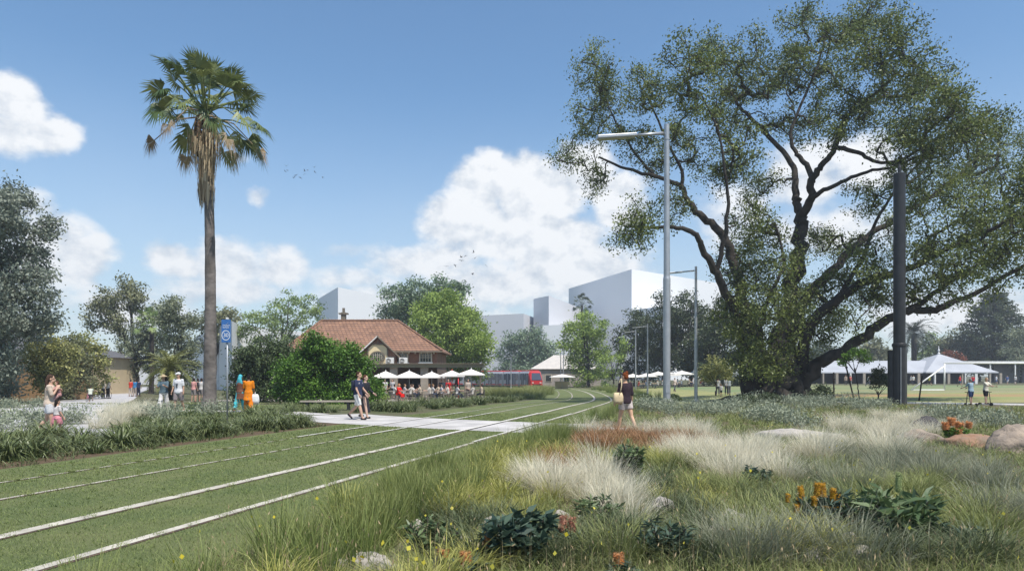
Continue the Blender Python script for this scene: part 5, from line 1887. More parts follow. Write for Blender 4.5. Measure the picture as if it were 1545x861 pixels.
    if hat:
        c, st = hat
        mb = MB()
        if st == "cap":
            mb.ball((0, .008, .075), (.093, .105, .075), 14, 8)
            mb.tube([(0, -.06, .085), (0, -.12, .078), (0, -.165, .066)], [(.08, .014), (.075, .012), (.05, .008)], 10, up=(0, 0, 1))
        else:
            mb.lathe([(.088, .07), (.085, .13), (.05, .16)], n=16)
            mb.lathe([(.19, .065), (.20, .07), (.10, .088)], n=20)
        mb.v = [tuple(M_ @ Vector(v)) for v in mb.v]
        put(mb, "cap" if st == "cap" else "straw_hat", c, .012, 1)
    if shoes:
        for i in (0, 1):
            mb = MB()
            a, t, h = J["an%d" % i], J["toe%d" % i], J["heel%d" % i]
            mb.tube([h - (t - h) * .08, h.lerp(t, .35), h.lerp(t, .8), t + (t - h) * .12], [(.040, .042), (.047, .040), (.048, .030), (.034, .022)], 10)
            put(mb, "shoe", shoes, .014, 1)
    if face:
        for s in (-1, 1):
            mb = MB().ball(M_ @ Vector((s * .032, -.086, .018)), (.011, .006, .007), 8, 6)
            put(mb, "eye", (.03, .02, .015), fz=False)
        mb = MB().ball(M_ @ Vector((0, -.093, -.062)), (.024, .005, .006), 8, 6)
        put(mb, "mouth", (.30, .09, .08), fz=False)
    o["J"] = ""
    del o["J"]
    return o, J


_skins = {}


def mat_skin(c):
    if c not in _skins:
        _skins[c] = mat("skin", c, tuple(v * .88 for v in c), scale=7, rough=.55, spec=.3)
    return _skins[c]


def at_joint(o, J, k, d=(0, 0, 0)):
    M_ = Matrix.Translation(o.location) @ Matrix.Rotation(o.rotation_euler[2], 4, "Z") @ Matrix.Scale(o.scale[0], 4)
    return M_ @ (J[k] + Vector(d))


STAND = dict(legs=((2, 2), (-2, 2)), arms=((4, 8, 12), (2, 8, 14)))
WALK = dict(lean=3, legs=((24, 6), (-16, 22)), arms=((-18, 7, 12), (20, 7, 22)))
WALK2 = dict(lean=3, legs=((-14, 34), (22, 6)), arms=((22, 7, 20), (-16, 7, 10)))
SIT = dict(lean=6, legs=((84, 84), (84, 88)), arms=((38, 8, 52), (30, 10, 62)), seat=.45)
SIT2 = dict(lean=-6, legs=((82, 80), (86, 92)), arms=((20, 10, 40), (50, 8, 70)), seat=.45)

# the woman walking away through the meadow on the crossing path
p = G(944, 653)
w1, J1 = person("woman in dark top and pale shorts walking away with a cream shoulder bag", p, R(208), dict(lean=2, legs=((-17, 14), (15, 3)), arms=((-6, 9, 18), (2, 12, 22)), head=(10, 4)), 1.74, True,
                skin=(.60, .36, .23), top=((.040, .026, .034), .62, -.06, .015), bottom=((.50, .43, .40), .26, .03), hair=((.20, .055, .018), "bun"), shoes=(.45, .35, .28), voxel=.010)
bg = at_joint(w1, J1, "pel", (.29, .03, .08))
bag = empty("shoulder_bag", bg, R(208)); tag(bag, "cream cloth bag hanging at the side of the woman in the dark top", "bag")
M_bag = cloth((.62, .49, .31))
MB().tube([(0, 0, .19), (0, 0, .10), (0, 0, -.06), (0, 0, -.15)], [(.05, .13), (.08, .17), (.10, .19), (.06, .15)], 16, up=(1, 0, 0)).build("sack", M_bag, bag, smooth=True)
for s in (-1, 1):
    MB().tube([(0, s * .10, .18), (-.07, s * .07, .40), (-.11, s * .015, .60)], .017, 6).build("strap", M_bag, bag, smooth=True)
# couple on the crossing path
p = G(540, 633)
m1, Jm = person("man in navy shirt and white shorts walking right on the crossing path", p, R(72), dict(lean=3, legs=((20, 4), (-20, 26)), arms=((8, 8, 22), (12, 8, 30)), head=(8, 0)), 1.82, False,
                top=((.035, .042, .085), .42, -.03, .02), bottom=((.68, .66, .62), .46, .026), hair=((.05, .025, .015), "short"), shoes=(.03, .03, .035), face=True)
pk = at_joint(m1, Jm, "neck", (0, .16, -.20))
bk = empty("backpack", pk, R(72)); tag(bk, "dark backpack with pale straps worn by the man in navy", "backpack")
MB().box((0, .02, -.02), (.28, .16, .40)).build("pack", cloth((.03, .035, .06)), bk, bevel=.05, smooth=True)
for s in (-1, 1):
    MB().tube([(s * .11, -.06, .16), (s * .12, -.17, .20), (s * .125, -.27, .08), (s * .13, -.21, -.10)], .016, 6).build("strap", cloth((.6, .58, .55)), bk, smooth=True)
p = G(550.5, 631)
person("woman in a long black dress walking beside the man in navy", p, R(66), dict(lean=2, legs=((16, 4), (-14, 20)), arms=((10, 6, 30), (14, 8, 40)), head=(10, 4)), 1.68, True,
       skin=(.52, .34, .26), dress=((.028, .028, .034), .17, .01, .9), hair=((.10, .035, .02), "tail"), shoes=(.03, .03, .03), face=True)
# sari pair on the lawn path
p = G(362, 621)
person("woman in turquoise with a brown patterned shawl walking away with the woman in orange", p, R(165), dict(lean=4, legs=((14, 4), (-12, 18)), arms=((16, 8, 40), (10, 8, 35))), 1.70, True,
       skin=(.28, .16, .10), dress=((.17, .075, .05), .36, .04, .7), bottom=((.06, .42, .48), .96, .05), hair=((.08, .44, .52), "veil"), shoes=(.35, .2, .12))
p = G(375, 622)
o3, J3 = person("woman in a bright orange tunic carrying a white bag, walking away", p, R(195), dict(lean=3, legs=((-12, 14), (16, 5)), arms=((6, 9, 20), (10, 8, 30))), 1.70, True,
                skin=(.28, .16, .10), dress=((.74, .22, .012), .34, .05, .55), bottom=((.70, .19, .012), .97, .05), hair=((.015, .012, .012), "bun"), shoes=(.35, .2, .12))
wb = at_joint(o3, J3, "pel", (-.30, .06, -.02))
wbag = empty("carrier_bag", wb, R(195)); tag(wbag, "white carrier bag held by the woman in orange", "bag")
MB().tube([(0, 0, -.04), (0, 0, -.16), (0, 0, -.36), (0, 0, -.52)], [(.03, .12), (.07, .17), (.10, .19), (.06, .15)], 14, up=(1, 0, 0)).build("sack", cloth((.74, .73, .72)), wbag, smooth=True)
MB().tube([(0, -.06, -.05), (0, -.02, .05), (0, .02, .05), (0, .06, -.05)], .012, 6).build("handle", cloth((.74, .73, .72)), wbag)
# hat woman and cap man strolling towards us
p = G(247, 621.5)
person("woman in straw hat, grey blue top and long white skirt walking towards the viewer", p, R(8), dict(lean=2, legs=((14, 4), (-12, 16)), arms=((30, 8, 70, 20), (34, 8, 74, 20)), head=(-12, 8)), 1.68, True,
       skin=(.42, .26, .18), top=((.095, .14, .17), .55, 0, .02), bottom=((.66, .63, .62), .95, .06), hair=((.06, .035, .02), "bob"), hat=((.45, .35, .22), "straw"), shoes=(.3, .25, .2), face=True)
p = G(269.5, 622)
o4, J4 = person("man in white cap, white shirt with dark print and grey shorts walking towards the viewer", p, R(-6), dict(lean=1, legs=((10, 4), (-10, 12)), arms=((4, 9, 16), (-4, 10, 14)), head=(-8, 0)), 1.78, False,
                skin=(.48, .29, .20), top=((.66, .65, .67), .48, -.10, .03), bottom=((.30, .25, .25), .46, .04), hair=((.04, .03, .025), "short"), hat=((.72, .72, .74), "cap"), shoes=(.5, .48, .46), face=True)
pr = MB()                                   # the dark print on his chest
for (a, b, z, w_) in ((-.06, .06, .36, .02), (-.03, .04, .30, .05), (-.012, .03, .22, .06)):
    pr.tube([J4["pel"] + J4["sp"] * z + Vector((a, -.128, 0)), J4["pel"] + J4["sp"] * z + Vector(((a + b) / 2, -.142, 0)), J4["pel"] + J4["sp"] * z + Vector((b, -.130, 0))], w_ * .55, 8)
q = pr.build("print", cloth((.05, .05, .06)), o4)
# mother with a baby on her shoulder and a girl
p = G(75, 659)
mo, Jo = person("long haired woman in beige top and white shorts carrying a baby on her shoulder", p, R(112), dict(lean=2, legs=((10, 4), (-14, 26)), arms=((18, 6, 138, 40), (8, 8, 122, 70)), head=(14, 4)), 1.66, True,
                skin=(.56, .35, .25), top=((.56, .45, .36), .5, -.10, .03), bottom=((.66, .66, .68), .30, .03), hair=((.07, .04, .028), "long"), shoes=(.6, .58, .55), voxel=.010)
bp = at_joint(mo, Jo, "neck", (.03, -.20, -.36))
person("baby in pink held against the shoulder of the woman in beige", bp - Vector((0, 0, .14)), R(-52), dict(lean=10, legs=((60, 70), (50, 60)), arms=((60, 20, 40), (50, 20, 40)), seat=.35), .78, True,
       skin=(.56, .34, .25), top=((.50, .26, .24), .5, -.08, .02), bottom=((.5, .3, .28), .9, .03), hair=((.10, .045, .03), "short"), shoes=None)
p = G(86, 660)
person("little girl with long black hair, white shirt and pink shorts beside the woman in beige", p, R(150), dict(lean=2, legs=((14, 4), (-12, 16)), arms=((6, 10, 20), (10, 10, 30))), 1.02, True,
       skin=(.56, .33, .23), top=((.66, .60, .58), .4, .12, .02), bottom=((.66, .26, .30), .36, .06), hair=((.02, .016, .015), "long"), shoes=(.5, .3, .3))
# two children on the right path, with scooters
def scooter(label, loc, rz, c):
    s = empty("kick_scooter", loc, rz); tag(s, label, "scooter")
    MB().box((0, .02, .11), (.11, .50, .025)).build("deck", c, s, bevel=.006)
    st = MB().tube([(0, -.27, .10), (0, -.20, .80)], .02, 8).build("steering_post", M_tramd, s, smooth=True)
    MB().tube([(-.20, -.20, .80), (.20, -.20, .80)], .017, 8).build("handlebar", M_tramd, st, smooth=True)
    for y in (-.31, .31):
        MB().tube([(-.02, y, .10), (.02, y, .10)], .10, 16).build("wheel", M_tramd, s)
    MB().tube([(0, -.27, .14), (0, -.31, .10)], .02, 6).build("fork", M_tramd, s)
    return s


p = G(1487, 612)
kid, Jk = person("child in a cream shirt and black shorts standing on a scooter on the right path", p + Vector((0, 0, .10)), R(25), dict(lean=6, legs=((8, 6), (0, 4)), arms=((46, 8, 34), (46, 8, 34))), 1.44, False,
                 skin=(.55, .36, .26), top=((.66, .62, .52), .5, -.06, .03), bottom=((.025, .025, .03), .46, .03), hair=((.38, .24, .12), "bob"), shoes=(.05, .05, .05), face=True)
scooter("dark kick scooter under the child in cream", p, R(25), M_tramd)
p = G(1465, 613)
person("child in grey blue top and dark shorts, left of the child in cream", p + Vector((0, 0, .10)), R(200), dict(lean=4, legs=((6, 4), (-2, 6)), arms=((40, 8, 30), (40, 8, 30))), 1.40, False,
       skin=(.45, .29, .21), top=((.28, .38, .44), .5, -.06, .03), bottom=((.035, .06, .14), .46, .03), hair=((.22, .20, .20), "short"), shoes=(.05, .05, .05))
scooter("thin kick scooter under the child in grey and blue", p, R(200), M_steel)

# ---- bicycles and people far down the left road
def bicycle(label, loc, rz, c, sc=1.0):
    b = empty("bicycle", loc, rz); tag(b, label, "bicycle"); b.scale = (sc,) * 3
    for y in (-.52, .52):
        w_ = MB().tube([(0, y + .33 * math.cos(i * .2618), .34 + .33 * math.sin(i * .2618)) for i in range(25)], .018, 6).build("wheel", M_tramd, b)
        mb = MB()
        for i in range(6):
            mb.tube([(0, y, .34), (0, y + .32 * math.cos(i * 1.047), .34 + .32 * math.sin(i * 1.047))], .004, 4)
        mb.build("spokes", M_steel, w_)
    mb = MB()
    A, B, C_, D_ = (0, .52, .34), (0, .10, .30), (0, .22, .82), (0, -.38, .82)
    for u, v in ((A, B), (B, C_), (C_, A), (C_, D_), (B, D_), (D_, (0, -.52, .34))):
        mb.tube([u, v], .018, 6)
    mb.build("frame", c, b)
    MB().tube([(0, -.37, .82), (0, -.36, .98), (-.26, -.30, 1.0)], .014, 6).tube([(0, -.36, .98), (.26, -.30, 1.0)], .014, 6).build("handlebar", M_tramd, b)
    MB().ball((0, .25, .90), (.07, .13, .035), 10, 6).build("saddle", M_tramd, b)
    return b


RIDE = dict(lean=22, legs=((70, 70), (40, 60)), arms=((58, 6, 18), (58, 6, 18)), seat=.80)
p = G(133, 606)
bicycle("pink childs bicycle on the left road", p, R(200), cloth((.6, .2, .25)), .78)
person("child in pale top riding the pink bicycle", p + Vector((.05, .15, -.12)), R(200), RIDE, 1.30, False, top=((.55, .58, .5), .5, -.04), bottom=((.1, .09, .1), .5), hair=((.05, .04, .03), "short"), voxel=.016, key="ride")
p = G(158, 601)
bicycle("dark bicycle beside the standing pair on the left road", p, R(170), M_tramd)
person("man in white shirt and black trousers with a bicycle on the left road", onground(163, p.y), R(150), STAND, 1.78, False, top=((.6, .6, .6), .5, -.04), bottom=((.03, .03, .035), .95), hair=((.05, .04, .03), "short"), voxel=.016, key="st")
person("person in a pale top beside the man with the bicycle", onground(155.5, p.y + .3), R(160), STAND, 1.62, True, top=((.6, .58, .58), .5, -.04), bottom=((.12, .12, .14), .95), hair=((.05, .04, .03), "bob"), voxel=.016, key="stf")
py_ = 70
for px, lab, tc_, bc in ((197, "person in a red top in the trio far down the left road", (.55, .06, .04), (.5, .42, .36)), (203.5, "person in a blue top in the trio far down the left road", (.05, .20, .42), (.4, .33, .28)), (209, "person in dark navy in the trio far down the left road", (.03, .04, .09), (.03, .035, .06))):
    person(lab, onground(px, py_), R(170), STAND, 1.68, False, top=(tc_, .5, -.06), bottom=(bc, .95), hair=((.05, .04, .03), "short"), voxel=.016, key="st")
for px, d, lab, tc_ in ((292, 50, "person in pink just left of the tall palm trunk", (.6, .3, .28)), (298, 51, "person in black in the middle of the group left of the palm trunk", (.03, .03, .035)), (303.5, 50.5, "person in white touching the left edge of the palm trunk", (.58, .56, .55))):
    person(lab, onground(px, d), R(160), STAND, 1.68, True, top=(tc_, .4, -.06), bottom=((.3, .26, .25), .5), hair=((.04, .03, .03), "bob"), voxel=.016, key="stf")

# ---- the cafe crowd
def chair_mesh():
    mb = MB().box((0, 0, .44), (.42, .42, .035)).box((0, .20, .70), (.42, .03, .36))
    for x in (-.18, .18):
        for y in (-.18, .19):
            mb.box((x, y, .22), (.035, .035, .43))
        mb.box((x, .20, .50), (.035, .03, .12))
    return mb.mesh("chair")


def table_mesh():
    return MB().lathe([(.40, .70), (.42, .72), (.42, .74), (.40, .745)], n=16).tube([(0, 0, 0), (0, 0, .7)], .03, 8).lathe([(.24, 0), (.24, .03), (.05, .05)], n=12).mesh("table")


CH, TB = chair_mesh(), table_mesh()
CH.materials.append(M_timber); TB.materials.append(M_stone)
rr = random.Random(17)
TOPC = [(.52, .52, .56), (.45, .52, .62), (.62, .58, .52), (.50, .10, .08), (.32, .36, .40), (.58, .56, .54), (.16, .20, .28), (.60, .50, .38), (.40, .48, .38), (.64, .64, .66)]
words_ = ["first", "second"]
CREW = []
tabs = [(592, 61.0), (607, 58.5), (622, 60.5), (636, 58.8), (650, 60.5), (664, 59.0), (678, 60.0), (702, 58.0), (716, 60.5)]
CN = {0: "pale grey", 1: "light blue", 2: "cream", 3: "dark red", 4: "slate", 5: "off white", 6: "navy", 7: "sand", 8: "sage green", 9: "white"}
n_ = 0
TPOS = ("nearest the hedge", "between the first two parasols", "under the second parasol", "between second and third parasols", "under the third parasol", "right of the third parasol", "by the red parasol pole", "left below the largest parasol", "right below the largest parasol")
for ti_, (px, Y) in enumerate(tabs):
    b = onground(px, Y)
    t = link("cafe_table", TB, None, None, b)
    tag(t, "round stone topped cafe table " + TPOS[ti_], "table", "round tables on the cafe terrace")
    for s in (-1, 1):
        a = s * R(80) + rr.uniform(-.3, .3)
        q = b + Vector((math.sin(a) * .72, -math.cos(a) * .72 * .5, 0))
        f = math.atan2(b.x - q.x, -(b.y - q.y))
        c = link("cafe_chair", CH, None, None, q, f)
        tag(c, "dark timber cafe chair, %s of table %s" % ("left" if s < 0 else "right", TPOS[ti_]), "chair", "chairs on the cafe terrace")
        k = (n_ * 7 + ti_) % 10
        if (ti_, s) == (0, 1):
            tc_, nm = (.62, .03, .02), "bright red"
        else:
            tc_, nm = TOPC[k], CN[k]
        fem = n_ % 2 == 0
        if rr.random() < .95:
            person("seated %s in %s top, %s of table %s" % ("woman" if fem else "man", nm, "left" if s < 0 else "right", TPOS[ti_]), q, f, SIT if n_ % 3 else SIT2, 1.68, fem, skin=(.48, .30, .22),
                   top=(tc_, .5, -.03), bottom=((.06, .07, .10) if k % 2 else (.25, .22, .2), .95), hair=(((.05, .035, .025), (.2, .11, .05), (.02, .02, .02))[n_ % 3], "bob" if fem else "short"), voxel=.02, key="sit%d%d" % (n_ % 3 > 0, fem), group="people seated at the cafe tables")
        n_ += 1
# standing waiters and guests
for px, d, rz_, tc_, bc, fem, lab in ((581, 66, 10, (.62, .62, .62), (.05, .05, .06), 0, "waiter in white standing under the leftmost cafe parasol"), (592.5, 66.5, -20, (.58, .58, .60), (.08, .08, .1), 1, "woman in white standing between the two left parasols"), (676.5, 60.5, 0, (.50, .025, .03), (.45, .02, .03), 1, "woman all in red standing by the red parasol pole"), (671, 61.5, 30, (.22, .30, .30), (.08, .1, .11), 0, "man in grey green standing next to the woman in red"), (666, 62, -30, (.05, .06, .07), (.05, .05, .06), 0, "man in black standing behind the seated guests"), (706, 61.5, 20, (.5, .42, .36), (.12, .1, .1), 1, "woman in a sand top standing under the largest parasol")):
    person(lab, onground(px, d), R(rz_), STAND, 1.72, bool(fem), top=(tc_, .5, -.08), bottom=(bc, .95), hair=((.05, .035, .03), "bob" if fem else "short"), voxel=.02, key="st2%d" % fem)
p = onground(601, 55.5)
person("woman in a bright red dress sitting on the low wall edge nearest the planting", p, R(60), SIT, 1.7, True, dress=None, top=((.70, .02, .015), .6, -.08, .05), bottom=((.66, .02, .015), .75, .05), hair=((.42, .16, .05), "long"), voxel=.016, key="sitred")
c = link("cafe_chair", CH, None, None, p, R(60)); tag(c, "dark timber chair under the woman in red nearest the planting", "chair", "chairs on the cafe terrace")

# ---- people far off on the right
for px, d, rz_, tc_, fem, lab in ((1018, 86, 20, (.6, .5, .45), 1, "person in a pale top walking on the dry lawn left of the second lamp"), (1083, 70, 160, (.4, .4, .42), 0, "adult in grey at the left of the family by the small lawn tree"), (1096, 71, 180, (.55, .55, .58), 1, "adult in a pale top at the middle of the family by the small lawn tree"), (1100, 70.5, 200, (.30, .33, .36), 0, "adult in slate at the right of the family by the small lawn tree")):
    person(lab, onground(px, d), R(rz_), WALK if px == 1018 else STAND, 1.7, bool(fem), top=(tc_, .5, -.06), bottom=((.1, .1, .12), .95), hair=((.05, .035, .03), "short"), voxel=.02, key=("wk2" if px == 1018 else "st2%d" % fem))
person("small child in white and black with the family by the small lawn tree", onground(1088, 66.5), R(20), STAND, 1.15, False, top=((.66, .64, .62), .5, -.06), bottom=((.03, .03, .035), .45), hair=((.05, .035, .03), "short"), voxel=.02, key="st20")
for px, d, rz_, tc_, bc, pose_, lab in ((1402, 118, 90, (.55, .52, .03), (.03, .03, .04), WALK, "player in a yellow shirt running left of the goal"), (1448, 108, 40, (.60, .03, .04), (.05, .1, .2), WALK, "player in a red shirt right of the goal, left one of two"), (1468, 110, -30, (.60, .03, .04), (.05, .1, .2), WALK2, "player in a red shirt right of the goal, right one of two"), (1503, 135, 30, (.6, .62, .66), (.1, .15, .3), WALK, "player in pale blue near the canopy shelter, leftmost of three"), (1520, 132, -60, (.15, .22, .45), (.6, .6, .62), WALK2, "player in dark blue near the canopy shelter, middle of three"), (1532, 136, 0, (.6, .6, .6), (.1, .1, .12), STAND, "player in white near the canopy shelter, rightmost of three"), (1378, 128, 0, (.62, .62, .6), (.05, .05, .06), STAND, "person in white by the pavilion posts right of the black mast"), (1374, 124, 60, (.4, .42, .45), (.05, .05, .06), WALK, "person in grey by the pavilion posts right of the black mast"), (1283, 120, 20, (.5, .12, .10), (.1, .1, .1), STAND, "person in dark red under the pavilion left of the mast"), (1276, 122, -20, (.45, .36, .3), (.1, .1, .1), STAND, "person in tan under the pavilion left of the mast"), (1310, 112, 60, (.6, .6, .58), (.1, .1, .12), WALK2, "person in white walking before the pavilion, left of the young tree")):
    person(lab, onground(px, d), R(rz_), pose_, 1.75, False, top=(tc_, .5, -.06), bottom=(bc, .46 if "player" in lab else .95), hair=((.05, .035, .03), "short"), voxel=.02, key="far%d" % (0 if pose_ is STAND else 1 if pose_ is WALK else 2))
k0 = None
for i in range(12):
    px = 952 + i * 9.4 + (i * 37 % 5)
    person("seated guest in a pale or dark top under the pale parasols by the dark trees", onground(px, 108 + (i * 5) % 4), R(90 if i % 2 else -90), SIT, 1.68, bool(i % 2), top=(TOPC[(i * 3) % 10], .5, -.03), bottom=((.06, .06, .08), .95), hair=((.05, .035, .03), "short"), voxel=.02, key="sit1%d" % (i % 2), group="guests seated under the far parasols")
    c = link("cafe_chair", CH, None, None, onground(px, 108 + (i * 5) % 4), R(90 if i % 2 else -90))
    tag(c, "dark timber chair under the far pale parasols", "chair", "chairs under the far parasols")

# ---------------------------------------------------------------- birds
M_bird = mat("dark_feather", (0.03, 0.032, 0.04), (0.05, 0.05, 0.06), 5)


def bird_mesh(name, flap, yaw):
    mb = MB()
    mb.tube([(0, .30, 0), (0, .16, .01), (0, 0, .0), (0, -.18, .0), (0, -.30, .02)], [(.02, .01), (.05, .05), (.075, .07), (.05, .05), (.02, .02)], 8)
    mb.ball((0, .26, .02), (.045, .06, .045), 8, 6)
    for s in (-1, 1):
        a = Vector((s * .04, .10, .02)); b = Vector((s * .38, .13, .02 + flap * .25)); c = Vector((s * .72, -.05, .02 + flap * .38)); d = Vector((s * .36, -.10, .02 + flap * .22)); e = Vector((s * .04, -.10, .02))
        t = Vector((0, 0, .015))
        mb.add([a, b, c, d, e, a + t, b + t, c + t, d + t, e + t], [(0, 1, 3, 4), (1, 2, 3), (5, 9, 8, 6), (6, 8, 7), (0, 5, 6, 1), (1, 6, 7, 2), (2, 7, 8, 3), (3, 8, 9, 4)])
    mb.add([(-.04, -.26, .01), (.04, -.26, .01), (.08, -.44, .01), (-.08, -.44, .01), (-.04, -.26, .022), (.04, -.26, .022), (.08, -.44, .022), (-.08, -.44, .022)], [(0, 1, 2, 3), (7, 6, 5, 4), (0, 4, 5, 1), (2, 6, 7, 3), (1, 5, 6, 2), (0, 3, 7, 4)])
    me = mb.mesh(name)
    me.materials.append(M_bird)
    return me


BM = [bird_mesh("bird", f, 0) for f in (1.1, .3, -.5)]
for (x, y), i in zip(((431.9, 250.5), (430.2, 258.5), (433.6, 256.8), (442.6, 268.2), (446.2, 264.6), (453, 267.8), (459.8, 258.2), (464.5, 257), (460, 262.5), (474.2, 252.6), (475, 259.8), (487, 267.2)), range(99)):
    o = link("bird", BM[i % 3], None, None, W(x, y, 150 + (i * 7) % 13), .6 + i)
    o.rotation_euler = (.25, .4 * math.sin(i * 2), .6 + i * .7); o.scale = (.72,) * 3
    tag(o, "small dark bird in the flock of the open blue sky right of the palm crown", "bird", "flock of birds right of the palm")
for (x, y), i in zip(((673, 401.8), (686.4, 399.8), (695.5, 388), (695.8, 393), (702, 386), (714.6, 380.8), (716.3, 389.6), (732.6, 399.7), (713, 413.8)), range(99)):
    o = link("bird", BM[(i + 1) % 3], None, None, W(x, y, 140 + (i * 7) % 13), .3 + i)
    o.rotation_euler = (.25, .5 * math.sin(i * 2), .3 + i * .9); o.scale = (.85,) * 3
    tag(o, "dark bird in the flock crossing the big white cloud above the cafe", "bird", "flock of birds below the big cloud")
# ---------------------------------------------------------------- planting
M_g_rush = leafmat("rush_blade", (0.045, 0.10, 0.018), (0.14, 0.22, 0.045), tip=(0.25, 0.27, 0.09), trans=0.25, rough=.5)
M_g_olive = leafmat("meadow_blade", (0.060, 0.105, 0.025), (0.19, 0.24, 0.06), tip=(0.28, 0.29, 0.11), trans=0.25, rough=.6)
M_g_yel = leafmat("yellow_blade", (0.16, 0.19, 0.028), (0.34, 0.34, 0.06), tip=(0.44, 0.42, 0.13), trans=0.3, rough=.5)
M_g_pale = leafmat("plume_blade", (0.48, 0.43, 0.29), (0.72, 0.66, 0.49), tip=(0.80, 0.75, 0.60), trans=0.35, rough=.8)
M_g_plbase = leafmat("plume_leaf", (0.13, 0.14, 0.06), (0.24, 0.24, 0.11), tip=(0.35, 0.32, 0.2), trans=0.25, rough=.6)
M_g_red = leafmat("russet_blade", (0.20, 0.085, 0.035), (0.30, 0.17, 0.07), tip=(0.36, 0.20, 0.10), trans=0.25, rough=.6)
M_g_strap = leafmat("strap_leaf", (0.035, 0.065, 0.018), (0.10, 0.145, 0.045), tip=(0.17, 0.19, 0.08), trans=0.2, rough=.4)
M_g_grey = leafmat("silver_leaf", (0.13, 0.165, 0.105), (0.28, 0.32, 0.22), tip=(0.38, 0.41, 0.30), trans=0.2, rough=.6)
M_g_slate = leafmat("slate_blade", (0.10, 0.13, 0.085), (0.21, 0.24, 0.155), tip=(0.30, 0.30, 0.21), trans=0.25, rough=.7)
M_lawnblade = leafmat("lawn_blade", (0.065, 0.125, 0.024), (0.20, 0.25, 0.075), tip=(0.25, 0.27, 0.10), trans=0.25, rough=.6)
M_straw = leafmat("straw_blade", (0.24, 0.19, 0.10), (0.40, 0.33, 0.20), trans=0.2, rough=.8)

prng = np.random.default_rng(77)


def inst(name, meshes, m, spots, label, cat, group, smin=.8, smax=1.25, child=None, zoff=0.0):
    for me in meshes:
        if not me.materials:
            me.materials.append(m)
    for i, (x, y) in enumerate(spots):
        o = bpy.data.objects.new(name, meshes[i % len(meshes)])
        COL.objects.link(o)
        s = prng.uniform(smin, smax)
        o.location = (x, y, hf(x, y) + zoff)
        o.rotation_euler = (0, 0, prng.uniform(0, 6.28))
        o.scale = (s, s, s * prng.uniform(.85, 1.15))
        tag(o, label, cat, group)
        if child:
            cn, cms, cm = child
            me = cms[i % len(cms)]
            if not me.materials:
                me.materials.append(cm)
            c = bpy.data.objects.new(cn, me); COL.objects.link(c); c.parent = o


def along_track(o0, o1, y0, y1, n, power=1.0):
    out = []
    ys_ = np.array([p[1] for p in TL])
    for _ in range(n):
        y = y0 + (y1 - y0) * prng.uniform(0, 1) ** power
        i = int(np.argmin(np.abs(ys_ - y)))
        x, yy, ph = TL[i]
        o = prng.uniform(o0, o1)
        out.append((x + math.cos(ph) * o, yy - math.sin(ph) * o))
    return out


def patch(px, py, rx, ry, n):
    """n ground spots in an ellipse of the garden round the ground point seen at (px, py)"""
    c = G(px, py)
    a = G(px + rx, py); b = G(px, py + ry)
    ex, ey = abs(a.x - c.x), abs(b.y - c.y) * 1.15
    out = []
    while len(out) < n:
        u, v = prng.uniform(-1, 1, 2)
        if u * u + v * v < 1:
            out.append((c.x + u * ex, c.y + v * ey))
    return out


def near_path(x, y, d):
    return min((x - p.x) ** 2 + (y - p.y) ** 2 for p in XPATH) < d * d


def clear(sp, d=2.3):
    return [s for s in sp if not near_path(s[0], s[1], d)]


# lawn blades, thick near the viewer and thinner with distance
def lawn():
    N_ = LAWN_N
    y = 5.0 + 26 * prng.uniform(0, 1, N_) ** 1.7
    i = np.searchsorted(T_ARR[:, 1], y)
    x = T_ARR[i, 0] + prng.uniform(-5.2, 3.0, N_)
    o = track_off(x[:40000], y[:40000]) if False else None
    off = (x - T_ARR[i, 0]) * np.cos(T_PH[i])
    keep = np.ones(N_, bool)
    for c, w_ in ((1.5, .05), (0, .08), (-2.16, .012), (-3.62, .0)):
        keep &= ~(np.abs(off - c) < w_)
    px = np.array([(p.x, p.y) for p in resample([(q.x, q.y, 0) for q in XPATH], .4)])
    far = np.ones(N_, bool)
    idx = np.where(y > 15)[0]
    d = np.sqrt(((np.stack([x[idx], y[idx]], 1)[:, None] - px[None]) ** 2).sum(2)).min(1)
    far[idx] = d > 2.12
    keep &= far
    x, y, off = x[keep], y[keep], off[keep]
    n = len(x)
    z = hz(x, y)
    sc = np.clip(y / 9, .8, 2.6)
    patchy = 0.5 + 0.5 * np.sin(x * 1.7 + np.sin(y * .9) * 2) * np.sin(y * 1.3 + x * .6)
    me = blade_mesh("grass", np.stack([x, y, z + .002], 1), prng.uniform(0, 6.28, n), np.abs(prng.normal(0, .5, n)), prng.uniform(.022, .055, n) * (1 + .5 * patchy * prng.uniform(0, 1, n)), .006 * sc, .5,
                    vals=np.clip(prng.normal(.45, .2, n) + .6 * (patchy - .5), 0, 1), rng=prng)
    o = link("lawn_grass", me, M_lawnblade)
    tag(o, "short mown grass between the tram rails", "grass", kind="stuff")


lawn()


# meadow cover: many grasses mixed, one object
def scatter(name, label, spots, n_blade, spread, h, w, m, lean=.5, curve=.4):
    sp = np.array(spots)
    n = len(sp)
    k = prng.poisson(n_blade, n)
    base = np.repeat(sp, k, 0)
    N_ = len(base)
    r = spread * np.sqrt(prng.uniform(0, 1, N_)); a = prng.uniform(0, 6.283, N_)
    x, y = base[:, 0] + r * np.cos(a), base[:, 1] + r * np.sin(a)
    hs = np.repeat(prng.uniform(.6, 1.25, n), k)
    cv = np.repeat(np.clip(prng.normal(.5, .22, n), 0, 1), k)
    wd = w * np.clip(y / 8, .8, 3.0)
    me = blade_mesh("grass", np.stack([x, y, hz(x, y) - .01], 1), a + prng.normal(0, .6, N_), np.clip(np.abs(prng.normal(0, 1, N_)) * lean, 0, 1.2), h * hs * prng.uniform(.5, 1.1, N_), wd * prng.uniform(.6, 1.2, N_), curve,
                    vals=np.clip(cv + prng.normal(0, .15, N_), 0, 1), rng=prng)
    o = link(name, me, m)
    tag(o, label, "grass", kind="stuff")


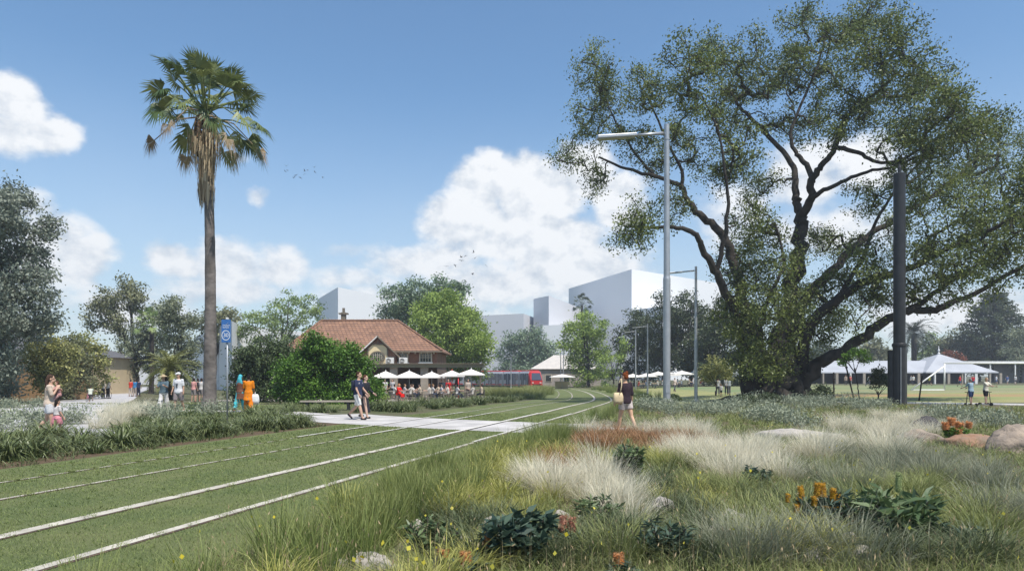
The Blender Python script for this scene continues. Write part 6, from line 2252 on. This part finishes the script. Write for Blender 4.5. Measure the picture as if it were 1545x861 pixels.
def meadow_spots(n, y0=3.8, y1=48, power=1.9):
    out = []
    while len(out) < n:
        m_ = n * 3
        y = y0 + (y1 - y0) * prng.uniform(0, 1, m_) ** power
        x = prng.uniform(-.5, .95, m_) * y
        for a, b in zip(x, y):
            if len(out) >= n:
                break
            out.append((a, b))
        arr = np.array(out)
        off = track_off(arr[:, 0], arr[:, 1])
        ok = off > np.where(arr[:, 1] < 11, 3.0, 2.75)
        d = np.array([near_path(a, b, 2.25) for a, b in arr])
        d2 = arr[:, 1] > 33 + np.maximum(0, (24 - np.abs(arr[:, 0] - 14)) * .35)
        out = [tuple(q) for q, k_ in zip(arr, ok & ~d & ~d2) if k_]
    return out


# soil of the meadow and of the left beds
mb = MB()
ribbon("meadow_soil", [p for p in TLxy if p[1] < 48], 2.9, 26, mat("meadow_soil", (0.085, 0.075, 0.035), (0.13, 0.105, 0.055), 3, bump=1, bscale=20), 0.002, "soil of the meadow planting", "soil")
ribbon("mulch_bed", [p for p in TLxy if p[1] < 23.5], -9.0, -5.2, M_mulch, 0.002, "bark mulch along the left planting", "mulch")
gp = [G(px, py) for px, py in ((555, 861), (640, 792), (668, 800), (640, 861))]
MB().slab([(p.x, p.y) for p in gp], .012, .02).build("gravel_patch", M_gravel)
tag(bpy.data.objects["gravel_patch"], "pale gravel patch at the edge of the meadow", "gravel", kind="structure")

scatter("meadow_grass", "olive meadow grasses filling the right foreground", meadow_spots(MEADOW_N), 26, .16, .34, .0060, M_g_olive, .6, .5)
scatter("meadow_grass", "dry straw coloured stems through the meadow", meadow_spots(MEADOW_N // 6), 12, .22, .36, .004, M_straw, .6, .6)
scatter("meadow_grass", "green undergrowth of the meadow", meadow_spots(MEADOW_N // 2), 26, .2, .26, .0075, M_g_rush, .8, .6)
sp = []
for (px, py, rx, ry, n) in ((960, 668, 70, 14, 130), (1030, 672, 60, 12, 60), (905, 672, 40, 12, 50), (850, 705, 40, 16, 40)):
    sp += patch(px, py, rx, ry, n)
scatter("russet_grass", "russet flowering grass round the path in the meadow", clear(sp, 1.6), 40, .25, .42, .0055, M_g_red, .4, .3)
sp = along_track(-6.4, -5.3, 5, 23, 120) + along_track(-12, -6, 12, 24, 160)
scatter("bed_grass", "low green filling between the strappy clumps of the left bed", clear(sp), 26, .25, .28, .008, M_g_strap, .8, .6)
sp = []
for _ in range(420):
    x, y = prng.uniform(-30, -7.2), prng.uniform(17, 33)
    if -8.4 > x + (y - 24) * .0 or y > 26:
        sp.append((x, y))
lp = [p for p in LROAD if p.y < 50]
sp = [s for s in clear(sp, 2.4) if min((s[0] - p.x) ** 2 + (s[1] - p.y) ** 2 for p in resample([(q.x, q.y, 0) for q in lp], 1)) > 3.4]
scatter("bed_grass", "mixed grey green grasses in the left garden", sp[:300], 36, .4, .34, .012, M_g_strap, .7, .5)
# tufty edge of the lawns farther off
sp = [(prng.uniform(-45, -8), prng.uniform(34, 46)) for _ in range(500)]
scatter("bed_grass", "longer grass on the lawn behind the palm", clear(sp), 24, .5, .10, .012, M_lawnblade, .6, .4)

sp = []
for c_, hw_, n_ in ((1.5, .075, 420), (0, .10, 420), (-2.16, .05, 900), (-3.62, .03, 1500)):
    for s_ in (-1, 1):
        sp += along_track(c_ + s_ * hw_ - .03, c_ + s_ * hw_ + .03, 5.2, 30, n_ // 2, 1.5)
scatter("rail_edge_grass", "ragged grass growing over the edges of the rail strips", clear(sp, 2.15), 9, .05, .075, .0055, M_lawnblade, .8, .5)
sp = [q for q in along_track(-5.1, 2.8, 5.2, 26, 380, 1.4)]
scatter("lawn_weeds", "tufts of coarser grass in the track lawn", clear(sp, 2.15), 26, .10, .085, .007, M_g_rush, .9, .6)
sp = [q for q in along_track(-5.1, 2.8, 5.2, 26, 260, 1.4)]
scatter("lawn_thatch", "dry patches in the track lawn", clear(sp, 2.15), 26, .22, .045, .005, M_straw, 1.1, .3)

# --- clumps that read one by one
rush = [tuft("rush", 170, .16, .56, .0065, .34, .18, prng) for _ in range(5)]
sp = along_track(3.2, 4.2, 4.4, 11, 46, 1.0) + along_track(2.7, 3.8, 10, 20.5, 70, 1.0) + along_track(2.6, 4.0, 25, 48, 46)
inst("rush_clump", rush, M_g_rush, clear(sp, 2.2), "upright dark green rush clump along the right edge of the tracks", "grass clump", "rush clumps beside the tracks", .75, 1.25)
yel = [tuft("yellow_tussock", 190, .15, .46, .0075, .6, .5, prng) for _ in range(4)]
sp = along_track(3.2, 5.4, 6, 18, 34, 1.1) + patch(1040, 760, 60, 30, 5) + patch(1190, 830, 40, 24, 5) + patch(1330, 790, 60, 30, 4) + patch(980, 705, 60, 16, 5) + patch(760, 700, 50, 26, 12) + patch(730, 745, 30, 22, 8) + patch(820, 690, 30, 14, 6) + patch(695, 765, 24, 18, 5) + patch(545, 775, 30, 18, 4)
inst("yellow_tussock", yel, M_g_yel, clear(sp, 2.0), "yellow green grass tussock between the rushes and the pale plumes", "grass clump", "yellow green tussocks in the meadow", .8, 1.3)
olv = [tuft("olive_tussock", 260, .24, .44, .006, .75, .5, prng) for _ in range(4)]
sp = patch(1010, 700, 80, 20, 8) + patch(1150, 775, 90, 30, 8) + patch(1440, 790, 110, 70, 16) + patch(1180, 830, 60, 30, 6) + patch(1080, 720, 80, 30, 10) + patch(1340, 735, 90, 30, 10) + patch(880, 840, 120, 30, 8)
inst("olive_tussock", olv, M_g_olive, clear(sp, 2), "mounded olive grass tussock in the right foreground", "grass clump", "olive tussocks in the right foreground", .8, 1.35)
drk = [tuft("shade_tussock", 260, .22, .46, .008, .8, .5, prng) for _ in range(4)]  # dark blades stand in for the shade along the meadow's front edge
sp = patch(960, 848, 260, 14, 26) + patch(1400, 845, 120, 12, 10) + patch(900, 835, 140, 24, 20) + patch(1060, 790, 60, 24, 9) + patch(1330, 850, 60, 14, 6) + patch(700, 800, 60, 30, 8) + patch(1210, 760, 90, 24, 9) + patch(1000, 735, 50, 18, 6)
inst("shade_tussock", drk, leafmat("shade_blade", (0.022, 0.048, 0.022), (0.075, 0.115, 0.05), tip=(0.13, 0.15, 0.07), trans=.2, rough=.5), clear(sp, 2), "deep green grass tussock added as painted shade low in the foreground meadow", "grass clump", "deep green tussocks standing in for meadow shade", .7, 1.2)
plb = [tuft("plume_leaves", 150, .18, .36, .0045, .7, .5, prng) for _ in range(4)]


def plume_mesh():
    n = 420
    me = tuft("plume_heads", n, .24, .62, .0042, .62, .30, prng)
    return me


plm = [plume_mesh() for _ in range(5)]
sp = patch(1010, 660, 60, 7, 9) + patch(905, 660, 25, 5, 4) + patch(880, 745, 80, 26, 15) + patch(1120, 705, 90, 26, 20) + patch(1045, 690, 60, 14, 8) + patch(1330, 655, 70, 14, 16) + patch(1390, 640, 40, 10, 8) + patch(1210, 690, 40, 16, 5) + patch(1290, 680, 60, 14, 8) + patch(940, 780, 24, 16, 3)
inst("plume_grass", plm, M_g_pale, clear(sp, 1.8), "feathery cream plume grass clump in the meadow", "grass clump", "feathery cream plume grasses", .85, 1.3, child=("leaf_base", plb, M_g_plbase))
slt = [tuft("slate_tussock", 380, .30, .56, .0055, .7, .35, prng) for _ in range(4)]
sp = patch(1330, 705, 80, 26, 12) + patch(1480, 720, 80, 34, 14) + patch(1300, 745, 60, 24, 5) + patch(1250, 850, 60, 14, 4) + patch(1130, 845, 40, 14, 3) + patch(1520, 780, 30, 30, 5)
inst("slate_tussock", slt, M_g_slate, clear(sp, 2), "soft slate grey grass mound in the right foreground", "grass clump", "slate grey grass mounds", .8, 1.2)
stp = [tuft("strap_clump", 110, .15, .62, .026, .75, .75, prng) for _ in range(5)]
sp = along_track(-6.9, -5.7, 10.5, 23.5, 62) + along_track(-8.6, -6.6, 12, 24, 40)
lpr = resample([(q.x, q.y, 0) for q in lp], 1)
sp = [s for s in clear(sp, 2.4) if min((s[0] - p.x) ** 2 + (s[1] - p.y) ** 2 for p in lpr) > 1.7]
sp += clear(patch(440, 624, 60, 8, 24), 2.2) + patch(25, 668, 45, 9, 14)
inst("strap_leaf_clump", stp, M_g_strap, sp, "dark green strappy leaved clump in the bed left of the tracks", "plant", "strappy clumps in the left bed", .85, 1.45)
sil = [leaf_mesh("silver", np.clip(prng.normal(size=(420, 3)) * [.26, .26, .15] + [0, 0, .24], [-9, -9, 0], 9), .13, .22, .2, prng, droop=-.9) for _ in range(4)]
sp = patch(1060, 622, 90, 9, 30) + patch(1190, 612, 70, 7, 16) + patch(1270, 612, 60, 8, 16) + patch(1480, 640, 50, 10, 12) + patch(1200, 640, 40, 10, 7)
inst("silver_shrub", sil, M_g_grey, clear(sp, 2), "low silver leaved shrub at the far edge of the meadow", "shrub", "silver shrubs at the back of the meadow", .8, 1.25)
sp = patch(40, 642, 40, 8, 8) + patch(280, 630, 60, 6, 6) + patch(20, 615, 25, 5, 6)
sp = [s for s in sp if min((s[0] - p.x) ** 2 + (s[1] - p.y) ** 2 for p in lpr) > 3.0]
sp += patch(22, 648, 34, 12, 16)
inst("silver_shrub", sil, M_g_grey, clear(sp, 2), "low silver leaved shrub in the left garden", "shrub", "silver shrubs in the left garden", .8, 1.3)
sp = patch(165, 632, 40, 12, 14) + patch(225, 622, 36, 6, 10) + patch(140, 648, 22, 10, 6)
sp = [s for s in sp if min((s[0] - p.x) ** 2 + (s[1] - p.y) ** 2 for p in lpr) > 1.6]
inst("plume_grass", plm, M_g_pale, clear(sp, 2), "feathery cream plume grass clump in the left garden", "grass clump", "feathery cream grasses of the left garden", .9, 1.4)
# planting between the terrace and the tracks
sp = along_track(-9.5, -6.0, 30, 46, 46) + along_track(-7.5, -5.4, 34, 75, 40)
inst("strap_leaf_clump", stp, M_g_strap, clear(sp, 2.4), "grey green strappy clump between the cafe terrace and the tracks", "plant", "strappy clumps before the cafe", 1.0, 1.6)
sp = along_track(-8, -4.6, 60, 110, 60) + patch(770, 596, 44, 3, 60)
inst("olive_tussock", olv, M_g_olive, sp, "olive grass mound between the cafe and the tram", "grass clump", "olive mounds beside the far tracks", 2.0, 3.3)
sp = along_track(2.6, 6, 60, 112, 60)
inst("rush_clump", rush, M_g_rush, sp, "green rush clump on the outside of the far track bend", "grass clump", "rush clumps at the far bend", 1.2, 1.9)
# round dark shrubs left of the lamps, agaves by the left trees
for i, (px, py, r_, lab, m_) in enumerate(((972, 607, .75, "round dark shrub behind the woman with the cream bag", M_lf_hedged), (60, 600, .9, "blue green agave like shrub under the left tree", M_lf_blue), (107, 598, 1.0, "blue green spiky shrub by the left path", M_lf_blue), (1015, 606, .7, "low dark mound at the foot of the tallest lamp", M_lf_hedged), (1125, 612, .8, "dark low shrub left of the fig roots", M_lf_dark), (1160, 610, .9, "dark low shrub before the fig roots", M_lf_dark))):
    c = G(px, py)
    pos = prng.normal(size=(1500, 3)); pos /= np.linalg.norm(pos, axis=1)[:, None]
    pos *= (prng.uniform(0, 1, 1500) ** .35)[:, None] * r_
    pos[:, 2] = np.abs(pos[:, 2]) * .8 + .05
    root = empty("shrub", c); tag(root, lab, "shrub")
    link("foliage", leaf_mesh("foliage", pos, .14, .45, .4, prng), m_, root)
    mb = MB()
    for a in range(7):
        t = a * .9
        mb.tube([(0, 0, -.05), (math.cos(t) * r_ * .3, math.sin(t) * r_ * .3, r_ * .35), (math.cos(t) * r_ * .6, math.sin(t) * r_ * .6, r_ * .55)], [.03, .02, .01], 5)
    mb.build("stem", M_bark, root)

# --- banksias and flowers
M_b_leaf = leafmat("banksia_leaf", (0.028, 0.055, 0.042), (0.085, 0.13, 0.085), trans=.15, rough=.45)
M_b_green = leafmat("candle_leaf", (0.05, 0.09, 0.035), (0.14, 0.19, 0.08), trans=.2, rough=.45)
M_fl_yel = mat("yellow_flower", (0.62, 0.36, 0.02), (0.50, 0.22, 0.02), 30, bump=1, bscale=80)
M_fl_or = mat("orange_flower", (0.70, 0.24, 0.06), (0.58, 0.30, 0.14), 30, bump=1, bscale=80)
M_fl_pk = mat("salmon_flower", (0.42, 0.16, 0.10), (0.5, 0.24, 0.16), 30, bump=1, bscale=80)
M_fl_gr = mat("green_flower", (0.26, 0.33, 0.12), (0.34, 0.40, 0.17), 30, bump=1, bscale=80)


def spike_mesh(r_, h, seed):
    """banksia flower spike: a cob covered with short styles"""
    rg = random.Random(seed)
    mb = MB().lathe([(r_ * .5, 0), (r_ * .75, h * .1), (r_ * .8, h * .5), (r_ * .7, h * .85), (r_ * .3, h)], n=12)
    for i in range(260):
        z = h * rg.uniform(.02, .98)
        a = rg.uniform(0, 6.283)
        d = Vector((math.cos(a), math.sin(a), .35 * rg.uniform(-.5, 1.5))).normalized()
        p = Vector((0, 0, z)) + d * r_ * .6
        q = p + d * r_ * rg.uniform(.45, .8)
        s = d.orthogonal().normalized() * r_ * .09
        t_ = d.cross(s).normalized() * r_ * .09
        mb.add([p - s, p + s, p + t_, q], [(0, 1, 3), (1, 2, 3), (2, 0, 3)])
    return mb


def banksia(label, px, py, spread, h, spikes, mf, m_leaf, nleaf=500, leaf=.13, seed=1, up=.3, aspect=.22):
    rg = np.random.default_rng(seed)
    c = G(px, py)
    root = empty("banksia_shrub", c)
    tag(root, label, "shrub")
    tips = []
    mb = MB()
    for i in range(9):
        a = i * 2.4; r_ = spread * math.sqrt((i + .5) / 9) * .8
        t_ = Vector((math.cos(a) * r_, math.sin(a) * r_, h * rg.uniform(.55, .95)))
        mb.tube([(0, 0, -.03), (t_.x * .4, t_.y * .4, t_.z * .5), t_], [.018, .013, .008], 6)
        tips.append(t_)
    mb.build("stem", M_bark, root)
    pos, dirs = [], []
    for t_ in tips:
        for k_ in range(nleaf // 9):
            u = rg.uniform(.25, 1)
            a = rg.uniform(0, 6.283)
            p = Vector((t_.x * (.4 + .6 * u), t_.y * (.4 + .6 * u), t_.z * u))
            d = Vector((math.cos(a), math.sin(a), rg.uniform(-.1, .7)))
            pos.append(np.array(p + d * leaf * .5)); dirs.append(np.array(d))
    link("foliage", leaf_mesh("foliage", np.array(pos), leaf, aspect, up, rg, dirs=dirs), m_leaf, root)
    for i, (dx, dy, dz, r_, hh) in enumerate(spikes):
        f = spike_mesh(r_, hh, seed * 10 + i).build("flower_spike", mf, root)
        f.location = (dx, dy, dz)
        f.rotation_euler = (rg.uniform(-.15, .15), rg.uniform(-.15, .15), 0)
    return root


banksia("banksia with upright yellow flower spikes in the right foreground", 1240, 800, .34, .40, [(-.20, .05, .36, .034, .12), (-.06, 0, .37, .038, .16), (.03, .03, .35, .040, .17), (.09, -.05, .33, .036, .15), (-.24, 0, .26, .03, .11), (.0, -.12, .14, .040, .16), (.10, -.10, .15, .036, .14), (-.30, -.06, .20, .03, .10), (-.13, -.1, .28, .032, .12), (.16, .02, .27, .032, .13), (-.36, .05, .30, .028, .10)], M_fl_yel, M_b_leaf, 700, .15, 31)
banksia("dark blue green banksia with a pale green flower candle at the right", 1355, 826, .42, .52, [(0, 0, .55, .034, .20)], M_fl_gr, M_b_green, 900, .24, 32, aspect=.2)
banksia("banksia shrub with bright orange flowers beside the right boulders", 1440, 665, .42, .42, [(-.28, -.1, .30, .09, .20), (-.10, -.05, .40, .10, .22), (.05, -.1, .30, .10, .20), (.36, 0, .34, .08, .16), (-.05, -.2, .16, .09, .18)], M_fl_or, M_lf_hedge, 600, .14, 33)
banksia("leafy green candle shaped shrub left of the pale plumes", 948, 727, .26, .62, [(0, 0, .62, .02, .08)], M_fl_gr, M_b_green, 620, .16, 34, aspect=.28)
banksia("large blue green broad leaved shrub at the bottom centre", 775, 852, .40, .46, [], M_fl_or, M_b_leaf, 800, .17, 35, aspect=.34)
banksia("small orange banksia flower left of the blue green shrub", 735, 858, .10, .20, [(0, 0, .19, .035, .10)], M_fl_or, M_b_leaf, 90, .12, 36)
banksia("salmon banksia flowers above the blue green shrub", 848, 838, .16, .28, [(0, 0, .22, .042, .16), (.10, .02, .22, .038, .14)], M_fl_pk, M_b_leaf, 200, .14, 37)
for i, (px, py, lab) in enumerate(((668, 872, "orange banksia flower at the bottom edge, left of two"), (703, 876, "orange banksia flower at the bottom edge, right of two"), (935, 878, "pale orange flower at the bottom edge under the dark rushes"))):
    banksia(lab, px, py, .12, .16, [(0, 0, .13, .045, .11)], M_fl_or, M_b_leaf, 110, .13, 40 + i)

rq = random.Random(5)  # dark shrubs added to imitate the shade over the foreground planting
for i, (px, py, lab) in enumerate(((900, 800, "dark leafy shrub added for shade low among the grasses, above the pale bottom flower"), (1000, 852, "dark leafy shrub added for shade at the bottom edge right of centre"), (1300, 800, "dark leafy shrub added for shade between the yellow spikes and the green candle"), (1140, 735, "small dark leafy shrub added for shade behind the slate grasses"), (650, 838, "dark leafy shrub added for shade beside the gravel patch"), (1440, 830, "dark leafy shrub added for shade in the olive mounds at the lower right"))):
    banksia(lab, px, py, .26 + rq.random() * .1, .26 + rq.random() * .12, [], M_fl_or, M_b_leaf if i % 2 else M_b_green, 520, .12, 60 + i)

# small flowers and seed heads standing over the meadow
for nm, lab, c1, c2, n_, sz, z0, z1 in (("wildflowers", "tiny yellow wildflowers scattered over the meadow edge", (0.62, 0.50, 0.03), (0.70, 0.62, 0.10), 260, .035, .30, .50), ("seed_heads", "fine tan seed heads over the meadow grasses", (0.30, 0.22, 0.12), (0.46, 0.36, 0.22), 3000, .04, .30, .55)):
    sp = np.array(meadow_spots(n_, y1=34))
    z = hz(sp[:, 0], sp[:, 1]) + prng.uniform(z0, z1, n_)
    me = leaf_mesh(nm, np.stack([sp[:, 0], sp[:, 1], z], 1), sz, .9 if nm == "wildflowers" else .22, .3, prng, dirs=np.tile([0, 0, 1.0], (n_, 1)))
    st_ = blade_mesh("grass", np.stack([sp[:, 0], sp[:, 1], hz(sp[:, 0], sp[:, 1])], 1), prng.uniform(0, 6.28, n_), np.full(n_, .04), z - hz(sp[:, 0], sp[:, 1]), np.full(n_, .003), .02, rng=prng)
    tag(link(nm, me, leafmat(nm, c1, c2, trans=.2, rough=.7)), lab, "flowers" if nm == "wildflowers" else "grass", kind="stuff")
    tag(link("flower_stalks", st_, M_straw), "thin stalks under the " + nm.replace("_", " "), "grass", kind="stuff")

# ---------------------------------------------------------------- air
if HAZE > 0:
    hb = MB().box((60, 230, 38), (760, 560, 80))
    m = bpy.data.materials.new("haze")
    m.use_nodes = True
    nt = m.node_tree
    nt.nodes.remove(nt.nodes["Principled BSDF"])
    v = nt.nodes.new("ShaderNodeVolumePrincipled")
    v.inputs["Color"].default_value = (0.86, 0.92, 1.0, 1)
    v.inputs["Density"].default_value = HAZE
    v.inputs["Anisotropy"].default_value = 0.2
    nt.links.new(v.outputs[0], nt.nodes["Material Output"].inputs["Volume"])
    hz_o = hb.build("haze", m)
    tag(hz_o, "thin pale summer haze over the park", "haze", kind="stuff")
